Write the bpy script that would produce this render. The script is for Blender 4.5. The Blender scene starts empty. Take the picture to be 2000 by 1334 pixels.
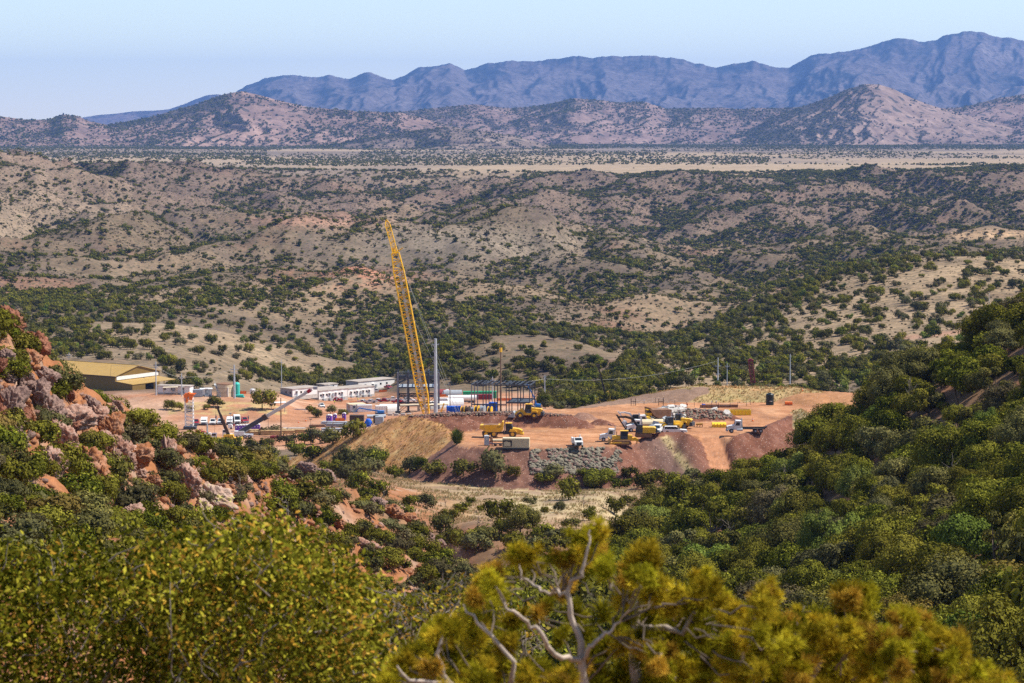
import bpy, math, random
import numpy as np
from mathutils import Vector
sc = bpy.context.scene
C = sc.collection
random.seed(7)
# ------------------------------------------------------------------ camera, sky, sun, exposure
FOC, PX, PY, HORIZON = 5000.0, 1000.0, 667.0, 235.0      # focal length in photo pixels, picture centre, horizon row
PITCH = math.atan((PY - HORIZON) / FOC)
cam_d = bpy.data.cameras.new('camera'); cam = bpy.data.objects.new('camera', cam_d); C.objects.link(cam)
cam.location = (0, 0, 0); cam.rotation_euler = (math.pi/2 - PITCH, 0, 0)
cam_d.sensor_width = 36; cam_d.lens = 36 * FOC / 2000
cam_d.clip_start = 0.5; cam_d.clip_end = 80000
cam_d.dof.use_dof = True; cam_d.dof.focus_distance = 800
cam_d.dof.aperture_fstop = 8.0
sc.camera = cam
sc.render.resolution_x, sc.render.resolution_y = 1024, 683
SUN_AZ, SUN_EL = math.radians(86), math.radians(55)      # azimuth measured from +Y (away) towards +X (right)
world = bpy.data.worlds.new('World'); sc.world = world; world.use_nodes = True
wn = world.node_tree.nodes; wl = world.node_tree.links
sky = wn.new('ShaderNodeTexSky'); sky.sky_type = 'NISHITA'; sky.sun_disc = False
sky.sun_elevation = SUN_EL; sky.sun_rotation = SUN_AZ
sky.altitude = 1500; sky.air_density = 1.0; sky.dust_density = 0.0; sky.ozone_density = 0.0
wn['Background'].inputs['Strength'].default_value = 0.12
wl.new(sky.outputs[0], wn['Background'].inputs[0])
sun_d = bpy.data.lights.new('sun', 'SUN'); sun_o = bpy.data.objects.new('sun', sun_d); C.objects.link(sun_o)
sun_d.energy = 5.0; sun_d.angle = math.radians(0.5); sun_d.color = (1.0, 0.93, 0.82)
sdir = Vector((math.sin(SUN_AZ)*math.cos(SUN_EL), math.cos(SUN_AZ)*math.cos(SUN_EL), math.sin(SUN_EL)))
sun_o.rotation_euler = sdir.to_track_quat('Z', 'Y').to_euler()
sc.view_settings.view_transform = 'Standard'; sc.view_settings.look = 'None'
sc.view_settings.exposure = 0.45; sc.view_settings.gamma = 1; sc.view_settings.use_curve_mapping = False
sc.render.engine = 'CYCLES'
cy = sc.cycles
cy.max_bounces = 5; cy.diffuse_bounces = 2; cy.glossy_bounces = 2; cy.transmission_bounces = 3; cy.volume_bounces = 1; cy.transparent_max_bounces = 8
cy.use_denoising = False
cy.sample_clamp_indirect = 4

# ------------------------------------------------------------------ noise
def _hash(ix, iy, seed):
    n = (ix.astype(np.int64)*374761393 + iy.astype(np.int64)*668265263 + seed*974634777) & 0x7fffffff
    n = ((n ^ (n >> 13)) * 1274126177) & 0x7fffffff
    return (n ^ (n >> 16)) & 0xffff
def noise2(x, y, seed=0):                                  # gradient noise, about -1..1
    x = np.asarray(x, float); y = np.asarray(y, float)
    ix = np.floor(x); iy = np.floor(y); fx = x-ix; fy = y-iy
    u = fx*fx*fx*(fx*(fx*6-15)+10); v = fy*fy*fy*(fy*(fy*6-15)+10)
    def g(dx, dy):
        a = _hash(ix+dx, iy+dy, seed) * (2*math.pi/65536)
        return np.cos(a)*(fx-dx) + np.sin(a)*(fy-dy)
    a = g(0,0)*(1-u)+g(1,0)*u; b = g(0,1)*(1-u)+g(1,1)*u
    return (a*(1-v)+b*v)*1.5
def fbm(x, y, oct=4, seed=0, gain=.5):
    s = 0; a = 1; t = 0
    for i in range(oct):
        s = s + a*noise2(x, y, seed+i*17); t += a; a *= gain; x = x*2.03+11.3; y = y*2.03-7.1
    return s/t
def ridged(x, y, oct=4, seed=0, gain=.5):                  # 0 in gullies .. 1 on ridges
    s = 0; a = 1; t = 0
    for i in range(oct):
        s = s + a*(1-np.abs(noise2(x, y, seed+i*23))*1.6); t += a; a *= gain; x = x*2.1+5.2; y = y*2.1+3.7
    return np.clip(s/t, 0, 1)
def sstep(a, b, x):
    t = np.clip((x-a)/(b-a), 0, 1); return t*t*(3-2*t)

# ------------------------------------------------------------------ survey points -> world
_c, _s = math.cos(PITCH), math.sin(PITCH)
def sight(px, py):                                         # bearing (x/y) and slope (z/y) of a surveyed direction
    xc = (np.asarray(px, float)-PX)/FOC; yc = -(np.asarray(py, float)-PY)/FOC
    y = _c + yc*_s
    return xc/y, (-_s + yc*_c)/y
def W(px, py, d):
    u, s = sight(px, py); return np.array([float(u)*d, d, float(s)*d])
def project(x, y, z):
    x = np.asarray(x, float); y = np.asarray(y, float); z = np.asarray(z, float)
    dep = y*_c - z*_s; up = y*_s + z*_c
    return PX + FOC*x/dep, PY - FOC*up/dep

S = []                                                     # survey points px, py, d
def pts(d, *a):
    for q in a: S.append((q[0], q[1], q[2] if len(q) > 2 else d))
def crest(dip, *a):
    for (px, py, d) in a:
        S.append((px, py, d)); S.append((px, py+dip, d*1.05)); S.append((px, py+dip*1.5, d*1.10))
# the camera's own hillside
for d, py in ((3, 3000), (8, 2600), (15, 2150), (40, 2000), (80, 1850), (130, 1650)):
    for px in (-300, 400, 1000, 1600, 2300): S.append((px, py - (120 if px > 1500 else 0)*(d/130), d))
# right-hand wooded slope
crest(120, (2350,470,440), (2150,560,430), (2000,655,430), (1900,705,430), (1800,765,440), (1700,820,455), (1600,885,470), (1500,930,485), (1420,975,495), (1320,1010,485))
pts(0, (1700,1000,340), (1500,1060,370), (1320,1070,400), (1900,1150,240), (1600,1220,250), (1300,1230,290), (2000,1000,270), (2000,820,345), (1850,900,350), (2200,900,300),
    (1000,1140,340), (1100,1100,370), (900,1130,350), (1000,1290,250), (2000,1340,175), (1500,1400,180), (2300,1300,160), (1000,1450,200))
# left-hand rocky ridge
crest(170, (-250,480,235), (0,650,245), (100,750,255), (200,815,265), (300,862,280), (400,895,295), (500,925,310), (600,960,330), (700,1005,345), (800,1065,355), (860,1105,362))
pts(0, (0,900,190), (200,970,215), (400,1020,240), (600,1100,270), (750,1160,290), (0,1130,150), (300,1180,170), (600,1230,210), (-250,900,170), (850,1240,260), (700,1300,220), (0,1500,120), (500,1450,160))
# hollow behind the left-hand ridge
pts(0, (-200,1000,420), (0,1050,500), (300,1080,500), (550,1040,520), (100,900,700), (300,880,745), (400,868,765), (-200,900,700))
# meadow below the pad
pts(0, (780,945,575), (900,950,580), (1000,955,585), (1130,958,585), (1230,955,585), (1290,975,560), (850,1012,480), (1000,1020,480), (1150,1010,480), (1270,1025,470),
    (900,1065,420), (1100,1060,420), (650,965,480), (700,938,530), (620,935,560), (780,975,530), (1000,980,535), (1200,985,535), (1400,985,585), (1550,985,592), (1700,965,600))
# lot on the left
pts(0, (500,902,700), (560,888,705), (640,900,680), (480,862,780), (600,866,770), (680,860,760), (350,862,780))
for px in (280, 400, 550, 700): S.append((px, 826, 832))
pts(0, (300,812,862), (430,812,862), (560,811,862), (640,812,862))
pts(0, (300,784,874), (430,785,874), (530,788,880), (300,766,925), (450,767,930), (540,770,960), (200,774,935), (100,776,960), (200,764,985), (380,762,960), (0,790,960))
pts(0, (620,785,1150), (700,785,1180), (760,762,1240), (560,780,1120), (690,762,1230), (640,802,1000), (700,806,950), (760,812,880), (600,806,940), (700,824,840), (780,826,820))
pts(0, (850,806,850), (1000,804,850), (1090,803,860), (900,785,1000), (950,775,1080), (850,770,1120), (1000,780,1050), (1070,785,960))
pts(0, (1000,850,760), (900,850,760), (1150,840,780), (1300,830,800), (1450,830,800), (1650,830,800), (1800,840,800), (2000,880,760))
# low hills behind the lot
pts(0, (100,745,1060), (300,748,1080), (450,742,1130), (560,738,1300), (650,733,1360), (750,742,1350), (0,720,1080), (200,720,1120), (380,700,1200), (150,690,1220))
crest(16, (-150,655,1400), (50,645,1400), (170,628,1420), (320,627,1430), (420,640,1440), (500,657,1450), (600,683,1450), (700,705,1450))
pts(0, (200,665,1300), (350,665,1300), (480,690,1340), (80,690,1260), (60,668,1330))
pts(0, (850,752,1160), (1000,762,1130), (1100,768,1090), (1200,762,1050), (900,720,1200), (1050,710,1190), (1150,720,1160))
crest(14, (760,712,1320), (820,690,1300), (870,676,1280), (950,657,1270), (1050,654,1270), (1130,667,1260), (1230,697,1230), (1310,702,1220))
# hill behind the pad on the right
pts(0, (1280,748,1000), (1450,752,980), (1600,757,950), (1700,762,900), (1800,740,900), (1900,720,900), (2050,690,900), (1380,720,1080), (1560,720,1060), (1700,705,1060))
crest(16, (1320,655,1650), (1450,603,1600), (1560,558,1600), (1660,518,1600), (1800,494,1600), (1900,490,1600), (2000,500,1600), (2200,515,1600))
pts(0, (1420,680,1300), (1560,650,1280), (1700,630,1280), (1850,612,1280), (2000,600,1280), (1880,655,1060), (1780,672,1060), (2050,640,1060), (1700,575,1420), (1850,550,1420), (2000,550,1420))
# broad slope behind the crane and its spurs
crest(20, (100,442,2800), (200,430,2800), (280,434,2750), (380,462,2650), (480,468,2600), (560,452,2600), (650,440,2600), (750,434,2620), (850,434,2650), (950,422,2700), (1000,412,2700), (1080,422,2700), (1180,452,2600), (1280,492,2500), (1380,532,2400), (1460,565,2300))
pts(0, (-100,460,2700), (700,520,2200), (850,530,2200), (1000,560,2100), (1200,565,2100), (600,600,1850), (800,625,1780), (1000,625,1720), (1150,642,1640), (300,555,2000), (100,560,2000), (-100,600,1700), (450,600,1780), (1300,605,1900), (150,500,2400), (300,500,2350), (30,615,1650), (200,600,1700))
crest(12, (590,528,2150), (660,515,2150), (740,522,2150), (800,545,2130))
crest(10, (1030,512,2350), (1100,480,2450), (1150,500,2350))
crest(10, (880,560,2000), (980,540,2080), (1100,575,1980))
crest(10, (1430,515,2700), (1550,478,2900), (1700,470,2900), (1820,470,2850), (1920,452,2850), (2050,448,2850), (2200,440,2850))
pts(0, (1550,545,2300), (1700,500,2500), (1900,480,2500), (2050,490,2400))
# far valley wall, plain
crest(10, (1250,452,3300), (1400,440,3300), (1600,432,3400), (1800,425,3400), (2050,420,3400))
crest(8, (400,400,3500), (520,415,3400), (640,412,3400), (770,425,3300))
crest(10, (-100,235,3800), (0,287,3800), (60,305,3800), (120,324,3850), (180,338,3900))
pts(0, (0,340,3500), (100,380,3400), (0,400,3200), (180,400,3400), (40,425,2950))
for px, py, d in ((250,333,4400), (400,333,4600), (600,337,4800), (900,339,4900), (1200,341,4900), (1500,341,4800), (1700,343,4600), (1850,340,4500), (1930,335,4400), (2000,337,4400), (2200,335,4400)): S.append((px, py, d))
pts(0, (300,375,3900), (500,380,4100), (700,385,4100), (900,380,4200), (1100,385,4100), (1300,385,4200), (1500,385,4200), (1700,385,4100), (1900,380,4000), (600,395,3800), (1000,410,3700), (1500,415,3700), (1800,405,3700), (450,440,3100), (1000,425,3300), (680,432,3150), (1900,432,3250))
for px in (-200, 200, 600, 1000, 1400, 1800, 2200):
    pts(0, (px, 331, 5250), (px, 315, 6250), (px, 300, 7700), (px, 285, 10000), (px, 272, 14500), (px, 268, 17000))
S = np.array(S, float)
_u, _sl = sight(S[:,0], S[:,1]); _v = np.log(S[:,2])
KU, KV, EPS = 1/.2, 1.5, .04
_P = np.stack([_u*KU, _v*KV], 1)
_D = np.sqrt(((_P[:,None]-_P[None])**2).sum(2) + EPS**2)
_n = len(S); _A = np.zeros((_n+3, _n+3)); _A[:_n,:_n] = -_D + np.eye(_n)*0.006
_A[:_n,_n] = 1; _A[:_n,_n+1:] = _P; _A[_n,:_n] = 1; _A[_n+1:,:_n] = _P.T
_w = np.linalg.solve(_A, np.concatenate([_sl, [0,0,0]]))
GU, GV, U0, U1, V0, V1 = 241, 520, -.27, .27, math.log(2.5), math.log(17500)
gu = np.linspace(U0, U1, GU); gv = np.linspace(V0, V1, GV)
FIELD = np.zeros((GV, GU))
for i in range(0, GV, 40):
    q = np.stack(np.broadcast_arrays(gu[None]*KU, gv[i:i+40,None]*KV), 2)
    dd = np.sqrt(((q[:,:,None,:]-_P[None,None])**2).sum(3) + EPS**2)
    FIELD[i:i+40] = -(dd @ _w[:_n]) + _w[_n] + q[:,:,0]*_w[_n+1] + q[:,:,1]*_w[_n+2]
def field(u, v):
    a = np.clip((u-U0)/(U1-U0), 0, 1)*(GU-1); b = np.clip((v-V0)/(V1-V0), 0, 1)*(GV-1)
    i = np.minimum(a.astype(int), GU-2); j = np.minimum(b.astype(int), GV-2); a = a-i; b = b-j
    return (FIELD[j,i]*(1-a)+FIELD[j,i+1]*a)*(1-b) + (FIELD[j+1,i]*(1-a)+FIELD[j+1,i+1]*a)*b

# ------------------------------------------------------------------ the pad and its banks (world-space earthworks)
PADZ = -76.0
def onpad(px, py):
    u, s = sight(px, py); d = PADZ/float(s); return (float(u)*d, d)
PAD = np.array([onpad(*q) for q in ((895,868),(960,874),(1040,875),(1110,872),(1185,870),(1240,862),(1290,851),(1345,849),(1375,856),(1430,856),(1475,847),(1510,838),(1545,815),(1560,806),(1600,806),(1690,800),(1740,790),(1760,772),(1560,761),(1360,759),(1250,780),(1160,796),(1060,800),(880,822))])
def poly_sd(P, x, y):                                      # signed distance, negative inside
    d = np.full(x.shape, 1e9); ins = np.zeros(x.shape, bool); n = len(P)
    for i in range(n):
        ax, ay = P[i]; bx, by = P[(i+1) % n]; ex, ey = bx-ax, by-ay
        t = np.clip(((x-ax)*ex+(y-ay)*ey)/(ex*ex+ey*ey), 0, 1)
        d = np.minimum(d, np.hypot(x-ax-t*ex, y-ay-t*ey))
        c = ((ay <= y) & (by > y)) | ((by <= y) & (ay > y))
        ins ^= c & (x < (y-ay)*ex/(ey if ey != 0 else 1e-9)+ax)
    return np.where(ins, -d, d)
def in_poly_px(P, px, py): return poly_sd(np.array(P, float), np.asarray(px, float), np.asarray(py, float)) < 0
# heaps: (crest points px,py,d ; flat half width ; bank slope ; colour key)
def wp(*a): return np.array([W(*q) for q in a])
HEAPS = [
    (wp((625,878,655),(690,850,648),(745,828,642),(790,812,638)), 2.0, .50, 'gold'),
    (wp((815,818,634),(850,826,627),(875,845,618),(885,858,612)), 1.0, .55, 'gold'),
    (wp((770,822,640),(805,813,637),(860,808,636),(940,806,636),(1040,806,636),(1110,812,634),(1135,822,632)), 1.3, .74, 'dark'),
    (wp((885,826,624),(915,818,629)), .6, .62, 'dark'),
    (wp((1133,806,648),(1142,806,648)), .4, .6, 'pink'),
    (wp((1172,818,638),(1185,822,636)), .3, .5, 'dark'),
    (wp((1278,806,643),(1310,797,646),(1345,800,646),(1400,802,648),(1425,808,648)), .6, .66, 'dark'),
    (wp((1455,822,655),(1475,818,656)), .3, .4, 'dirt'),
    (wp((1265,850,607),(1295,844,609),(1325,843,610),(1352,851,607)), .5, .65, 'dark'),
    (wp((1440,851,611),(1475,842,616),(1505,830,630),(1538,816,652),(1557,801,671)), .7, .62, 'dark'),
    (wp((1560,800,665),(1575,812,650),(1600,832,632)), .8, .5, 'bank'),
    (wp((1575,770,690),(1630,767,692),(1670,778,684)), 2.0, .3, 'dirt'),
    (wp((1150,797,676),(1200,787,686),(1280,771,694),(1362,757.5,700)), 3.0, .30, 'grey'),
    (wp((1366,757,702),(1450,757,702),(1540,759,701),(1565,764,698)), 4.0, .24, 'grass'),
    (wp((1700,775,700),(1760,770,705)), 2.0, .3, 'dirt'),
]
RAMP_X = float(np.mean([onpad(1385,860)[0], onpad(1420,860)[0]])); RAMP_Y = onpad(1400,862)[1]
KEYCOL = {'pad':0,'gold':1,'dark':2,'pink':3,'dirt':4,'bank':5,'grey':6,'grass':7,'ramp':8}
def seg_z(P, x, y):
    best = np.full(x.shape, 1e9); z = np.zeros(x.shape)
    for i in range(len(P)-1):
        a, b = P[i], P[i+1]; e = b[:2]-a[:2]
        t = np.clip(((x-a[0])*e[0]+(y-a[1])*e[1])/(e@e), 0, 1)
        d = np.hypot(x-a[0]-t*e[0], y-a[1]-t*e[1]); zz = a[2]+t*(b[2]-a[2])
        m = d < best; best = np.where(m, d, best); z = np.where(m, zz, z)
    return best, z
def H(x, y, want_zone=False):
    x = np.asarray(x, float); y = np.asarray(y, float)
    shp = np.broadcast(x, y).shape; x = np.broadcast_to(x, shp).ravel(); y = np.broadcast_to(y, shp).ravel()
    yy = np.maximum(y, 2.6); u = x/yy; v = np.log(yy)
    z = field(u, v)*yy
    # relief: near slopes get bumps, hills get gullies
    left = sstep(-.0, -.06, u)*sstep(420, 360, yy)
    z = z + sstep(110, 200, yy)*sstep(600, 520, yy)*(fbm(x/14, y/14, 3, 3)*1.0 + left*(ridged(x/7, y/9, 3, 9)-.6)*3.2)
    hill = (.12+.88*sstep(1650, 2150, yy))*sstep(1080, 1400, yy)*sstep(5200, 4500, yy)
    wx = x + 40*fbm(x/260, y/260, 2, 31); wy = y + 40*fbm(x/260, y/260, 2, 37)
    sc_ = np.clip(yy/2600, .45, 1.3)
    fall = ridged(wx/420, wy/640, 4, 41)
    gul = ridged(wx/120+3, wy/210, 4, 43)
    z = z + hill*((fall-.66)*60*sc_ + (gul-.7)*8*sc_ + fbm(x/60, y/90, 3, 51)*4*sc_)
    z = z + sstep(5000, 6000, yy)*fbm(x/500, y/900, 3, 61)*4
    zone = np.full(x.shape, -1)
    near = (yy > 520) & (yy < 800) & (np.abs(u) < .2)
    if near.any():
        xs, ys, zs = x[near], y[near], z[near]; zo = zone[near]
        sd = poly_sd(PAD, xs, ys)
        lump = fbm(xs/2.2, ys/2.2, 3, 71)
        slope = np.where(ys > 690, .5, .66)
        top = PADZ - slope*np.maximum(0, sd) + lump*np.where(sd > .3, .55, .10)
        m = top > zs; zs = np.where(m, top, zs); zo = np.where(m, np.where(sd < .6, 0, 2), zo)
        for P, hw, k, key in HEAPS:
            d, zc = seg_z(P, xs, ys)
            t = zc - k*np.maximum(0, d-hw) + lump*np.where(key in ('dark','pink'), .75, .35)*np.clip(d/2, 0.3, 1)
            m = t > zs; zs = np.where(m, t, zs); zo = np.where(m, KEYCOL[key], zo)
        rc = RAMP_X + .12*(RAMP_Y-ys); adx = np.abs(xs-rc); r0 = PADZ - .5*np.maximum(0, RAMP_Y+10-ys); on = (ys < RAMP_Y+10) & (ys > RAMP_Y-26) & (adx < 9)
        fill = r0 - np.maximum(0, adx-2.5)*.9; m = on & (fill > zs) & (fill > PADZ-8.5); zs = np.where(m, fill, zs); zo = np.where(m & (adx < 2.6), 8, zo)
        rz = r0 + np.maximum(0, adx-2.1)*1.0 + .12*np.cos(adx*4.2)
        m = (rz < zs) & on & (r0 > PADZ-8.5); zs = np.where(m, rz, zs); zo = np.where(m & (adx < 2.5), 8, zo)
        z = z.copy(); z[near] = zs; zone[near] = zo
    z = z.reshape(shp)
    return (z, zone.reshape(shp)) if want_zone else z
def ground(x, y): return float(H(np.array([x]), np.array([y]))[0])
def spot(px, py, dmin=560, dmax=1700):                     # where a surveyed line of sight meets the ground
    u, s = sight(px, py); d = np.geomspace(dmin, dmax, 6000)
    h = H(u*d, d); k = np.argmax(h >= s*d)
    if not h[k] >= s*d[k]: k = np.argmin(np.abs(h - s*d))
    return Vector((float(u*d[k]), float(d[k]), float(h[k])))

# ------------------------------------------------------------------ materials
def lin(r, g, b):
    f = lambda c: c/12.92 if c <= .04045 else ((c+.055)/1.055)**2.4
    return (f(r/255), f(g/255), f(b/255))
_mats = {}
def mat(name, col, rough=.6, vary=.12, scale=3.0, metal=0.0, spec=.3, dust=0.):
    if name in _mats: return _mats[name]
    m = bpy.data.materials.new(name); m.use_nodes = True; n = m.node_tree.nodes; l = m.node_tree.links
    b = n['Principled BSDF']; b.inputs['Roughness'].default_value = rough; b.inputs['Metallic'].default_value = metal
    b.inputs['Specular IOR Level'].default_value = spec
    tc = n.new('ShaderNodeTexCoord'); nz = n.new('ShaderNodeTexNoise'); nz.inputs['Scale'].default_value = scale; nz.inputs['Detail'].default_value = 4
    l.new(tc.outputs['Object'], nz.inputs['Vector'])
    mr = n.new('ShaderNodeMapRange'); mr.inputs[1].default_value = .3; mr.inputs[2].default_value = .7; mr.inputs[3].default_value = 1-vary; mr.inputs[4].default_value = 1+vary
    l.new(nz.outputs[0], mr.inputs[0])
    mx = n.new('ShaderNodeMix'); mx.data_type = 'RGBA'; mx.blend_type = 'MULTIPLY'; mx.inputs[0].default_value = 1
    mx.inputs[6].default_value = (*col, 1); l.new(mr.outputs[0], mx.inputs[7]); last = mx.outputs[2]
    if dust:
        n2 = n.new('ShaderNodeTexNoise'); n2.inputs['Scale'].default_value = 1.1; n2.inputs['Detail'].default_value = 6; n2.inputs['Roughness'].default_value = .7; l.new(tc.outputs['Object'], n2.inputs['Vector'])
        m2 = n.new('ShaderNodeMapRange'); m2.inputs[1].default_value = .42; m2.inputs[2].default_value = .68; m2.inputs[3].default_value = 0; m2.inputs[4].default_value = dust; l.new(n2.outputs[0], m2.inputs[0])
        x2 = n.new('ShaderNodeMix'); x2.data_type = 'RGBA'; l.new(m2.outputs[0], x2.inputs[0]); l.new(last, x2.inputs[6]); x2.inputs[7].default_value = (.36,.22,.13,1); last = x2.outputs[2]
    l.new(last, b.inputs['Base Color'])
    _mats[name] = m; return m
def terrain_mat(name, scales, bump=.3, contrast=.35, speck=None):
    m = bpy.data.materials.new(name); m.use_nodes = True; n = m.node_tree.nodes; l = m.node_tree.links
    b = n['Principled BSDF']; b.inputs['Roughness'].default_value = .95; b.inputs['Specular IOR Level'].default_value = .08
    at = n.new('ShaderNodeAttribute'); at.attribute_name = 'soil'
    tc = n.new('ShaderNodeTexCoord'); prev = at.outputs['Color']; hsum = None
    for i, s in enumerate(scales):
        nz = n.new('ShaderNodeTexNoise'); nz.inputs['Scale'].default_value = s; nz.inputs['Detail'].default_value = 5; nz.inputs['Roughness'].default_value = .65
        l.new(tc.outputs['Object'], nz.inputs['Vector'])
        mr = n.new('ShaderNodeMapRange'); mr.inputs[1].default_value = .3; mr.inputs[2].default_value = .7; mr.inputs[3].default_value = 1-contrast; mr.inputs[4].default_value = 1+contrast
        l.new(nz.outputs[0], mr.inputs[0])
        mx = n.new('ShaderNodeMix'); mx.data_type = 'RGBA'; mx.blend_type = 'MULTIPLY'; mx.inputs[0].default_value = 1
        l.new(prev, mx.inputs[6]); l.new(mr.outputs[0], mx.inputs[7]); prev = mx.outputs[2]
        if i == len(scales)-1: hsum = nz.outputs[0]
    if speck:
        vs, thr, colr = speck
        vo = n.new('ShaderNodeTexVoronoi'); vo.inputs['Scale'].default_value = vs; l.new(tc.outputs['Object'], vo.inputs['Vector'])
        mr = n.new('ShaderNodeMapRange'); mr.inputs[1].default_value = thr; mr.inputs[2].default_value = thr+.06; mr.inputs[3].default_value = .75; mr.inputs[4].default_value = 0
        l.new(vo.outputs['Distance'], mr.inputs[0])
        mx = n.new('ShaderNodeMix'); mx.data_type = 'RGBA'; l.new(mr.outputs[0], mx.inputs[0]); l.new(prev, mx.inputs[6]); mx.inputs[7].default_value = (*colr, 1); prev = mx.outputs[2]
    l.new(prev, b.inputs['Base Color'])
    if bump:
        bp = n.new('ShaderNodeBump'); bp.inputs['Strength'].default_value = bump; bp.inputs['Distance'].default_value = 1.0/scales[-1]*.4
        l.new(hsum, bp.inputs['Height']); l.new(bp.outputs[0], b.inputs['Normal'])
    return m
def np_mesh(name, verts, quads, material, smooth=True, col=None, colname='soil'):
    me = bpy.data.meshes.new(name); nv, nf = len(verts), len(quads); k = quads.shape[1]
    me.vertices.add(nv); me.vertices.foreach_set('co', np.asarray(verts, np.float32).ravel())
    me.loops.add(nf*k); me.loops.foreach_set('vertex_index', np.asarray(quads, np.int32).ravel())
    me.polygons.add(nf); me.polygons.foreach_set('loop_start', np.arange(0, nf*k, k, dtype=np.int32))
    if smooth: me.polygons.foreach_set('use_smooth', np.ones(nf, bool))
    me.update(calc_edges=True)
    if col is not None:
        dom = 'POINT' if len(col) == nv else 'FACE'
        if col.ndim == 2:
            a = me.attributes.new(colname, 'FLOAT_COLOR', dom); a.data.foreach_set('color', np.concatenate([col, np.ones((len(col),1))], 1).astype(np.float32).ravel())
        else:
            a = me.attributes.new(colname, 'FLOAT', dom); a.data.foreach_set('value', col.astype(np.float32))
    if material: me.materials.append(material)
    return me
def link(name, me, kind=None, label=None, cat=None, group=None, parent=None):
    o = bpy.data.objects.new(name, me); C.objects.link(o)
    if parent: o.parent = parent
    for k, v in (('kind',kind),('label',label),('category',cat),('group',group)):
        if v: o[k] = v
    return o
def grid_quads(r, c):
    i = np.arange(r-1)[:,None]*c + np.arange(c-1)[None]; i = i.ravel()
    return np.stack([i, i+1, i+c+1, i+c], 1)

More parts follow.
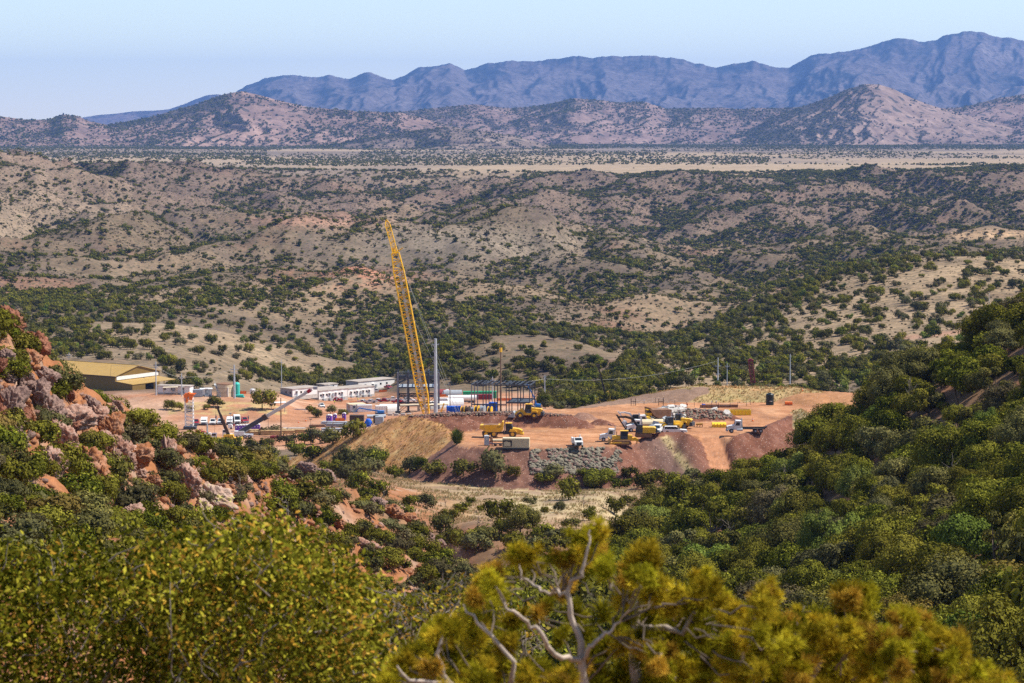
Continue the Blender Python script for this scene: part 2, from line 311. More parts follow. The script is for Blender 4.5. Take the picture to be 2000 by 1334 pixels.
# ------------------------------------------------------------------ ground sheets
UC = np.concatenate([-np.geomspace(1.3, .262, 26)[:-1], np.linspace(-.255, .255, 560), np.geomspace(.262, 1.3, 26)[1:]])
def mixc(a, b, t): return a*(1-t[:,None]) + np.asarray(b)*t[:,None]
LEFT_SOIL = np.array([.36,.15,.065])
def soil(x, y, z, zone):
    n = len(x); px, py = project(x, y, z)
    n1 = fbm(x/60, y/60, 4, 101); n2 = fbm(x/9, y/9, 3, 111); big = fbm(x/420, y/420, 3, 121)
    col = np.tile([.205,.148,.092], (n,1))
    col = mixc(col, [.15,.11,.08], sstep(-.15, .45, n1)); col = mixc(col, [.29,.205,.125], sstep(.05, .5, big))
    col = mixc(col, [.21,.115,.072], sstep(.2, .5, fbm(x/150, y/150, 3, 131))*.8)
    hill = sstep(1250, 1500, y)
    red = np.exp(-(((px-690)/110)**2 + ((py-535)/26)**2)) * (y > 1900) * (y < 2400)
    col = mixc(col, [.44,.20,.12], np.clip(red*1.4*sstep(-.35, .25, n2+n1), 0, .9))
    red2 = np.exp(-(((px-620)/130)**2 + ((py-432)/10)**2)) * (y > 2500); col = mixc(col, [.40,.22,.15], np.clip(red2, 0, .7))
    grey = np.exp(-(((px-920)/230)**2 + ((py-480)/42)**2)) * (y > 2100); col = mixc(col, [.27,.215,.155], np.clip(grey, 0, .75))
    clr = np.exp(-(((px-1920)/90)**2 + ((py-458)/9)**2)) * (y > 2300); col = mixc(col, [.50,.33,.19], np.clip(clr*1.3, 0, .95))
    r1 = sstep(900, 1000, y)*sstep(1750, 1650, y)*sstep(1180, 1300, px); col = mixc(col, [.40,.285,.17], r1*.85*sstep(-.7, .1, n1+n2*.3)); col = mixc(col, [.34,.25,.165], (px < 260)*(y > 2900)*(y < 3950)*.6)
    r3 = (y > 1040)*(y < 1500)*(px < 700)*(px > -300); col = mixc(col, [.34,.25,.155], r3*.6*sstep(-.4, .3, n1))
    # far valley wall is greyer, the plain pale straw
    col = mixc(col, [.20,.135,.10], sstep(3000, 3800, y)*.6)
    plain = sstep(4650, 5150, y)
    pc = mixc(np.tile([.40,.295,.185], (n,1)), [.28,.215,.16], sstep(-.1, .4, fbm(x/900, y/1500, 4, 141)))
    pc = mixc(pc, [.16,.125,.095], sstep(6300, 7800, y)*sstep(-.25, .15, fbm(x/1500, y/700, 3, 145))*.7); pc = mixc(pc, [.12,.10,.085], sstep(8500, 10000, y)*.9)
    col = mixc(col, pc, plain)
    # bench road on the right-hand hill
    rd = np.exp(-((py-(662-(px-1750)*.11))/4.5)**2)*(px > 1740)*(px < 1915)*(y > 950)*(y < 1200); col = mixc(col, [.44,.25,.16], np.clip(rd*1.1, 0, .9))
    # lot: red dirt with golden banks
    lot = (y > 740)*(y < 1260)*sstep(-.165, -.15, x/y)*sstep(.022, .010, x/y)*sstep(762, 772, py)
    lotc = mixc(np.tile([.45,.215,.115], (n,1)), [.55,.34,.225], sstep(-.15, .4, fbm(x/25, y/60, 4, 151)))
    col = mixc(col, lotc, np.clip(lot, 0, 1))
    bank = (y > 856)*(y < 882)*(px > 330)*(px < 560)
    col = mixc(col, [.52,.38,.17], bank*sstep(-.3, .15, fbm(x/6, y/6, 3, 161))*.85)
    # near country
    nearR = sstep(560, 520, y)
    rightc = mixc(np.tile([.24,.145,.085], (n,1)), [.36,.17,.09], sstep(0, .4, n2))
    leftc = mixc(np.tile(LEFT_SOIL, (n,1)), [.40,.26,.18], sstep(-.05, .35, fbm(x/5, y/5, 4, 171)))
    leftc = mixc(leftc, [.26,.18,.10], sstep(.1, .5, n1))
    mead = mixc(np.tile([.50,.39,.22], (n,1)), [.36,.25,.16], sstep(-.15, .35, n2+.4*n1))
    mead = mixc(mead, [.42,.24,.15], sstep(500, 440, y)*.7)
    wl_ = sstep(.02, -.035, x/np.maximum(y,1) + (y-400)*.00012); wr = sstep(.045, .075, x/np.maximum(y,1) + (y-480)*.0002)
    nearc = mead*(1-wl_-wr*(1-wl_))[:,None] + leftc*wl_[:,None] + rightc*(wr*(1-wl_))[:,None]
    nearc = np.where((y > 440)[:,None], nearc, np.where((x < -.02*y)[:,None], leftc, rightc))
    midg = sstep(620, 580, y); col = mixc(col, nearc, midg)
    tabl = {0:(.49,.235,.115), 1:(.44,.24,.095), 2:(.19,.08,.05), 3:(.33,.185,.13), 4:(.42,.21,.10), 5:(.44,.32,.16), 6:(.26,.165,.115), 7:(.40,.275,.13), 8:(.50,.24,.125)}
    for k, c in tabl.items():
        m = zone == k
        if not m.any(): continue
        v = np.tile(c, (int(m.sum()),1)); a, b, pxm, pym = n2[m], n1[m], px[m], py[m]
        xx, ym = x[m], y[m]
        if k == 0:
            tr = np.abs(((pym-835) - (pxm-1250)*.03 + fbm(xx/9, ym/9, 2, 181)*6) % 9 - 4.5)
            v = mixc(v, [.36,.16,.075], sstep(1.6, .4, tr)*.75); v = mixc(v, [.56,.31,.17], sstep(.0, .45, a)*.7); v = mixc(v, [.33,.16,.085], sstep(.12, .4, fbm(xx/12, ym/25, 4, 183))*.7)
            v = mixc(v, [.38,.20,.12], ((np.abs(pym-872) < 4) & (pxm < 1200))*.5)
        if k == 2:
            v = mixc(v, [.26,.125,.085], sstep(-.05, .4, fbm(xx/3, ym/3, 3, 191))*.8)
            out = (pym > 855)
            v = mixc(v, [.235,.125,.09], out*sstep(1250, 1150, pxm)*.7)
            v = mixc(v, [.21,.135,.11], out*np.exp(-((pxm-1310-(pym-900)*.6)/45)**2)*.8)
            v = mixc(v, [.56,.44,.22], np.exp(-((pxm-1305-(pym-862)*.72)/9)**2)*(pym > 852)*sstep(-.5,.1,fbm(xx/2, ym/2, 2, 195)))
        if k == 1: v = mixc(v, [.42,.20,.10], sstep(-.1, .4, fbm(xx/4, ym/4, 3, 201))*.75); v = mixc(v, [.60,.42,.19], sstep(.15, .45, fbm(xx/3, ym/3, 3, 205))*.7)
        if k == 7: v = mixc(v, [.40,.33,.13], sstep(-.1, .3, fbm(xx/9, ym/9, 3, 213))*.5); v = mixc(v, [.55,.30,.13], sstep(.1, .5, fbm(xx/8, ym/8, 2, 211))*.9)
        if k == 5: v = mixc(v, [.20,.20,.10], sstep(0, .3, fbm(xx/2, ym/2, 2, 221))*sstep(1610, 1570, pxm))
        col[m] = v
    return np.clip(col*.86, 0, 1)
def sheet(name, d0, d1, rows, material, uc=UC):
    d = np.geomspace(d0, d1, rows)
    X = uc[None]*d[:,None]; Y = np.repeat(d[:,None], len(uc), 1)
    z, zone = H(X, Y, True)
    v = np.stack([X, Y, z], 2).reshape(-1,3)
    col = soil(v[:,0], v[:,1], v[:,2], zone.ravel())
    me = np_mesh(name, v, grid_quads(rows, len(uc)), material, True, col)
    return link(name, me, 'structure')
tm_near = terrain_mat('stony_slope', (.08, .9, 6.0), .5, .22)
tm_pad = terrain_mat('graded_earth', (.09, .7, 4.5), .8, .24, (1.6, .13, (.52,.40,.32)))
tm_hill = terrain_mat('dry_grass_hills', (.012, .09, .5), .6, .26, (.2, .30, (.105,.092,.055)))
tm_far = terrain_mat('straw_plain', (.002, .012, .06), .0, .12, (.02, .18, (.15,.14,.11)))
sheet('hillside', 3, 545, 330, tm_near)
sheet('earth_pad', 545, 770, 250, tm_pad)
sheet('dirt_lot', 770, 1120, 130, tm_pad)
sheet('valley_hills', 1120, 5000, 330, tm_hill)
sheet('plain', 5000, 17000, 110, tm_far)

# ------------------------------------------------------------------ far hills and mountains: each range its own sheet
TREE_FAR = []                                              # (x, y, z, size) of far trees
def hill_range(name, dc, df, crest_px, seed, amp, fu, c_tree, c_bare, rough=2.0, p=1.15, base=-150., trees=0, tsize=8., soften=0):
    cp = np.array(crest_px, float); rows = 150
    uu, ss = sight(cp[:,0], cp[:,1])
    uc = np.linspace(uu[0], uu[-1], max(200, int((uu[-1]-uu[0])*2000)))
    crz = np.interp(uc, uu, ss)*dc
    k = np.exp(-np.linspace(-3,3,9)**2); k /= k.sum(); crz = np.convolve(np.pad(crz, 4, 'edge'), k, 'valid')
    smooth = crz.copy(); crz = crz + fbm(uc*dc/420, uc*0, 5, seed, .6)*rough*4
    tt = np.concatenate([np.linspace(0, 1, rows), 1+np.linspace(.03, .5, 10)])
    T = np.repeat(tt[:,None], len(uc), 1); U = np.repeat(uc[None], len(tt), 0)
    def z_of(U, T):
        wT = sstep(.80, 1.0, np.minimum(T, 1))**2; cz = np.interp(U, uc, smooth)*(1-wT) + np.interp(U, uc, crz)*wT; h = np.maximum(cz-base, 5)
        up = np.where(T <= 1, T, np.maximum(0, 1-(T-1)*1.6))
        wU = U*dc + 260*fbm(U*dc/900, T*3, 2, seed+5)
        prof = np.where(T <= 1, np.power(np.clip(up,0,1), p), up)
        r = ridged(wU/fu, T*.8+seed, 5, seed+9, .5)-.62
        r2 = ridged(wU/(fu*.3), T*2.2+seed, 4, seed+19)-.6
        env = np.clip(up,0,1)*np.clip(1.04-up,0,1)*4
        return base + h*prof + h*amp*env*(r + .5*r2)
    Z = z_of(U, T); Yd = df + (dc-df)*T; X = U*Yd
    v = np.stack([X, Yd, Z], 2).reshape(-1,3)
    dx = np.gradient(Z, axis=1)/np.maximum(np.gradient(X, axis=1), 1e-6)
    den = np.clip(.42 + dx*1.0 + .6*fbm(X/500, Yd/900, 5, seed+31, .6) + .35*fbm(X/110, Yd/200, 4, seed+33, .6), 0, 1).ravel()
    den2 = np.clip(den + sstep(.22, .0, T).ravel()*.4 + sstep(.82, 1.0, T).ravel()*.25, 0, 1)
    col = np.tile(c_bare, (len(v),1)); col = mixc(col, c_tree, sstep(.42-soften, .85+soften, den2)*.92)
    me = np_mesh(name, v, grid_quads(len(tt), len(uc)), TM_RANGE, True, col)
    o = link(name, me, 'structure')
    if trees:
        rng = np.random.default_rng(seed); k = trees*5
        U_ = rng.uniform(max(-.21,uc[0]), min(.21,uc[-1]), k); T_ = rng.uniform(0, 1.0, k)
        if len(U_):
            iu = np.clip(((U_-uc[0])/(uc[-1]-uc[0])*(len(uc)-1)).astype(int), 0, len(uc)-1); it = np.clip((T_*(rows-1)).astype(int), 0, rows-1)
            keep = rng.uniform(0, 1, k) < np.clip(den2.reshape(T.shape)[it,iu]*1.25-.2, .02, 1)
            U_, T_ = U_[keep][:trees], T_[keep][:trees]; Yt = df+(dc-df)*T_
            zt = z_of(U_, T_); TREE_FAR.append(np.stack([U_*Yt, Yt, zt, tsize*rng.uniform(.5, 1.3, len(U_))], 1))
    return o
TM_RANGE = terrain_mat('range_slopes', (.0012, .006, .02), .6, .3, (.016, .27, (.045,.048,.036)))
hill_range('faint_range', 26800, 25200, [(60,262),(110,250),(160,229),(250,218),(330,214),(400,186),(425,183),(470,190),(560,190),(640,262)], 3, .22, 900, (.04,.04,.035), (.16,.12,.10), base=-170)
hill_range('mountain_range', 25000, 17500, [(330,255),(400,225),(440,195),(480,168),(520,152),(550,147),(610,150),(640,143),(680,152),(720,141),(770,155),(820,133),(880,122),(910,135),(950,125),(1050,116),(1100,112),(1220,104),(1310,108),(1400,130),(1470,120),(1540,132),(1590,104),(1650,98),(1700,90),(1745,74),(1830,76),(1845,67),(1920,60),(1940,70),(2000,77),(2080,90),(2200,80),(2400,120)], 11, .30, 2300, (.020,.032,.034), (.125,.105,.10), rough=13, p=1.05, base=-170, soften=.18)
hill_range('far_hills', 12600, 10600, [(640,262),(700,232),(760,219),(800,215),(870,209),(930,204),(1000,211),(1060,204),(1120,191),(1200,200),(1260,198),(1300,210),(1450,213),(1550,209),(1640,205),(1760,212),(1840,210),(1880,209),(1950,191),(2000,183),(2080,170),(2200,200),(2400,190)], 21, .25, 760, (.07,.06,.042), (.215,.147,.12), trees=18000)
hill_range('cone_hill', 11600, 10300, [(1440,268),(1500,235),(1560,210),(1620,190),(1660,172),(1690,165),(1715,164),(1740,172),(1780,190),(1840,212),(1900,228),(1960,245),(2040,270)], 33, .17, 520, (.07,.06,.042), (.235,.165,.13), trees=4200)
hill_range('grassy_hill', 10900, 9500, [(-200,215),(-60,228),(0,226),(60,234),(100,233),(120,224),(150,226),(175,238),(210,244),(260,236),(330,217),(400,198),(440,184),(470,178),(520,190),(560,200),(600,209),(700,219),(780,220),(850,238),(950,262),(1020,282)], 45, .19, 600, (.075,.062,.045), (.235,.155,.12), trees=11000)
hill_range('dark_hill', 9300, 8500, [(600,292),(680,275),(760,263),(840,250),(880,247),(940,256),(1000,264),(1060,280),(1100,292)], 57, .3, 380, (.07,.06,.042), (.19,.14,.105), trees=3200, tsize=7)
# ------------------------------------------------------------------ haze
def add_haze():
    hx, y0, y1, z0, z1 = 30000, -60, 41000, -330, 960
    V = [(x, y, z) for x in (-hx, hx) for y in (y0, y1) for z in (z0, z1)]
    me = bpy.data.meshes.new('haze'); me.from_pydata(V, [], [(0,1,3,2),(4,6,7,5),(0,4,5,1),(2,3,7,6),(0,2,6,4),(1,5,7,3)]); me.update()
    m = bpy.data.materials.new('air'); m.use_nodes = True; n = m.node_tree.nodes; n.remove(n['Principled BSDF'])
    v = n.new('ShaderNodeVolumePrincipled'); v.inputs['Color'].default_value = (.20,.42,1.0,1); v.inputs['Density'].default_value = 2.6e-5; v.inputs['Anisotropy'].default_value = .1
    m.node_tree.links.new(v.outputs[0], n['Material Output'].inputs['Volume']); me.materials.append(m); link('haze', me, 'stuff')
add_haze()
# ================================================================== vegetation and rocks
RNG = np.random.default_rng(5)
def leaf_mat(name, c0, c1, c2, alt, altw=.8, transl=.12):
    m = bpy.data.materials.new(name); m.use_nodes = True; n = m.node_tree.nodes; l = m.node_tree.links
    n.remove(n['Principled BSDF']); out = n['Material Output']
    at = n.new('ShaderNodeAttribute'); at.attribute_name = 'tone'
    oi = n.new('ShaderNodeObjectInfo')
    rp = n.new('ShaderNodeValToRGB'); e = rp.color_ramp.elements; e[0].color = (*c0,1); e[1].color = (*c2,1); x = e.new(.55); x.color = (*c1,1)
    l.new(at.outputs['Fac'], rp.inputs[0])
    mx = n.new('ShaderNodeMix'); mx.data_type = 'RGBA'; mx.inputs[7].default_value = (*alt,1)
    mm = n.new('ShaderNodeMath'); mm.operation = 'MULTIPLY'; mm.inputs[1].default_value = altw; l.new(oi.outputs['Random'], mm.inputs[0])
    l.new(mm.outputs[0], mx.inputs[0]); l.new(rp.outputs[0], mx.inputs[6])
    hs = n.new('ShaderNodeHueSaturation'); mr = n.new('ShaderNodeMapRange'); mr.inputs[3].default_value = .65; mr.inputs[4].default_value = 1.4
    m2 = n.new('ShaderNodeMath'); m2.operation = 'MULTIPLY'; m2.inputs[1].default_value = 7.31; l.new(oi.outputs['Random'], m2.inputs[0])
    m3 = n.new('ShaderNodeMath'); m3.operation = 'FRACT'; l.new(m2.outputs[0], m3.inputs[0]); l.new(m3.outputs[0], mr.inputs[0]); l.new(mr.outputs[0], hs.inputs['Value'])
    l.new(mx.outputs[2], hs.inputs['Color'])
    d = n.new('ShaderNodeBsdfDiffuse'); t = n.new('ShaderNodeBsdfTranslucent'); ms = n.new('ShaderNodeMixShader'); ms.inputs[0].default_value = transl
    l.new(hs.outputs[0], d.inputs[0]); l.new(hs.outputs[0], t.inputs[0]); l.new(d.outputs[0], ms.inputs[1]); l.new(t.outputs[0], ms.inputs[2]); l.new(ms.outputs[0], out.inputs[0])
    return m
LEAF = {
 'dark':  leaf_mat('oak_leaves_dark', (.022,.032,.005), (.120,.135,.014), (.40,.38,.050), (.19,.16,.025)),
 'olive': leaf_mat('oak_leaves_olive', (.035,.036,.007), (.15,.132,.020), (.38,.31,.06), (.13,.125,.06)),
 'bright':leaf_mat('oak_leaves_bright', (.07,.10,.018), (.14,.19,.03), (.22,.25,.05), (.16,.16,.04)),
 'grey':  leaf_mat('oak_leaves_grey', (.055,.052,.022), (.115,.10,.045), (.23,.19,.09), (.15,.12,.06)),
 'rust':  leaf_mat('oak_leaves_rust', (.10,.085,.02), (.20,.15,.03), (.30,.20,.05), (.22,.15,.05)),
}
M_BARK = mat('bark', (.16,.12,.09), .9, .3, 6); M_PALEBARK = mat('pale_bark', (.42,.34,.28), .85, .3, 14)
def unit(v): return v/np.maximum(np.linalg.norm(v, axis=-1, keepdims=True), 1e-9)
def crown(rng, R, Hc, z0, nl, nleaf, leaf, flat=.75, core=True):
    """leaf-sized faces spread over uneven lobes; returns verts, quads, tone"""
    th = rng.uniform(0, 2*np.pi, nl); rr = R*.74*np.sqrt(rng.uniform(.05, 1, nl)); zz = z0 + Hc*(.22+.5*rng.uniform(0, 1, nl))*(1.12-.45*(rr/R))
    cen = np.stack([rr*np.cos(th)*rng.uniform(.8,1.2), rr*np.sin(th), zz], 1)
    rad = R*rng.uniform(.20, .52, nl); ltone = rng.uniform(-.18, .18, nl)
    w = rad**2; li = rng.choice(nl, nleaf*2, p=w/w.sum())
    dirv = unit(rng.normal(size=(nleaf*2,3))); r = rad[li]*(1-.28*rng.uniform(0,1,nleaf*2)**1.6)*(1+.18*np.sin(dirv[:,0]*7+li)*np.cos(dirv[:,1]*6-li))
    p = cen[li] + dirv*r[:,None]*np.array([1,1,flat])
    dd = np.linalg.norm((p[:,None]-cen[None])/np.array([1,1,flat]), axis=2)/rad[None]
    dd[np.arange(len(p)), li] = 9
    ok = (dd.min(1) > .78) & (p[:,2] > z0*.55); p, dirv, li = p[ok][:nleaf], dirv[ok][:nleaf], li[ok][:nleaf]
    out = unit(p-np.array([0,0,z0+.3*Hc])); n = unit(dirv*.95 + out*.35 + rng.normal(size=p.shape)*.5 + np.array([0,0,.1])); t = unit(np.cross(n, rng.normal(size=p.shape))); b = np.cross(n, t)
    s = (leaf*rng.uniform(.55, 1.35, len(p)))[:,None]
    v = np.stack([p-t*s*.5, p-b*s*.32+n*s*.08, p+t*s*.5, p+b*s*.32+n*s*.08], 1).reshape(-1,3)
    q = np.arange(len(v)).reshape(-1,4)
    tone = np.clip(.42+ltone[li]+rng.normal(0,.2,len(p)), 0, 1)
    return v, q, tone, cen, rad
def blob(cen, rad, flat, k=6):                             # low-poly lobe cores, given a dark tone as painted inner shade
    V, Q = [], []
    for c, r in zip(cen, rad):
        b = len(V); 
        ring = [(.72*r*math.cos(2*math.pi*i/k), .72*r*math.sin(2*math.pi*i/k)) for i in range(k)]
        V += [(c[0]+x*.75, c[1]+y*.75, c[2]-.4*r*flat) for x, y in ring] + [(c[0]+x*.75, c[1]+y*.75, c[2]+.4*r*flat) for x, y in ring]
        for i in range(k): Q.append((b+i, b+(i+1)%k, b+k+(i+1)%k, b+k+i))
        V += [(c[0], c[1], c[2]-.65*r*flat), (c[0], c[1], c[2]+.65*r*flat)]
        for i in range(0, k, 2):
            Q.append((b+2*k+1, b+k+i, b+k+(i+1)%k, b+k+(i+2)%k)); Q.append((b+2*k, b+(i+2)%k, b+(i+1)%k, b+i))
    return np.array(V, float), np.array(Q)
def tubes(paths, sides=5):                                 # paths: list of (points, radii)
    V, Q = [], []
    for P, R_ in paths:
        P = np.asarray(P, float); b = len(V)
        for i in range(len(P)):
            d = unit(P[min(i+1,len(P)-1)]-P[max(i-1,0)]); a = unit(np.cross(d, [.31,.7,.2])); c = np.cross(d, a)
            for k in range(sides):
                an = 2*math.pi*k/sides; V.append(P[i]+(a*math.cos(an)+c*math.sin(an))*R_[i])
        for i in range(len(P)-1):
            for k in range(sides): Q.append((b+i*sides+k, b+i*sides+(k+1)%sides, b+(i+1)*sides+(k+1)%sides, b+(i+1)*sides+k))
    return np.array(V), np.array(Q)
def limb(rng, a, b, r0, r1, n=5, wob=.08):
    a, b = np.asarray(a, float), np.asarray(b, float); L = np.linalg.norm(b-a)
    P = [a+(b-a)*t + (rng.normal(size=3)*wob*L*math.sin(math.pi*t)) for t in np.linspace(0,1,n)]
    return (P, list(np.linspace(r0, r1, n)))
def make_tree_meshes(name, seed, R, Hc, z0, nl, nleaf, leaf, m, trunk_r, flat=.75, core=True, stems=1):
    rng = np.random.default_rng(seed)
    v, q, tone, cen, rad = crown(rng, R, Hc, z0, nl, nleaf, leaf, flat)
    if core:
        bv, bq = blob(cen, rad*.86, flat); q = np.concatenate([q, bq+len(v)]); v = np.concatenate([v, bv]); tone = np.concatenate([tone, np.full(len(bq), .12)])  # core tone set dark to paint shade inside the crown
    cm = np_mesh(name+'_crown', v, q, m, False, tone, 'tone')
    paths = []
    for s in range(stems):
        base = np.array([rng.normal()*.15*(stems>1)*R, rng.normal()*.15*(stems>1)*R, -.3]); fork = np.array([base[0]*1.5+rng.normal()*.1*R, base[1]*1.5+rng.normal()*.1*R, z0*.75+.2])
        paths.append(limb(rng, base, fork, trunk_r, trunk_r*.75))
        for i in rng.permutation(len(cen))[:max(3, 8//stems)]: paths.append(limb(rng, fork, cen[i]+[0,0,rad[i]*.2], trunk_r*.55, trunk_r*.12))
    tv, tq = tubes(paths)
    return cm, np_mesh(name+'_trunk', tv, tq, M_BARK)
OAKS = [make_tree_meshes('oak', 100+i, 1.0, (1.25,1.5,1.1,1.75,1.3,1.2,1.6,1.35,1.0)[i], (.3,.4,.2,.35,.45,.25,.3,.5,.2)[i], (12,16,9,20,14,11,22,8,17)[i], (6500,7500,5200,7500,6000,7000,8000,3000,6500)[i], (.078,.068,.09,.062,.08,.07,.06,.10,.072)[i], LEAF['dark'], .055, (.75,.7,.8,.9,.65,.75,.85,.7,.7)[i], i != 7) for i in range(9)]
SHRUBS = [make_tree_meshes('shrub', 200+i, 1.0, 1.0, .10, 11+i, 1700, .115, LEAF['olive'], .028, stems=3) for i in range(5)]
# -------- zones where woody plants grow (outlines on the ground, surveyed from the look-out)
def darts(poly, dmin, dmax, sep, n, seed, accept=None):
    rng = np.random.default_rng(seed); P = np.array(poly, float)
    d = np.sqrt(rng.uniform(dmin**2, dmax**2, n)); u0 = float(sight(P[:,0].min(), 900)[0]); u1 = float(sight(P[:,0].max(), 900)[0])
    x = d*rng.uniform(u0, u1, n); z = H(x, d); px, py = project(x, d, z)
    ok = in_poly_px(poly, px, py)
    if accept is not None: ok &= accept(x, d, rng)
    out = []; cell = {}
    for i in np.nonzero(ok)[0]:
        k = (int(x[i]//sep), int(d[i]//sep)); hit = False
        for a in (-1,0,1):
            for b in (-1,0,1):
                for j in cell.get((k[0]+a, k[1]+b), ()):
                    if (x[j]-x[i])**2+(d[j]-d[i])**2 < sep*sep: hit = True
        if not hit: cell.setdefault(k, []).append(i); out.append((x[i], d[i], z[i]))
    return out
wood = [(1275,1020),(1430,955),(1520,915),(1600,868),(1700,803),(1800,746),(1900,686),(2000,636),(2350,440),(2350,1750),(1150,1560),(960,1380),(960,1200),(1080,1160),(1180,1120)]
left = [(-120,545),(0,632),(100,732),(200,796),(300,842),(400,876),(500,905),(600,940),(700,985),(790,1038),(850,1090),(950,1150),(1000,1400),(-120,1500)]
oak_list, shrub_list = [], []
for x, y, z in darts(wood, 150, 500, 5.0, 30000, 11): oak_list.append((x, y, z, RNG.uniform(2.5, 4.4), 'wood'))
rockgap = lambda x, d, rng: rng.uniform(0,1,len(x)) < np.clip(.78 + 1.2*fbm(x/16, d/16, 3, 301), .1, 1)
OUT_PX = [(-50,640),(60,660),(110,760),(230,790),(300,860),(290,930),(200,960),(100,930),(60,830),(-50,800)]
for x, y, z in darts(left, 150, 366, 2.35, 34000, 12, rockgap):
    px, py = project(x, y, z)
    if in_poly_px(OUT_PX, [px], [py])[0] and RNG.uniform() < .4: continue
    shrub_list.append((x, y, z, RNG.uniform(1.1, 2.4), 'ridge'))
def at_px(lst, area, arr, dmin=400, dmax=1200, grow=1.):
    for px, py, r in arr:
        r *= grow
        p = spot(px, py, dmin, dmax); lst.append((p.x, p.y, p.z, r, area))
at_px(oak_list, 'pad foot', [(800,925,2.7),(845,930,2.9),(905,930,3.0),(968,933,3.3),(1005,930,1.6),(1085,935,2.7),(1060,945,2.2),(1175,952,3.6),(1210,955,2.2),(1255,955,2.4),(1275,952,2.6),(1330,955,2.6),(1385,952,2.5),(1300,950,2.2),(740,910,3.0),(700,915,3.2),(660,910,2.5),(725,930,2.6),(770,935,2.0),(640,925,2.2),(680,900,2.6),(720,895,2.4),(655,930,2.6),(700,935,2.4),(1140,930,1.6),(1350,935,2.2),(825,915,2.0),(1230,935,1.6)], 480, 620, 1.2)
at_px(oak_list, 'meadow', [(832,992,2.1),(905,1003,1.9),(918,985,1.2),(978,1018,2.6),(1035,987,1.3),(1110,975,2.7),(1090,1000,1.3),(1063,1005,1.0),(1150,1015,1.6),(1200,1003,2.2),(1225,985,1.8),(1240,990,1.0),(760,1000,2.2),(785,1020,2.2),(870,1040,2.6),(880,1020,2.0),(1020,1050,3.0),(1060,1055,2.4),(1100,1062,2.6),(950,1060,2.6),(1000,1075,2.6),(910,1075,2.2),(1140,1075,2.2),(700,960,2.6),(735,975,2.4),(680,945,2.4),(650,985,2.4),(1190,1070,2.2),(1270,1050,1.8),(930,1080,2.4),(1040,1090,2.6),(1080,1085,2.4),(1170,1090,2.6),(890,1060,2.0),(980,1045,1.6),(860,1075,2.2),(820,1050,2.2),(800,990,1.8),(1115,1030,1.6),(1220,1040,1.4),(940,1000,.9),(1050,1020,.7),(1155,1000,.8),(1265,985,1.6),(740,1010,2.0),(720,990,2.2)], 380, 600, 1.1)
at_px(oak_list, 'lot', [(425,795,3.4),(512,800,5.2),(622,815,2.6),(645,808,2.4),(668,812,2.2),(608,808,2.2),(690,858,3.6),(625,866,4.2),(650,868,3.4),(595,868,3.4),(560,870,3.0),(530,872,2.6),(575,890,3.2),(520,900,3.0),(480,905,3.0),(610,898,3.4),(545,912,3.0),(430,882,3.0),(455,884,3.2),(408,878,2.8),(500,884,3.0),(470,895,3.2),(440,900,3.0),(525,892,3.0),(385,872,2.6),(330,800,2.6),(350,802,2.0),(372,804,2.0),(405,800,1.6)], 640, 1000)
at_px(oak_list, 'pad back', [(1130,798,3.6),(1155,792,3.4),(1180,790,2.8),(1090,800,2.6),(1065,798,2.2),(1210,776,3.6),(1235,770,3.4),(1260,762,3.6),(1285,760,3.2),(1310,757,4.0),(1340,757,3.6),(1200,782,2.6),(1110,790,3.2)], 745, 1000)
def tag(o, label, cat, group=None, kind=None):
    o['label'] = label
    if cat: o['category'] = cat
    if group: o['group'] = group
    if kind: o['kind'] = kind
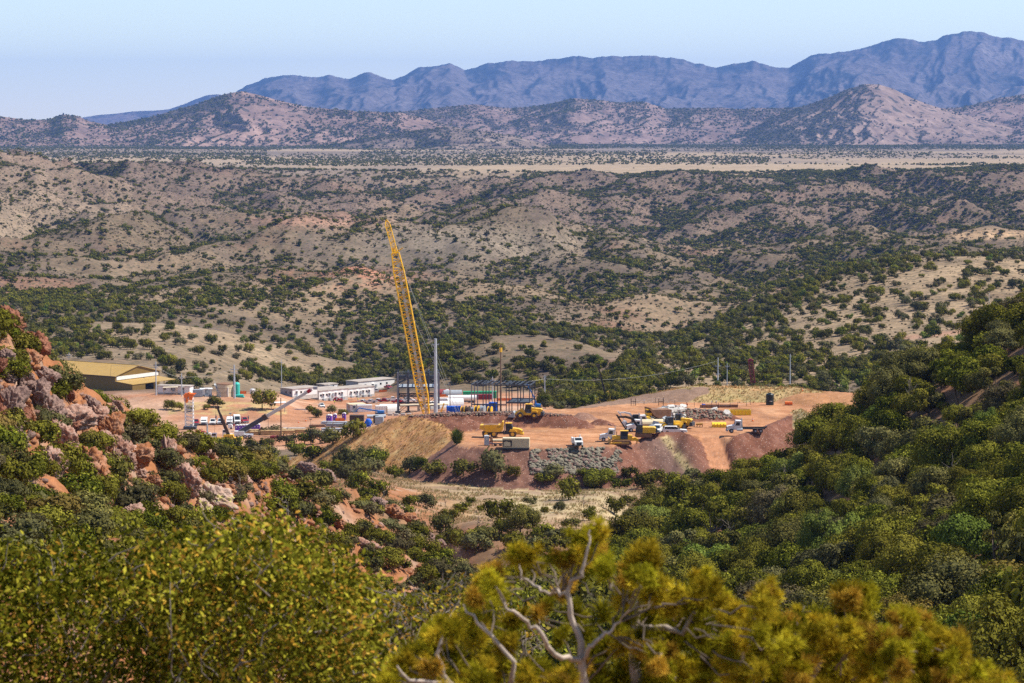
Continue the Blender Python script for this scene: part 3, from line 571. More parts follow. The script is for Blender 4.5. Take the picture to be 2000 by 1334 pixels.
BL = [(22,632,44,34,'red','red craggy rock at the very top of the left ridge'),(66,668,38,26,'red','red overhanging rock just below the ridge top'),(58,700,34,24,'orange','orange broken rock under the red overhang'),
 (85,735,34,24,'purple','purplish blocky rock below the orange broken rock'),(72,770,34,30,'purple','purplish upright rock left of the big outcrop'),(100,800,40,34,'purple','purplish rock with pale lichen above the big outcrop'),
 (140,822,50,26,'pink','flat-topped pink rock at the top of the big outcrop'),(192,812,36,26,'pink','rounded pink rock leaning over the dark hollow'),(214,838,32,34,'orange','orange brown rock overhanging the dark hollow'),
 (120,862,56,40,'pink','broad pink face of the big outcrop'),(165,905,58,44,'orange','orange stained lower face of the big outcrop'),(100,905,48,40,'pink','pink lower left foot of the big outcrop'),(232,880,40,38,'pink','pink ribbed rock right of the dark hollow'),
 (268,893,40,26,'orange','orange rock stepping down from the big outcrop'),(225,812,17,24,'pink','small upright pink rock among bushes above the outcrop'),(258,868,16,10,'lichen','small pale lichen rock on the outcrop edge'),
 (322,886,27,34,'pink','tall rounded pink boulder leaning right'),(338,918,15,18,'pink','small pink block under the tall leaning boulder'),(365,942,38,29,'pink','round pink boulder in the middle of the boulder row'),(415,975,52,34,'lichen','big pink boulder with yellow lichen, lowest of the row'),(395,995,22,24,'lichen','yellow lichen covered rock under the big lichen boulder'),
 (265,982,30,26,'pink','broken pink rock low on the ridge among bushes'),(256,1008,26,20,'pink','split pink rock below the broken pink rock'),(200,940,26,24,'orange','orange rubble rock under the big outcrop'),
 (468,944,20,13,'pink','low pink rock on the orange soil patch'),(518,958,12,12,'pink','small rounded pink stone on the orange slope'),(502,968,9,8,'pink','small pale stone beside the rounded pink stone'),
 (598,916,36,17,'purple','layered brown outcrop at the end of the ridge crest'),(632,928,30,15,'purple','second slab of the layered brown outcrop'),(735,984,28,17,'purple','layered grey rock on the lower ridge end'),(765,1000,30,20,'orange','orange undercut rock on the lower ridge end'),(795,1014,24,13,'orange','low orange rock beside the undercut rock'),(838,1050,20,12,'purple','dark stone band near the ravine'),(858,1060,14,11,'purple','lowest brown rock on the ridge end'),
 (30,860,40,44,'purple','shaded rock at the left picture edge below the purplish rocks'),(20,790,36,40,'purple','large grey purple rock at the left picture edge'),(150,985,20,16,'pink','pinkish rock half hidden in the lower left bushes'),(300,940,20,16,'orange','orange rock between the outcrop and the boulder row'),(660,1020,22,12,'orange','orange rock on the scree slope'),(700,1060,24,13,'pink','pale rock lower on the scree slope'),(740,1100,26,13,'orange','orange ledge at the bottom of the scree slope'),(690,1010,14,9,'purple','small brown rock at the top of the scree')]
FGTOP = np.array([(-200,1075),(0,1062),(330,1048),(480,1005),(560,1012),(640,1068),(720,1150),(930,1130),(1000,1090),(1150,1040),(1255,1070),(1380,1110),(1510,1150),(1700,1160),(1850,1250),(1960,1330),(2050,1400)], float)
def seen(t):                                               # not wholly behind the foreground plants
    px, py = project(t[0], t[1], t[2]); return py - 1.35*t[3]*FOC/t[1] < np.interp(px, FGTOP[:,0], FGTOP[:,1]) + 25
def plant_things(lst, meshes, trunkname, crownname, name, cat, matkeys, where, limit):
    lst.sort(key=lambda t: -t[3]/t[1]*(0.15 if abs(t[0]/t[1]) > .207 else 1)*(1 if seen(t) else .02))
    rng = random.Random(3)
    for x, y, z, r, area in lst[:limit]:
        cm, tm = meshes[rng.randrange(len(meshes))]; key = rng.choices(list(matkeys), list(matkeys.values()))[0]
        o = bpy.data.objects.new(name, None); C.objects.link(o); o.location = (x, y, z-.15*r); o.rotation_euler = (0, 0, rng.uniform(0, 6.28))
        k = rng.uniform(.85, 1.2); o.scale = (r*rng.uniform(.82,1.2), r*rng.uniform(.82,1.2), r*k)
        c = bpy.data.objects.new(crownname, cm); C.objects.link(c); c.parent = o
        c.material_slots[0].link = 'OBJECT'; c.material_slots[0].material = LEAF[key]
        t = bpy.data.objects.new(trunkname, tm); C.objects.link(t); t.parent = o
        lab, grp = where(area, key, r, *project(x, y, z)); lab = lab.replace(' oak ', ' tall oak ' if k > 1.09 else ' spreading oak ' if k < .96 else ' oak ', 1); tag(o, lab, cat, grp)
HUE = {'dark':'dark green','olive':'olive green','bright':'bright yellow-green','grey':'grey-green','rust':'rusty yellow'}
def where_oak(area, key, r, px, py):
    size = 'large' if r > 3.1 else 'small' if r < 2.2 else 'mid-sized'
    h = HUE[key].replace('rusty yellow', 'rusty').replace('bright ', '')
    if area == 'wood':
        row = 'at the top edge of' if py < 760 else 'high in' if py < 850 else 'amid' if py < 940 else 'lower in' if py < 1030 else 'low in' if py < 1130 else 'at the bottom of'
        colm = next(t for lim, t in ((1200,'behind the pine top'),(1330,'by the ravine'),(1420,'below the dirt ramp'),(1500,'right of the dirt ramp'),(1590,'below the white truck'),(1680,'near the haul road'),(1770,'right of centre'),(1850,'right part'),(1930,'near the right edge'),(9999,'right picture edge')) if px < lim)
        return f'{size} {h} oak {row} the wood, {colm}'.replace('behind the pine top', 'behind the pine'), 'oaks on the right-hand slope'
    if area == 'meadow': return f'{size} {h} round oak standing on the dry meadow below the pad, '+('left edge' if px < 800 else 'middle part' if px < 1050 else 'right part'), 'oaks on the dry meadow'
    if area == 'pad foot': return f'{size} {h} oak at the foot of the earth pad, '+('below the golden bank' if px < 900 else 'below the dump truck' if px < 1030 else 'below the grey rock spill' if px < 1240 else 'below the dirt ramp'), 'oaks at the foot of the pad'
    if area == 'lot':
        return f'{size} {h} oak '+(('beside the tan tank' if px < 470 else 'by the white canopy' if px < 560 else 'below the large white office') if py < 830 else ('before the black crane' if px < 470 else 'before the telescopic crane' if px < 560 else 'in front of the steel stacks')), 'oaks round the dirt lot'
    return f'{size} {h} oak behind the pad, '+('beside the steel shed frame' if px < 1120 else 'left of the dark drill boom' if px < 1168 else 'along the gravel haul road'), 'oaks behind the pad'
def where_shrub(area, key, r, px, py):
    size = 'large' if r > 1.95 else 'small' if r < 1.45 else 'mid-sized'
    nb = min(BL, key=lambda b: (b[0]-px)**2+(b[1]-py)**2); dx, dy = px-nb[0], py-nb[1]
    rel_ = ('above' if dy < 0 else 'below') if abs(dy) > abs(dx) else ('left of' if dx < 0 else 'right of')
    if math.hypot(dx, dy) > 60:
        row = 'well above the leafy shrubs' if py < 1000 else 'close above the leafy shrubs' if py < 1070 else 'just behind the leafy shrubs'
        colm = next(t for lim, t in ((40,'at the left picture edge'),(110,'near the left picture edge'),(190,'under the big outcrop'),(280,'left of the boulder row'),(380,'below the boulder row'),(480,'below the lichen boulder'),(580,'left of the scree'),(680,'on the scree'),(780,'at the scree foot'),(9999,'beside the ravine')) if px < lim)
        return f'{size} {HUE[key]} bush {row}, {colm}', 'scrub bushes on the rocky left ridge'
    return f'{size} {HUE[key]} bush {rel_} the {" ".join(nb[5].split()[:9])}', 'scrub bushes on the rocky left ridge'
plant_things(oak_list, OAKS, 'trunk', 'crown', 'oak_tree', 'tree', {'dark':.62,'olive':.26,'bright':.07,'grey':.035,'rust':.015}, where_oak, 300)
plant_things(shrub_list, SHRUBS, 'stem', 'foliage', 'scrub_bush', 'bush', {'dark':.52,'olive':.38,'grey':.06,'rust':.04}, where_shrub, 300)
# -------- everything further off: one scatter per kind, drawn as instances
def scatter(name, variants, pos, idx, scl, rot, label):
    col = bpy.data.collections.new(name+'_kinds')
    for i, me in enumerate(variants):
        o = bpy.data.objects.new(f'{name}_kind_{i:02d}', me); col.objects.link(o)
    me = bpy.data.meshes.new(name); n = len(pos); me.vertices.add(n); me.vertices.foreach_set('co', np.asarray(pos, np.float32).ravel())
    a = me.attributes.new('pick', 'INT', 'POINT'); a.data.foreach_set('value', np.asarray(idx, np.int32))
    a = me.attributes.new('size', 'FLOAT_VECTOR', 'POINT'); a.data.foreach_set('vector', np.asarray(scl, np.float32).ravel())
    a = me.attributes.new('turn', 'FLOAT_VECTOR', 'POINT'); a.data.foreach_set('vector', np.asarray(rot, np.float32).ravel())
    ng = bpy.data.node_groups.new(name+'_scatter', 'GeometryNodeTree'); ng.interface.new_socket('Geometry', in_out='INPUT', socket_type='NodeSocketGeometry'); ng.interface.new_socket('Geometry', in_out='OUTPUT', socket_type='NodeSocketGeometry')
    N = ng.nodes; L = ng.links; gi = N.new('NodeGroupInput'); go = N.new('NodeGroupOutput'); ip = N.new('GeometryNodeInstanceOnPoints'); ci = N.new('GeometryNodeCollectionInfo')
    ci.inputs['Collection'].default_value = col; ci.inputs['Separate Children'].default_value = True; ci.inputs['Reset Children'].default_value = True
    ip.inputs['Pick Instance'].default_value = True
    def na(nm, dt):
        x = N.new('GeometryNodeInputNamedAttribute'); x.data_type = dt; x.inputs[0].default_value = nm; return x.outputs[0]
    L.new(gi.outputs[0], ip.inputs['Points']); L.new(ci.outputs[0], ip.inputs['Instance']); L.new(na('pick','INT'), ip.inputs['Instance Index'])
    L.new(na('turn','FLOAT_VECTOR'), ip.inputs['Rotation']); L.new(na('size','FLOAT_VECTOR'), ip.inputs['Scale']); L.new(ip.outputs[0], go.inputs[0])
    o = link(name, me, 'stuff'); md = o.modifiers.new('scatter', 'NODES'); md.node_group = ng
    if label: o['label'] = label
    return o
def joined(seed, R, Hc, z0, nl, nleaf, leaf, m, trunk=True):
    rng = np.random.default_rng(seed); v, q, tone, cen, rad = crown(rng, R, Hc, z0, nl, nleaf, leaf)
    bv, bq = blob(cen, rad*.92, .75); q = np.concatenate([q, bq+len(v)]); v = np.concatenate([v, bv]); tone = np.concatenate([tone, np.full(len(bq), .15)])  # dark core tone paints the inner shade of distant crowns
    if trunk:
        tv, tq = tubes([([(0,0,-.4),(0,0,z0+.3*Hc)], [.06,.04])], 4); q = np.concatenate([q, tq+len(v)]); v = np.concatenate([v, tv]); tone = np.concatenate([tone, np.full(len(tq), 0.)])
    return np_mesh('far_oak', v, q, m, False, tone, 'tone')
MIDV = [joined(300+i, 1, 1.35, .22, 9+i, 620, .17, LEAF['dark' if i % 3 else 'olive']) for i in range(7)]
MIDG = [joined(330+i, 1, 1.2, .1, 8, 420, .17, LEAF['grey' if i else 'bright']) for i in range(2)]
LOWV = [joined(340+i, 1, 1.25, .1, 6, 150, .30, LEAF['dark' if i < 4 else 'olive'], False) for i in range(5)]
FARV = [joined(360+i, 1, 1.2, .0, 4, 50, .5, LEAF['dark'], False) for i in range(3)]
V_ALL = MIDV + MIDG + LOWV + FARV + [None]*0
P_, I_, S_, R_ = [], [], [], []
def put(x, y, z, r, pick):
    P_.append(np.stack([x, y, z-.1*r], 1)); I_.append(pick); S_.append(np.stack([r, r, r*RNG.uniform(.8,1.25,len(r))], 1)); R_.append(np.stack([r*0, r*0, RNG.uniform(0, 6.28, len(r))], 1))
for lst in (oak_list[300:], ):
    if lst:
        a = np.array([t[:4] for t in lst], float); put(a[:,0], a[:,1], a[:,2], a[:,3], RNG.integers(0, 7, len(a)))
def slopes(x, y):
    e = np.maximum(4., y*.006); z = H(x, y); return z, (H(x+e, y)-H(x-e, y))/(2*e), (H(x, y+e)-H(x, y-e))/(2*e), (H(x+4*e,y)+H(x-4*e,y)+H(x,y+4*e)+H(x,y-4*e)-4*z)/(8*e)
LOTMASK = [(100,700),(300,705),(330,762),(480,752),(560,748),(690,742),(760,742),(850,752),(930,752),(1060,772),(1060,830),(100,860)]
def hill_trees(n, d0, d1, per):
    d = np.sqrt(RNG.uniform(d0**2, d1**2, n)); u = RNG.uniform(-.232, .232, n); x = u*d
    z, sx, sy, cv = slopes(x, d); px, py = project(x, d, z)
    g = fbm(x/170, d/230, 4, 401)*1.0 + fbm(x/45, d/60, 3, 411)*.55
    den = .30 + 1.5*sx + 1.6*np.clip(cv, -.25, .3) + .85*g - .12*sstep(.0, .2, sy)
    # bands seen in the place: wooded foot of the hills, bare knolls
    den += .45*np.exp(-((py-725)/26)**2)*(d < 1300) + .30*np.exp(-((py-595)/40)**2)*(px < 1000)*(d > 1450) + .2*np.exp(-(((px-1250)/220)**2+((py-530)/50)**2))
    den -= .5*np.exp(-(((px-920)/250)**2+((py-480)/42)**2)) + .4*np.exp(-(((px-350)/230)**2+((py-655)/28)**2))*(d < 1600) + .55*np.exp(-(((px-1920)/110)**2+((py-460)/12)**2))
    den -= .12*np.exp(-(((px-80)/190)**2+((py-370)/60)**2)) + .5*np.exp(-(((px-680)/110)**2+((py-535)/26)**2))
    den += .22*sstep(1150,1500,px)*(d > 3300) 
    den -= .10*np.exp(-(((px-1900)/330)**2+((py-560)/75)**2))*(d < 1750) + .12*np.exp(-(((px-1620)/130)**2+((py-690)/35)**2))*(d < 1400) - .3*np.exp(-(((px-1560)/90)**2+((py-690)/40)**2))*(d < 1400); den += .28*np.exp(-((py-(655-(px-1320)*.34))/26)**2)*(px > 1250)*(px < 1780)*(d < 1750) - (.24+.16*sstep(630, 680, py))*(px > 1280)*(d > 900)*(d < 1720)
    den -= .30*(px > 1260)*(px < 1850)*(d > 1740)*(d < 2350) + .12*(px > 1300)*(px < 1900)*(d < 1500)*(d > 950)
    r1 = (px > 1250)*(d > 980)*(d < 1720); den = np.where(r1 > 0, np.maximum(den, .17), den); den = np.clip(den, np.where(d > 1750, .085, .05), .72)
    lot = in_poly_px(LOTMASK, px, py) & (d > 740) & (d < 1255)
    ok = (RNG.uniform(0, 1, n)*per < np.clip(den, .03, 1)) & ~lot & ~((d < 800) & (px < 1240)) & (d > 745)
    return x[ok], d[ok], z[ok], px[ok], py[ok]
x, y, z, px, py = hill_trees(62000, 800, 1750, 3.3)
r = RNG.uniform(1.6, 3.8, len(x)); put(x, y, z, r, np.where(RNG.uniform(0,1,len(x)) < .86, RNG.integers(0, 7, len(x)), RNG.integers(7, 9, len(x))))
n_mid = len(x)
x, y, z, px, py = hill_trees(400000, 1750, 5050, 1.85)
r = RNG.uniform(1.5, 4.2, len(x))*np.interp(y, [1750, 5000], [1.0, 1.2]); put(x, y, z, r, RNG.integers(9, 14, len(x)))
print('mid', n_mid, 'low', len(x))
# tree bands on the plain
n = 110000; d = RNG.uniform(5150, 10800, n); x = RNG.uniform(-.23, .23, n)*d; z = H(x, d); px, py = project(x, d, z)
bandv = fbm(x/700, d/1100, 4, 421) + .35*fbm(x/150, d/300, 3, 431)
pos = np.exp(-((py-316)/6)**2)*(px > 480)*(px < 1500)*.9 + sstep(296, 286, py)*1.1 + np.exp(-((py-303)/14)**2)*(px < 520)*.8 + np.exp(-((py-300)/7)**2)*(px > 700)*(px < 1300)*.6 - sstep(322, 327, py)*.8
ok = RNG.uniform(0,1,n)*2.2 < np.clip(bandv*1.3 + pos, .004, 1)
x, d, z = x[ok], d[ok], z[ok]; r = RNG.uniform(2.2, 5.0, len(x)); put(x, d, z, r, RNG.integers(14, 17, len(x)))
print('plain', len(x))
scatter('oak_woodland', V_ALL, np.concatenate(P_), np.concatenate(I_), np.concatenate(S_), np.concatenate(R_), 'dark oaks and junipers dotted over the valley hills and the plain')
P_, I_, S_, R_ = [], [], [], []
t = np.concatenate(TREE_FAR); put(t[:,0], t[:,1], t[:,2], t[:,3]*.75, RNG.integers(0, 3, len(t)))
scatter('distant_trees', FARV, P_[0], I_[0], S_[0], R_[0], 'dark specks of trees on the far brown hills below the blue mountains')
# low grey-green scrub between the trees
P_, I_, S_, R_ = [], [], [], []
if shrub_list[300:]:
    a = np.array([q[:4] for q in shrub_list[300:]], float); put(a[:,0], a[:,1], a[:,2], a[:,3], RNG.integers(0, 2, len(a)))
SCR = [joined(380+i, 1, .9, .0, 5, 260, .2, LEAF['olive' if i else 'grey'], False) for i in range(2)] + [joined(385+i, 1, .8, .0, 3, 40, .5, LEAF['grey' if i else 'olive'], False) for i in range(2)]
x, y, z, px, py = hill_trees(40000, 800, 1750, 1.0); k = RNG.uniform(0,1,len(x)) < .9; x, y, z = x[k], y[k], z[k]
put(x+3, y, H(x+3, y), RNG.uniform(.4, 1.1, len(x)), RNG.integers(0, 2, len(x)))
n = 260000; d = np.sqrt(RNG.uniform(1750**2, 4800**2, n)); x = RNG.uniform(-.23,.23,n)*d; k = fbm(x/120, d/160, 3, 441)+RNG.uniform(-.6,.6,n) > .0; x, d = x[k], d[k]
put(x, d, H(x, d), RNG.uniform(.7, 1.7, len(x)), RNG.integers(2, 4, len(x)))
scatter('dry_scrub', SCR, np.concatenate(P_), np.concatenate(I_), np.concatenate(S_), np.concatenate(R_), 'low grey-green scrub over the dry hillsides')
# -------- dry grass tufts
def tuft_mesh(seed, n, c):
    rng = np.random.default_rng(seed); V, Q = [], []
    for i in range(n):
        a = rng.uniform(0, 6.28); b = np.array([rng.normal()*.18, rng.normal()*.18, 0]); tip = b+np.array([math.cos(a)*.3, math.sin(a)*.3, rng.uniform(.6,1)]); w = np.array([-math.sin(a), math.cos(a), 0])*.07
        k = len(V); V += [b-w, b+w, tip+w*.3, tip-w*.3]; Q.append((k,k+1,k+2,k+3))
    return np_mesh('grass_tuft', np.array(V), np.array(Q), c, False)
G1 = mat('straw_grass', (.47,.345,.17), .9, .2, 1.0); G2 = mat('golden_grass', (.50,.29,.105), .9, .25, 1.0); G3 = mat('green_grass', (.27,.27,.10), .9, .25, 1.0)
TU = [tuft_mesh(1, 12, G1), tuft_mesh(2, 12, G2), tuft_mesh(3, 12, G3)]
n = 90000; d = np.sqrt(RNG.uniform(400**2, 760**2, n)); x = RNG.uniform(-.1, .16, n)*d; z, zone = H(x, d, True); px, py = project(x, d, z)
meadow = (zone == -1) & (px > 620) & (px < 1330) & (py > 900) & (py < 1100) & (fbm(x/10, d/10, 3, 451) > -.05)
gold = (zone == 1) & (fbm(x/4, d/4, 2, 455) > -.25); grass = (zone == 7) | (zone == 5)
strip = (zone == 2) & (np.abs(px-1305-(py-862)*.72) < 10) & (py > 852)
ok = meadow | gold | grass | strip
pk = np.where(gold, np.where(RNG.uniform(0,1,n) < .86, 1, 0), np.where(grass, RNG.choice([0,1,1,1,2], n), np.where(RNG.uniform(0,1,n) < .85, 0, 2)))[ok]
P_, I_, S_, R_ = [], [], [], []; put(x[ok], d[ok], z[ok]+.05, RNG.uniform(.2, .55, int(ok.sum())), pk)
scatter('dry_grass', TU, P_[0], I_[0], S_[0], R_[0], 'dry straw-coloured grass on the meadow and the pad banks')
print('tufts', int(ok.sum()))

# -------- rocks
def rock_verts(seed, sub=3, rough=.09, planes=16, sq=(1,1,1)):
    import bmesh
    bm = bmesh.new(); bmesh.ops.create_icosphere(bm, subdivisions=sub, radius=1); bm.verts.ensure_lookup_table()
    v = unit(np.array([q.co[:] for q in bm.verts])); f = np.array([[a.index for a in p.verts] for p in bm.faces]); bm.free()
    rng = np.random.default_rng(seed); pn = unit(rng.normal(size=(planes,3))); ph = rng.uniform(.62, 1.0, planes)
    dt = np.maximum(v @ pn.T, 1e-3); r = np.min(np.where(v @ pn.T > .05, ph/dt, 9), 1); r = np.minimum(r, 1.25)
    o = seed*3.7
    oc = 6 if sub > 3 else 3; nz = fbm(v[:,0]*2+v[:,2]*1.3+o, v[:,1]*2-v[:,2], oc, seed, .6) + fbm(v[:,1]*2.2+o, v[:,2]*2.2, oc, seed+3, .6)
    cr = ridged(v[:,0]*2.2+v[:,1]+o, v[:,2]*2.6-v[:,1], oc, seed+7, .6)
    ax = unit(rng.normal(size=3)+np.array([0,0,1.6])); lay = (v @ ax)*(3.2+seed % 3)+nz*.35; led = np.abs((lay % 1)-.5)*2
    r = r*(1-(.11*np.power(led, 6)+.05*(np.floor(lay) % 2) if sub > 3 else 0))
    return v*(r*(1+rough*nz*1.6+rough*(np.minimum(cr,.82)-.6)*3.0))[:,None]*np.array(sq), f
def rock_mat(name, c1, c2, c3, lichen=None, s=1.0):
    m = bpy.data.materials.new(name); m.use_nodes = True; n = m.node_tree.nodes; l = m.node_tree.links; b = n['Principled BSDF']; b.inputs['Roughness'].default_value = .92; b.inputs['Specular IOR Level'].default_value = .1
    tc = n.new('ShaderNodeTexCoord'); prev = None
    def nz(scale, lo, hi):
        q = n.new('ShaderNodeTexNoise'); q.inputs['Scale'].default_value = scale*s; q.inputs['Detail'].default_value = 6; q.inputs['Roughness'].default_value = .65; l.new(tc.outputs['Object'], q.inputs['Vector'])
        mr = n.new('ShaderNodeMapRange'); mr.inputs[1].default_value = lo; mr.inputs[2].default_value = hi; l.new(q.outputs[0], mr.inputs[0]); return mr.outputs[0], q.outputs[0]
    f1, h1 = nz(1.6, .42, .6); f2, h2 = nz(4.0, .5, .68); f3, h3 = nz(11, .56, .7)
    x1 = n.new('ShaderNodeMix'); x1.data_type = 'RGBA'; x1.inputs[6].default_value = (*c1,1); x1.inputs[7].default_value = (*c2,1); l.new(f1, x1.inputs[0])
    x2 = n.new('ShaderNodeMix'); x2.data_type = 'RGBA'; l.new(x1.outputs[2], x2.inputs[6]); x2.inputs[7].default_value = (*c3,1); l.new(f2, x2.inputs[0])
    x3 = n.new('ShaderNodeMix'); x3.data_type = 'RGBA'; l.new(x2.outputs[2], x3.inputs[6]); x3.inputs[7].default_value = (c3[0]*.4, c3[1]*.4, c3[2]*.4, 1); mm = n.new('ShaderNodeMath'); mm.operation = 'MULTIPLY'; mm.inputs[1].default_value = .7; l.new(f3, mm.inputs[0]); l.new(mm.outputs[0], x3.inputs[0])
    prev = x3.outputs[2]
    if lichen:
        fl, _ = nz(2.2, .54, .6); x4 = n.new('ShaderNodeMix'); x4.data_type = 'RGBA'; l.new(prev, x4.inputs[6]); x4.inputs[7].default_value = (*lichen,1); l.new(fl, x4.inputs[0]); prev = x4.outputs[2]
    l.new(prev, b.inputs['Base Color'])
    bp = n.new('ShaderNodeBump'); bp.inputs['Strength'].default_value = .7; bp.inputs['Distance'].default_value = .3; l.new(h2, bp.inputs['Height']); l.new(bp.outputs[0], b.inputs['Normal'])
    return m
RM = {'pink': rock_mat('pink_rock', (.41,.25,.19), (.29,.14,.095), (.47,.34,.275)), 'orange': rock_mat('orange_rock', (.34,.14,.06), (.40,.22,.14), (.27,.09,.035)),
      'red': rock_mat('red_rock', (.22,.085,.05), (.32,.15,.095), (.15,.055,.035)), 'lichen': rock_mat('lichen_rock', (.50,.35,.27), (.42,.27,.2), (.5,.4,.33), (.50,.44,.14)),
      'purple': rock_mat('purple_rock', (.235,.15,.125), (.33,.215,.175), (.16,.10,.085)), 'grey': rock_mat('grey_rock', (.25,.225,.17), (.16,.15,.115), (.33,.28,.20)), 'white': rock_mat('broken_concrete', (.66,.63,.58), (.58,.53,.47), (.7,.68,.64))}
ROCKV = [np_mesh('boulder', *rock_verts(i+1, 5, .17, 14+i), RM['pink'], False) for i in range(9)]
def boulder(px, py, hw, hh, key, label, group, seed, dmin=150, dmax=370, tilt=0., name='boulder', deep=1.0, flat=False):
    p = spot(px, py+hh*.55, dmin, dmax); k = p.y/FOC
    o = link(name, ROCKV[seed % 9]); o.material_slots[0].link = 'OBJECT'; o.material_slots[0].material = RM[key]; o.scale = (hw*k, hw*k*deep, hh*k*1.25); o.location = (p.x, p.y + hw*k*.2, p.z + hh*k*.45); o.rotation_euler = (0, tilt, random.uniform(-.4,.4)); tag(o, label, 'boulder', group)
    return o
GB = 'boulders on the rocky left ridge'
for i, (px, py, hw, hh, key, lab) in enumerate(BL): boulder(px, py, hw*((.82 if i == 19 else .98) if 15 < i < 25 else .76), hh*((.85 if i == 19 else .98) if 15 < i < 25 else .82), key, lab, GB, i, tilt=random.uniform(-.25,.25) if i not in (16,18,19) else (.35, .2, .45)[(16,18,19).index(i)], deep=.95)
rk = random.Random(19)
for i in range(34):
    while True:
        px, py = rk.uniform(-10, 310), rk.uniform(690, 960)
        if in_poly_px(OUT_PX, [px], [py])[0]: break
    key = rk.choice(['pink','orange','orange','pink','purple','red'])
    if py < 790: key = rk.choice(['red','purple','purple'])
    near_b = min(BL, key=lambda b: (b[0]-px)**2+(b[1]-py)**2); rel_ = 'above' if py < near_b[1]-8 else 'below' if py > near_b[1]+8 else ('left of' if px < near_b[0] else 'right of')
    boulder(px, py, rk.uniform(8, 24), rk.uniform(8, 20), key, f'{rk.choice(["jagged","chunky","angular"])} {key} rock {rel_} the {" ".join(near_b[5].split()[:6])}', GB, i+3, tilt=rk.uniform(-.5,.5))
# stones: orange scree, grey rock spill on the pad face, rubble on the berm crests
def stone(seed, key): 
    v, f = rock_verts(seed, 1, .12, 9); return np_mesh('stone', v, f, RM[key], False)
ST = [stone(40+i, k) for i, k in enumerate(('pink','orange','purple','grey','grey','grey','white','purple'))]
n = 26000; d = np.sqrt(RNG.uniform(170**2, 366**2, n)); x = RNG.uniform(-.21, .0, n)*d; z = H(x, d); px, py = project(x, d, z); ok = in_poly_px(left, px, py) & (fbm(x/7, d/7, 3, 461) > .0)
P_, I_, S_, R_ = [], [], [], []
def putst(x, y, z, r, pick):
    P_.append(np.stack([x, y, z], 1)); I_.append(pick); S_.append(np.stack([r*RNG.uniform(.7,1.4,len(r)), r, r*RNG.uniform(.5,.9,len(r))], 1)); R_.append(RNG.uniform(-.5, 6, (len(r),3))*np.array([.1,.1,1]))
putst(x[ok], d[ok], z[ok], RNG.uniform(.06, 1, int(ok.sum()))**2.2*.55+.06, RNG.choice([0,0,1,1,1,2], int(ok.sum())))
n = 150000; d = RNG.uniform(560, 690, n); x = RNG.uniform(-.06, .16, n)*d; z, zone = H(x, d, True); px, py = project(x, d, z)
n = 150000
spill = np.zeros(n, bool)
crestr = (zone == 2) & (py < 828) & (px < 1140) & ((py < 815) | (fbm(x/3, d/3, 2, 475) > .25)) & ((px < 880) | (py < 812) )
heap = (zone == 2) & (px > 1270) & (px < 1430) & (py < 818) & (py > 792)
loose = ((zone == 2) | (zone == 1)) & (fbm(x/2, d/2, 2, 477) > .46)
r = np.where(spill, RNG.uniform(.1,1,n)**3*.75+.08, np.where(heap, RNG.uniform(.1,.5,n), np.where(crestr, RNG.uniform(.08,.34,n), RNG.uniform(.05,.17,n))))
ok = spill | crestr | heap | loose
pk = np.where(spill, RNG.choice([3,4,5], n), np.where(heap, np.where(px < 1340, RNG.choice([6,6,3], n), RNG.choice([3,4,7,0], n)), np.where(crestr, RNG.choice([0,7,0,2,3], n), RNG.choice([0,2,7], n))))
putst(x[ok], d[ok], z[ok]+.3*r[ok], r[ok], pk[ok]); print('stones', len(r[ok]))
n = 16000; d = RNG.uniform(584, 612, n); x = RNG.uniform(.004, .048, n)*d; z, zone = H(x, d, True); px, py = project(x, d, z)
ok = (zone == 2) & (py > 872) & (py < 926) & (((px > 1035+np.maximum(0,(900-py))*.2) & (px < 1150+(py-870)*1.2) & (fbm(x/5, d/5, 2, 471) > -.3)) | ((px > 1165) & (px < 1215) & (fbm(x/3, d/3, 2, 473) > .05)))
x, d, z = x[ok], d[ok], z[ok]; r = RNG.uniform(.1, 1, len(x))**4*.62+.09; putst(x, d, z+.2*r, r, RNG.choice([3,3,4,5,7], len(x))); print('spill', len(x))
scatter('rubble', ST, np.concatenate(P_), np.concatenate(I_), np.concatenate(S_), np.concatenate(R_), 'broken stone on the orange scree, the pad face and the berms')
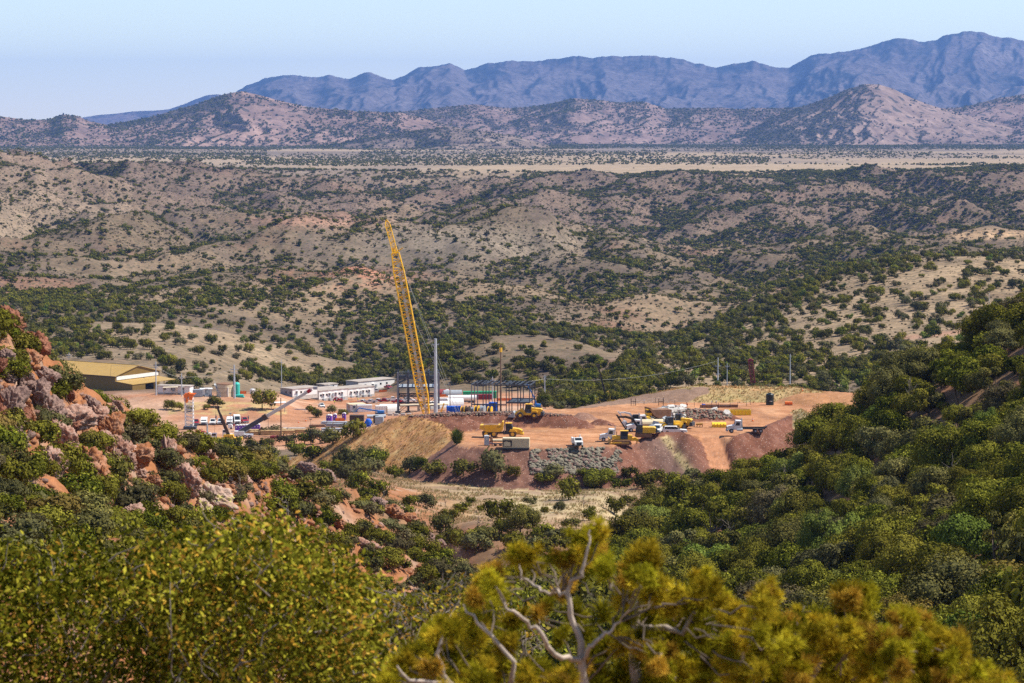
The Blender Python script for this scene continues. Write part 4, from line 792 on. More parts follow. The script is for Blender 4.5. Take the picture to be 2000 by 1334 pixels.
# -------- foreground: leafy oak shrubs and a short-needled pine, both close to the camera and out of focus
def curve_top(P, px):
    P = np.array(P, float); return np.interp(px, P[:,0], P[:,1])
M_TWIG = mat('grey_twig', (.20,.165,.135), .9, .3, 30)
FG_LEAF = leaf_mat('shrub_leaves', (.022,.030,.003), (.105,.105,.008), (.38,.34,.035), (.14,.12,.015), .3, .10)
FG_RUST = leaf_mat('shrub_leaves_rust', (.42,.20,.03), (.62,.36,.04), (.72,.55,.12), (.5,.3,.05), .3, .35)
def leafy_shrub(name, label, top, px0, px1, d0, d1, nleaf, ntw, seed, rust, bare=0.):
    rng = np.random.default_rng(seed)
    root = bpy.data.objects.new(name, None); C.objects.link(root)
    cpx = (px0+px1)/2; dm = (d0+d1)/2; b = W(cpx, 1500, dm); root.location = b; tag(root, label, 'shrub', 'shrubs in the foreground')
    # a domed volume of leaves: the outline is given by the crown's height at each bearing, thickness by distance
    px = rng.uniform(px0, px1, nleaf*2); t = rng.uniform(0, 1, nleaf*2)**1.1; d = rng.uniform(d0, d1, nleaf*2)
    side = np.clip(np.minimum((px-px0), (px1-px))/60, 0, 1)
    mid = 1-np.abs((d-dm)/(d1-d0)*2); topy = curve_top(top, px) + 60*(1-mid)**2 + 42*noise2(px/46, d*1.6, seed) + 14*noise2(px/13, d*5, seed+1)
    py = topy + t*(1560-topy); hole = fbm(px/55, py/55+d*.6, 3, seed+2)
    ok = (side > rng.uniform(0, 1, len(px))*.9) & (hole > -.14 - .6*rng.uniform(0,1,len(px))*np.clip((d-d0)/(d1-d0)*1.6,0,1) + bare*.4); px, py, d = px[ok][:nleaf], py[ok][:nleaf], d[ok][:nleaf]
    u, s = sight(px, py); P = np.stack([u*d, d, s*d], 1) - b
    nc = max(200, len(P)//46); cid = rng.integers(0, nc, len(P)); P = P[:nc][cid] + rng.normal(size=P.shape)*np.array([.08,.08,.065])
    n = unit(rng.normal(size=P.shape)+np.array([.25,-.35,.55])); tt = unit(np.cross(n, rng.normal(size=P.shape))); bb = np.cross(n, tt); L = rng.uniform(.024, .050, len(P))[:,None]
    v = np.stack([P-tt*L*.55, P-bb*L*.27+n*L*.08, P+tt*L*.6, P+bb*L*.27+n*L*.08], 1).reshape(-1,3); q = np.arange(len(v)).reshape(-1,4)
    tone = np.clip(rng.normal(.45,.28,len(P))+rng.uniform(-.28,.25,nc)[cid], 0, 1); isr = rng.uniform(0,1,len(P)) < rust*(.6+1.6*np.clip(.5+fbm(px/40, py/40, 2, seed+4),0,1))
    for nm, msk, m in (('leaves', ~isr, FG_LEAF), ('rusty_leaves', isr, FG_RUST)):
        k = int(msk.sum()); vv = v.reshape(-1,4,3)[msk].reshape(-1,3)
        o = link(nm, np_mesh(nm, vv, np.arange(k*4).reshape(-1,4), m, False, tone[msk], 'tone'), 'stuff', parent=root)
    paths = []; base = W(cpx, 1900, dm) - b
    for i in range(9):
        j = rng.integers(len(P)); e = W(rng.uniform(px0+60, px1-60), rng.uniform(1250, 1400), rng.uniform(d0+.3, d1-.3)) - b; paths.append(limb(rng, base, e, .035, .014, 7, .05))
    for i in range(ntw):
        j = rng.integers(len(P)); a = P[j] + rng.normal(size=3)*.08 - np.array([0,0,.12]); paths.append(limb(rng, a, P[j]+rng.normal(size=3)*.02, .0055, .0022, 4, .1))
    tv, tq = tubes(paths, 4); link('stem', np_mesh('stem', tv, tq, M_TWIG), parent=root)
TOP_L = [(-200,1075),(0,1062),(60,1048),(120,1055),(200,1062),(280,1055),(330,1048),(400,1062),(470,1090)]
TOP_C = [(250,1120),(330,1062),(420,1040),(480,1005),(520,1000),(560,1012),(610,1040),(640,1068),(680,1110),(720,1160),(760,1240)]
TOP_R = [(640,1190),(700,1150),(760,1142),(820,1150),(880,1138),(930,1128),(980,1150),(1020,1190)]
leafy_shrub('oak_shrub', 'yellow-green leafy oak shrub filling the lower left corner', TOP_L, -220, 470, 15.0, 18.5, 52000, 500, 501, .06)
leafy_shrub('oak_shrub', 'leafy oak shrub with orange leaves and a rounded top, below the lichen boulder', TOP_C, 290, 770, 14.2, 17.2, 42000, 500, 502, .10)
leafy_shrub('oak_shrub', 'thin twiggy oak shrub with rusty leaves between the leafy shrubs and the pine', TOP_R, 640, 1040, 16.8, 19.2, 10000, 1500, 503, .22, .5)
# pine
M_NEEDLE = [leaf_mat('pine_needles_'+k, *c,   .45, .2) for k, c in (('green', ((.07,.08,.005),(.33,.31,.015),(.68,.57,.045),(.42,.31,.02))), ('olive', ((.11,.09,.008),(.44,.34,.02),(.76,.58,.05),(.48,.31,.025))), ('brown', ((.17,.10,.015),(.50,.30,.035),(.72,.48,.07),(.5,.30,.035))))]
def tuft(seed, m, nn=760):
    rng = np.random.default_rng(seed); k = 6; cen = rng.normal(size=(k,3))*np.array([.20,.20,.18]); cen[0] = 0; ax = unit(cen*.9+np.array([0,0,.55])+rng.normal(size=(k,3))*.2)
    ci = rng.integers(0, k, nn); t = rng.uniform(-.22, .12, nn); base = cen[ci]+ax[ci]*t[:,None]
    side = unit(rng.normal(size=(nn,3))); dirv = unit(side*.85+ax[ci]*(.35+1.6*np.clip(t+.2,0,1))[:,None]); L = rng.uniform(.28,.46,nn)[:,None]
    w = unit(np.cross(dirv, rng.normal(size=(nn,3))))*.017
    v = np.stack([base-w, base+w, base+dirv*L+w*.4, base+dirv*L-w*.4], 1).reshape(-1,3)
    return np_mesh('needle_tuft', v, np.arange(nn*4).reshape(-1,4), m, False, np.clip(rng.normal(.5,.2,nn)+rng.uniform(-.2,.2,k)[ci],0,1), 'tone')
TUFTS = [tuft(600+i, M_NEEDLE[(0,0,1,1,1,2)[i]]) for i in range(6)]
pine = bpy.data.objects.new('pine_tree', None); C.objects.link(pine); pine.location = W(1140, 1900, 11.0); tag(pine, 'yellow-green pine with bare pale branches across the bottom of the picture', 'tree')
PB = np.array(pine.location)
rng = np.random.default_rng(77)
BR = [  # pale limbs: px, py, d, radius
 [(1140,1700,11.0,.045),(1140,1420,11.0,.038),(1142,1330,11.0,.030),(1136,1270,11.0,.024),(1122,1220,11.0,.020),(1112,1165,11.0,.016),(1110,1140,11.0,.013),(1128,1128,10.9,.011),(1142,1100,10.9,.009),(1152,1058,10.9,.007),(1152,1035,10.9,.005)],
 [(1136,1290,11.0,.020),(1110,1290,10.9,.017),(1075,1265,10.8,.015),(1050,1230,10.7,.013),(1040,1222,10.7,.011),(1010,1200,10.6,.010),(992,1190,10.6,.008),(978,1170,10.6,.006),(968,1145,10.6,.005)],
 [(1112,1165,11.0,.012),(1092,1152,11.1,.010),(1074,1160,11.2,.010),(1060,1155,11.2,.009),(1035,1138,11.3,.008),(1020,1125,11.3,.007),(1012,1098,11.3,.005),(1008,1080,11.3,.004)],
 [(1140,1290,11.0,.016),(1152,1262,10.9,.014),(1170,1250,10.9,.012),(1190,1236,10.9,.010),(1208,1214,10.9,.007),(1230,1190,10.8,.005)],
 [(1092,1152,11.1,.008),(1082,1130,11.1,.006),(1080,1095,11.1,.004)],
 [(1240,1800,11.6,.06),(1235,1420,11.6,.05),(1240,1300,11.6,.042),(1243,1200,11.6,.03),(1255,1120,11.5,.02),(1258,1075,11.5,.010)],
 [(1240,1225,11.6,.025),(1300,1228,11.5,.02),(1330,1240,11.4,.015),(1372,1180,11.4,.010),(1380,1140,11.4,.006)],
 [(1236,1500,11.6,.045),(1330,1380,11.2,.035),(1430,1320,11.2,.028),(1450,1275,11.2,.02),(1480,1240,11.2,.014),(1500,1200,11.3,.009),(1510,1165,11.3,.005)],
 [(1330,1380,11.2,.03),(1560,1400,11.2,.028),(1600,1290,11.3,.018),(1615,1240,11.3,.012),(1640,1180,11.4,.007),(1660,1155,11.4,.004)],
 [(1560,1400,11.2,.025),(1720,1380,11.3,.022),(1735,1300,11.3,.015),(1770,1240,11.3,.010),(1800,1215,11.3,.005)],
 [(1720,1380,11.3,.02),(1840,1360,11.2,.014),(1850,1300,11.2,.009),(1858,1262,11.2,.005)],
 [(1140,1420,11.0,.03),(980,1400,10.7,.025),(880,1340,10.5,.018),(850,1280,10.5,.012),(870,1230,10.5,.006)],
 [(980,1400,10.7,.02),(1010,1290,10.6,.014),(930,1220,10.6,.01),(905,1180,10.6,.005)], [(880,1340,10.5,.016),(800,1330,10.4,.01),(775,1300,10.4,.005)]]
nodes = []
paths = []
for L in BR:
    P = [W(a, b, c)-PB for a, b, c, r in L]; R_ = [q[3]*.74 for q in L]
    PP, RR = [], []
    for i in range(len(P)-1):
        for t in (0, .33, .66): PP.append(P[i]+(P[i+1]-P[i])*t + rng.normal(size=3)*.006); RR.append(R_[i]+(R_[i+1]-R_[i])*t)
    PP.append(P[-1]); RR.append(R_[-1]); paths.append((PP, RR))
    for p, r in zip(PP, RR):
        if r < .03: nodes.append(p)
nodes = np.array(nodes)
PTOP = [(735,1330),(760,1285),(800,1235),(850,1215),(905,1165),(940,1120),(965,1100),(1000,1075),(1020,1060),(1060,1090),(1090,1070),(1115,1090),(1128,1040),(1150,1022),(1175,1035),(1185,1100),(1205,1140),(1225,1090),(1255,1065),(1272,1072),(1285,1120),(1330,1120),(1350,1105),(1372,1098),(1400,1130),(1420,1155),(1480,1150),(1510,1138),(1540,1175),(1580,1165),(1620,1140),(1690,1140),(1700,1175),(1760,1180),(1780,1180),(1800,1200),(1830,1215),(1870,1250),(1885,1290),(1920,1300),(1960,1330),(1990,1350)]
heads = [(1152,1045),(1130,1052),(1172,1050),(1020,1078),(1005,1085),(1035,1085),(1085,1090),(1100,1095),(1255,1085),(1270,1095),(1240,1110),(1380,1125),(1360,1135),(1510,1158),(1495,1170),(1640,1160),(1665,1158),(1690,1165),(1780,1205),(1800,1225),(1855,1265),(965,1120),(945,1140),(1215,1170)]
cand = [(a, b, 11.0 if a < 1300 else 11.3) for a, b in heads]
while len(cand) < 299:
    a = rng.uniform(745, 1985); top = float(curve_top(PTOP, a)); b = top + 18 + (1360-top-20)*rng.uniform(0,1)**1.15; dd_ = rng.uniform(10.3, 12.2)
    if fbm(np.array([a/70]), np.array([b/70]), 2, 611)[0] < -.16 and b < 1300: continue
    if abs(a-1095) < 105 and 1120 < b < 1310 and (dd_ < 11.15 or rng.uniform() < .55): continue
    if 1120 < a < 1215 and 1200 < b < 1290 and dd_ < 11: continue
    cand.append((a, b, dd_))
twigs = []
for i, (a, b, dd_) in enumerate(cand):
    p = W(a, b, dd_)-PB; up = (b < curve_top(PTOP, a)+70)
    o = bpy.data.objects.new('needle_tuft', TUFTS[(rng.integers(0,6) if not up else rng.choice([0,1,2,3,4,5]))]); C.objects.link(o); o.parent = pine; o.location = p
    s = rng.uniform(.088, .132); o.scale = (s, s, s); o.rotation_euler = (rng.normal(0,.45), rng.normal(0,.45), rng.uniform(0,6.28))
    q = nodes[np.argmin(((nodes-p-[0,0,-.15])**2).sum(1))]; gap = np.linalg.norm(q-p); q = p+(q-p)*min(1, .22/max(gap, 1e-6)); twigs.append(limb(rng, q, p, .0050, .003, 5, .08))
tv, tq = tubes(paths, 6); link('branch', np_mesh('branch', tv, tq, M_PALEBARK), parent=pine)
tv, tq = tubes(twigs, 4); link('twigs', np_mesh('twigs', tv, tq, M_BARK), 'stuff', parent=pine)

V_, T_ = [], []                                            # the rest of the pine's needles, behind the tufts that stand out
for i in range(620):
    a = rng.uniform(740, 1990); top = float(curve_top(PTOP, a)); b = top + 40 + (1420-top)*rng.uniform(0,1)**.9; dd_ = rng.uniform(11.2, 13.0)
    if abs(a-1100) < 110 and 1110 < b < 1300 and rng.uniform() < .85: continue
    p = W(a, b, dd_)-PB; nn = 230; side = unit(rng.normal(size=(nn,3))); ax = unit(rng.normal(size=3)*.5+[0,0,1]); base = p+ax*rng.uniform(-.05,.02,(nn,1)); dirv = unit(side*.9+ax*.5); L = rng.uniform(.05,.085,(nn,1)); w = unit(np.cross(dirv, rng.normal(size=(nn,3))))*.003
    V_.append(np.stack([base-w, base+w, base+dirv*L+w*.4, base+dirv*L-w*.4], 1).reshape(-1,3)); T_.append(np.clip(rng.normal(.42,.2,nn)+rng.uniform(-.25,.2),0,1))
V_ = np.concatenate(V_); link('needles', np_mesh('needles', V_, np.arange(len(V_)).reshape(-1,4), M_NEEDLE[0], False, np.concatenate(T_), 'tone'), 'stuff', parent=pine)
# ================================================================== things on the site
class MB:
    """collects faces for ONE mesh"""
    def __init__(s): s.v = []; s.f = []
    def add(s, v, f):
        b = len(s.v); s.v += [tuple(map(float, p)) for p in v]; s.f += [tuple(b+i for i in q) for q in f]; return s
    def box(s, x0, x1, y0, y1, z0, z1):
        return s.add([(x,y,z) for x in (x0,x1) for y in (y0,y1) for z in (z0,z1)], [(0,1,3,2),(4,6,7,5),(0,4,5,1),(2,3,7,6),(0,2,6,4),(1,5,7,3)])
    def prism(s, poly, a, b, axis='y'):                    # polygon in xz (axis y), yz (axis x) or xy (axis z)
        n = len(poly)
        P = {'y': lambda p, t: (p[0], t, p[1]), 'x': lambda p, t: (t, p[0], p[1]), 'z': lambda p, t: (p[0], p[1], t)}[axis]
        return s.add([P(p, a) for p in poly]+[P(p, b) for p in poly], [tuple(range(n)), tuple(range(2*n-1, n-1, -1))]+[(i, i+n, (i+1) % n+n, (i+1) % n) for i in range(n)])
    def taper(s, poly, a, b, k, axis='y'):                 # prism narrowing to k at both ends (about the polygon's centre line)
        return s.prism(poly, a, b, axis)
    def tube(s, p0, p1, r0, r1=None, n=8):
        r1 = r0 if r1 is None else r1; p0 = np.array(p0, float); p1 = np.array(p1, float); d = unit(p1-p0)
        a = unit(np.cross(d, [0,0,1] if abs(d[2]) < .9 else [1,0,0])); c = np.cross(d, a)
        ring = [math.cos(2*math.pi*i/n)*a + math.sin(2*math.pi*i/n)*c for i in range(n)]
        return s.add([p0+q*r0 for q in ring]+[p1+q*r1 for q in ring], [(i, (i+1) % n, n+(i+1) % n, n+i) for i in range(n)]+[tuple(range(n-1, -1, -1)), tuple(range(n, 2*n))])
    def beam(s, p0, p1, w, h=None):                        # square bar
        h = w if h is None else h; p0 = np.array(p0, float); p1 = np.array(p1, float); d = unit(p1-p0)
        a = unit(np.cross(d, [0,0,1] if abs(d[2]) < .9 else [0,1,0]))*w/2; c = unit(np.cross(d, a))*h/2
        return s.add([p+i*a+j*c for p in (p0,p1) for i, j in ((-1,-1),(1,-1),(1,1),(-1,1))], [(0,1,5,4),(1,2,6,5),(2,3,7,6),(3,0,4,7),(3,2,1,0),(4,5,6,7)])
    def lathe(s, prof, n=20, c=(0,0)):                     # (r, z) profile
        V = [(c[0]+r*math.cos(2*math.pi*i/n), c[1]+r*math.sin(2*math.pi*i/n), z) for r, z in prof for i in range(n)]
        return s.add(V, [(j*n+i, j*n+(i+1) % n, (j+1)*n+(i+1) % n, (j+1)*n+i) for j in range(len(prof)-1) for i in range(n)]+[tuple(range(n-1, -1, -1)), tuple((len(prof)-1)*n+i for i in range(n))])
    def wheel(s, x, y, z, r, w, n=16):                     # axle along y, rounded shoulders
        prof = ((r*.9, -w/2), (r, -w*.3), (r, w*.3), (r*.9, w/2)); V = [(x+q*math.cos(2*math.pi*i/n), y+t, z+q*math.sin(2*math.pi*i/n)) for q, t in prof for i in range(n)]
        return s.add(V, [(j*n+i, j*n+(i+1) % n, (j+1)*n+(i+1) % n, (j+1)*n+i) for j in range(3) for i in range(n)]+[tuple(range(n-1, -1, -1)), tuple(3*n+i for i in range(n))])
    def mesh(s, name, m, smooth=False):
        me = bpy.data.meshes.new(name); me.from_pydata(s.v, [], s.f)
        import bmesh
        bm = bmesh.new(); bm.from_mesh(me); bmesh.ops.recalc_face_normals(bm, faces=bm.faces); bm.to_mesh(me); bm.free()
        me.materials.append(m); me.update(); return me
def thing(name, label, cat, loc=(0,0,0), rz=0., group=None):
    o = bpy.data.objects.new(name, None); C.objects.link(o); o.location = loc; o.rotation_euler = (0,0,rz); o.empty_display_size = .5; tag(o, label, cat, group); return o
def part(name, mb, m, parent, label=None, kind=None):
    o = link(name, mb.mesh(name, m) if isinstance(mb, MB) else mb, kind, parent=parent)
    if label: o['label'] = label
    return o
def kids(o): return [c for c in C.objects if c.parent is o]
def dup(root, loc, rz, label, group=None, recolor=None):
    r = root.copy(); C.objects.link(r); r.location = loc; r.rotation_euler = (0,0,rz); r['label'] = label
    if group: r['group'] = group
    for ch in kids(root):
        c = ch.copy(); C.objects.link(c); c.parent = r
        if recolor and c.name.split('.')[0] in recolor: c.material_slots[0].link = 'OBJECT'; c.material_slots[0].material = recolor[c.name.split('.')[0]]
        for g in kids(ch):
            d = g.copy(); C.objects.link(d); d.parent = c
    return r
deg = math.radians
YEL = mat('machine_yellow', (.88,.52,.025), .5, .14, 1.2, dust=.5); BYEL = mat('bright_yellow', (.92,.64,.02), .5, .08, 1.2, dust=.2); YELD = mat('dusty_yellow', (.62,.36,.06), .7, .25, 1.0, dust=.8); WHITE = mat('white_paint', (.80,.80,.78), .4, .05, 1.0, dust=.22); RED = mat('red_paint', (.40,.02,.03), .35, .1, 1.0)
SILV = mat('silver_paint', (.55,.58,.62), .35, .08, 1.0); BLK = mat('black_rubber', (.025,.024,.023), .8, .3, 2.0, dust=.5); DKG = mat('dark_steel', (.06,.067,.08), .55, .2, 1.0); STL = mat('grey_steel', (.34,.37,.40), .5, .12, 1.0); GLS = mat('dark_glass', (.02,.03,.035), .12, .1, 1.0, 0, .6)
TAN = mat('tan_paint', (.60,.50,.35), .6, .08, .6); BEI = mat('beige_paint', (.68,.56,.36), .55, .1, .8); BRN = mat('rust_brown', (.24,.13,.075), .8, .25, 1.2); DBR = mat('dark_brown_paint', (.07,.05,.04), .7, .2, 1); ORG = mat('safety_orange', (.85,.20,.03), .6, .1, 2); BLUE = mat('blue_paint', (.02,.10,.50), .5, .12, 1); LBL = mat('light_blue_paint', (.03,.22,.62), .45, .1, 1)
TEAL = mat('teal_paint', (.05,.50,.42), .5, .1, 1); PUR = mat('purple_plastic', (.15,.06,.40), .5, .1, 1); GRN = mat('green_paint', (.03,.40,.17), .5, .1, 1); WOOD = mat('sawn_lumber', (.62,.42,.20), .8, .25, .8); POLW = mat('pole_wood', (.20,.13,.08), .9, .3, 1); CON = mat('concrete', (.50,.47,.43), .9, .15, .8)
MUST = mat('mustard_metal', (.21,.13,.035), .55, .08, .4); MUSR = mat('mustard_roof', (.43,.275,.08), .5, .07, .4); GALV = mat('galvanised_steel', (.46,.50,.54), .45, .1, .6); OFW = mat('off_white_siding', (.84,.83,.81), .55, .05, .5); OFW_SHADE = mat('shade_toned_siding', (.33,.34,.37), .6, .08, .5); RFB = mat('weathered_roof', (.40,.34,.29), .8, .2, .4); PLST = mat('black_plastic', (.018,.028,.028), .35, .1, .6); HIV = mat('hi_vis', (.70,.85,.05), .6, .05, 3); SKIN = mat('skin', (.42,.25,.17), .6, .05, 5); DENIM = mat('denim', (.06,.08,.14), .9, .1, 5); CYEL = mat('crane_yellow', (.86,.47,.012), .45, .1, .5); CGRY = mat('pale_grey_cable', (.55,.54,.50), .6, .1, 1); TARP = mat('blue_tarp', (.02,.13,.62), .6, .25, 2); DRED = mat('dark_red_paint', (.27,.035,.04), .6, .15, 1)

# ---------------------------------------------------------------- vehicles (front towards +x)
def wheels(root, spots, r, w, tyre=BLK, hub=None):
    for x, y in spots:
        o = part('wheel', MB().wheel(x, y, r, r, w), tyre, root)
        if hub: part('rim', MB().wheel(x, y+(w*.5+.01)*(1 if y > 0 else -1), r, r*.48, .06, 10), hub, o)
def make_pickup(label, paint, group=None, suv=False):
    t = thing('pickup_truck' if not suv else 'suv', label, 'pickup' if not suv else 'car', group=group)
    low = [(-2.85,.55),(-2.85,1.12),(-.75,1.16),(-.75,1.14),(1.3,1.16),(2.65,1.06),(2.85,.95),(2.88,.5),(2.4,.42),(-2.5,.45)]
    part('body', MB().prism(low, -.95, .95), paint, t)
    if suv: cab = [(-2.7,1.1),(-2.45,1.82),(.35,1.86),(1.25,1.14)]
    else: cab = [(-1.0,1.12),(-.85,1.84),(.45,1.88),(1.3,1.14)]
    part('cab', MB().prism(cab, -.82, .82), paint, t)
    gl = MB()
    x0 = -2.4 if suv else -.8
    for s in (-1,1): gl.add([(x0,s*.835,1.22),(x0+.08,s*.835,1.72),(.38,s*.835,1.74),(1.0,s*.835,1.22)], [(0,1,2,3)])
    part('side_window', gl, GLS, t)
    part('windshield', MB().add([(1.29,-.74,1.18),(1.29,.74,1.18),(.52,.66,1.84),(.52,-.66,1.84)], [(0,1,2,3)]), GLS, t)
    part('rear_window', MB().add([(x0-.24,-.66,1.25),(x0-.24,.66,1.25),(x0-.16,.6,1.76),(x0-.16,-.6,1.76)], [(0,1,2,3)]), GLS, t)
    if not suv:
        part('truck_bed', MB().box(-2.78,-1.1,-.78,.78,1.125,1.165), DKG, t)
    part('bumper', MB().box(2.84,3.0,-.9,.9,.45,.68), STL, t); part('grille', MB().box(2.86,2.92,-.6,.6,.7,.98), DKG, t)
    for s in (-1,1): part('headlight', MB().box(2.72,2.9,s*.84-.12,s*.84+.12,.78,.96), GALV, t)
    wheels(t, [(1.85,.84),(1.85,-.84),(-1.75,.84),(-1.75,-.84)], .40, .27, BLK, STL)
    return t
def make_van(label, high=False, group=None, fleet=None):
    t = thing('cargo_van', label, 'van', group=group); h = 2.75 if high else 2.25
    part('body', MB().prism([(-2.9,.45),(-2.9,h),(1.3,h),(2.1,1.45),(2.75,1.2),(2.85,.5)], -1.0, 1.0), WHITE, t)
    part('windshield', MB().add([(2.09,-.85,1.48),(2.09,.85,1.48),(1.42,.8,h-.14),(1.42,-.8,h-.14)], [(0,1,2,3)]), GLS, t)
    g = MB()
    for s in (-1,1): g.add([(.5,s*1.012,1.4),(.5,s*1.012,2.0),(1.35,s*1.012,2.0),(1.85,s*1.012,1.4)], [(0,1,2,3)])
    part('side_window', g, GLS, t); part('grille', MB().box(2.8,2.9,-.7,.7,.75,1.05), DKG, t); part('bumper', MB().box(2.8,2.98,-.95,.95,.42,.66), DKG, t)
    wheels(t, [(1.9,.86),(1.9,-.86),(-1.8,.86),(-1.8,-.86)], .38, .26, BLK, STL); return t
GP, GL = 'pickups by the site offices', 'vehicles in the row on the dirt lot'
def faced(px, py, dmin=700, dmax=1300): return spot(px, py, dmin, dmax)
pw = make_pickup('white pickup parked nose-on in the lot, third from the drilling mast', WHITE, GL); pw.location = faced(416,829); pw.rotation_euler = (0,0,deg(-88))
pr = make_pickup('red pickup in the lot row, next to the white lattice drilling mast', RED, GL); pr.location = faced(383,829.5); pr.rotation_euler = (0,0,deg(-84))
va = make_van('white van in the lot row, between the red and the white pickup', group=GL); va.location = faced(398.5,829.5); va.rotation_euler = (0,0,deg(-86))
vh = make_van('tall white high-roof van in the lot row beside a red pickup', True, GL); vh.location = faced(463,827.5); vh.rotation_euler = (0,0,deg(-80))
dup(va, faced(449,828.5), deg(-87), 'white van in the lot row just right of the black crane boom', GL)
ps = dup(pw, faced(431,828.5), deg(-87), 'silver pickup in the lot row, crossed by the black crane boom', GL, {'body':SILV,'cab':SILV})
dup(pr, faced(477,825.5), deg(-70), 'red pickup at the far end of the lot row behind the purple toilets', GL)
for px, py, rz, col, lab in [(657,783.5,8,'r','red pickup parked side-on in front of the white office'),(650,780.5,15,'w','white pickup partly behind the red pickup by the office door'),(628,796,-75,'w','white pickup driving towards us on the road below the offices'),
    (709,788,-28,'w','front white pickup of the row right of the offices'),(724,787.5,-25,'w','second white pickup of the row right of the offices'),(739,786,-12,'w','white pickup beside the red one in the office row'),(751,785.5,-20,'r','red pickup in the office row, left of the steel tower'),
    (735,766,175,'w','white pickup against the long rear office'),(758,759,-60,'r','dark red pickup at the corner of the long rear office'),(768,783,5,'w','white pickup with an orange load left of the steel tower'),(777,787,5,'r','red pickup partly behind the steel tower'),(794,784,20,'w','white pickup seen through the steel tower'),(800,785.5,10,'w','second white pickup seen through the steel tower'),(908,787,170,'s','silver pickup under the white tanker')]:
    dup({'w':pw,'r':pr,'s':ps}[col], faced(px, py, 780), deg(rz), lab, GP)
dup(ps, faced(498,876,700,800), deg(60), 'dark pickup glimpsed between the bushes at the near edge of the lot', GL, {'body':DKG,'cab':DKG})
suvw = make_pickup('white vehicle parked beside the wheel loaders', WHITE, suv=True); suvw.location = spot(1284,845,590,700); suvw.rotation_euler = (0,0,deg(-100))
dup(suvw, spot(1318,847,612,700), deg(-8), 'white car half hidden behind the dark earth berm')

# white roll-off truck
def tractor_cab(t, x, paint=WHITE, hood=True):
    if hood:
        part('hood', MB().prism([(x,.75),(x,1.95),(x+1.2,1.75),(x+1.75,1.55),(x+1.8,.75)], -.85, .85), paint, t)
        part('grille', MB().box(x+1.76,x+1.86,-.6,.6,.8,1.5), DKG, t); part('bumper', MB().box(x+1.5,x+1.95,-1.15,1.15,.45,.8), STL, t)
    part('cab', MB().prism([(x-1.7,.8),(x-1.7,2.95),(x-.35,3.05),(x+.02,2.0),(x+.02,.8)], -1.1, 1.1), paint, t)
    w = MB()
    for s in (-1,1): w.add([(x-1.3,s*1.112,1.85),(x-1.3,s*1.112,2.65),(x-.5,s*1.112,2.65),(x-.2,s*1.112,1.85)], [(0,1,2,3)])
    part('side_window', w, GLS, t); part('windshield', MB().add([(x+.02,-.95,2.02),(x+.02,.95,2.02),(x-.3,.92,2.9),(x-.3,-.92,2.9)], [(0,1,2,3)]), GLS, t)
    for s in (-1,1): part('exhaust_stack', MB().tube((x-1.85,s*.85,1),(x-1.85,s*.85,3.5),.09), STL, t)
    for s in (-1,1): part('fuel_tank', MB().tube((x-2.0,s*.95,.85),(x-.6,s*.95,.85),.32,n=10), GALV, t)
t = thing('roll_off_truck', 'white roll-off truck with an empty black bed parked side-on on the pad', 'truck', spot(1457,845,590,700), deg(180))
tractor_cab(t, 2.9); part('frame', MB().box(-4.6,3.0,-.45,.45,.85,1.1), DKG, t)
part('hoist_rail', MB().beam((-4.9,.5,1.28),(1.0,.5,1.28),.22), BLK, t); part('hoist_rail', MB().beam((-4.9,-.5,1.28),(1.0,-.5,1.28),.22), BLK, t); part('hook_arm', MB().beam((.9,0,1.2),(1.0,0,2.0),.3), BLK, t); part('tarp_reel', MB().tube((-4.9,-1,1.55),(-4.9,1,1.55),.14), DKG, t)
for s in (-1,1): part('fender', MB().box(-4.2,-1.6,s*.95-.3,s*.95+.3,1.08,1.14), BLK, t)
wheels(t, [(3.6,1),(3.6,-1),(-2.2,1),(-2.2,-1),(-3.5,1),(-3.5,-1)], .52, .42, BLK, STL)
# articulated dump truck
t = thing('articulated_dump_truck', 'yellow articulated dump truck parked below the dark earth berm', 'dump truck', spot(979,854,590,700), deg(-3))
bed = part('dump_bed', MB().prism([(-5.2,2.25),(-5.0,3.05),(-.1,3.15),(.3,3.9),(.62,3.9),(.35,1.75),(-.4,1.45),(-3.4,1.4)], -1.5, 1.5), YEL, t); part('bed_load', MB().prism([(-4.9,3.02),(-2.5,3.2),(-.1,3.12)], -1.35, 1.35), BRN, bed)
for x in (-4,-2.8,-1.6): part('bed_rib', MB().box(x,x+.16,-1.56,1.56,1.6,2.95), YEL, bed)
part('rear_frame', MB().box(-4.6,.6,-.5,.5,.9,1.35), DKG, t); part('front_frame', MB().box(.6,4.9,-.8,.8,.8,1.25), DKG, t); part('articulation_joint', MB().tube((.75,0,.7),(.75,0,1.6),.3), DKG, t)
part('hood', MB().prism([(2.75,1.25),(2.75,2.35),(4.3,2.15),(5.1,1.75),(5.15,1.0),(2.9,1.0)], -1.1, 1.1), YEL, t); part('front_bumper', MB().box(4.7,5.4,-1.35,1.35,.75,1.15), YEL, t); part('grille', MB().box(5.12,5.18,-.8,.8,1.15,1.7), DKG, t)
cb = part('cab', MB().prism([(1.1,1.3),(1.1,3.35),(2.45,3.4),(2.85,2.3),(2.85,1.3)], -.85, .85), DKG, t); part('window', MB().box(1.25,2.45,-.87,.87,2.25,3.2), GLS, cb); part('cab_roof', MB().box(1.0,2.6,-.95,.95,3.4,3.52), YEL, cb); part('beacon', MB().tube((1.5,0,3.52),(1.5,0,3.72),.09), ORG, cb)
for s in (-1,1): part('fender', MB().prism([(1.9,1.5),(2.2,2.0),(3.4,2.0),(3.8,1.5)], s*1.25-.3, s*1.25+.3), YEL, t)
part('exhaust', MB().tube((.85,-.7,1.3),(.85,-.7,3.3),.11), STL, t); part('mirror', MB().box(2.7,2.8,1.2,1.45,2.4,2.9), BLK, t)
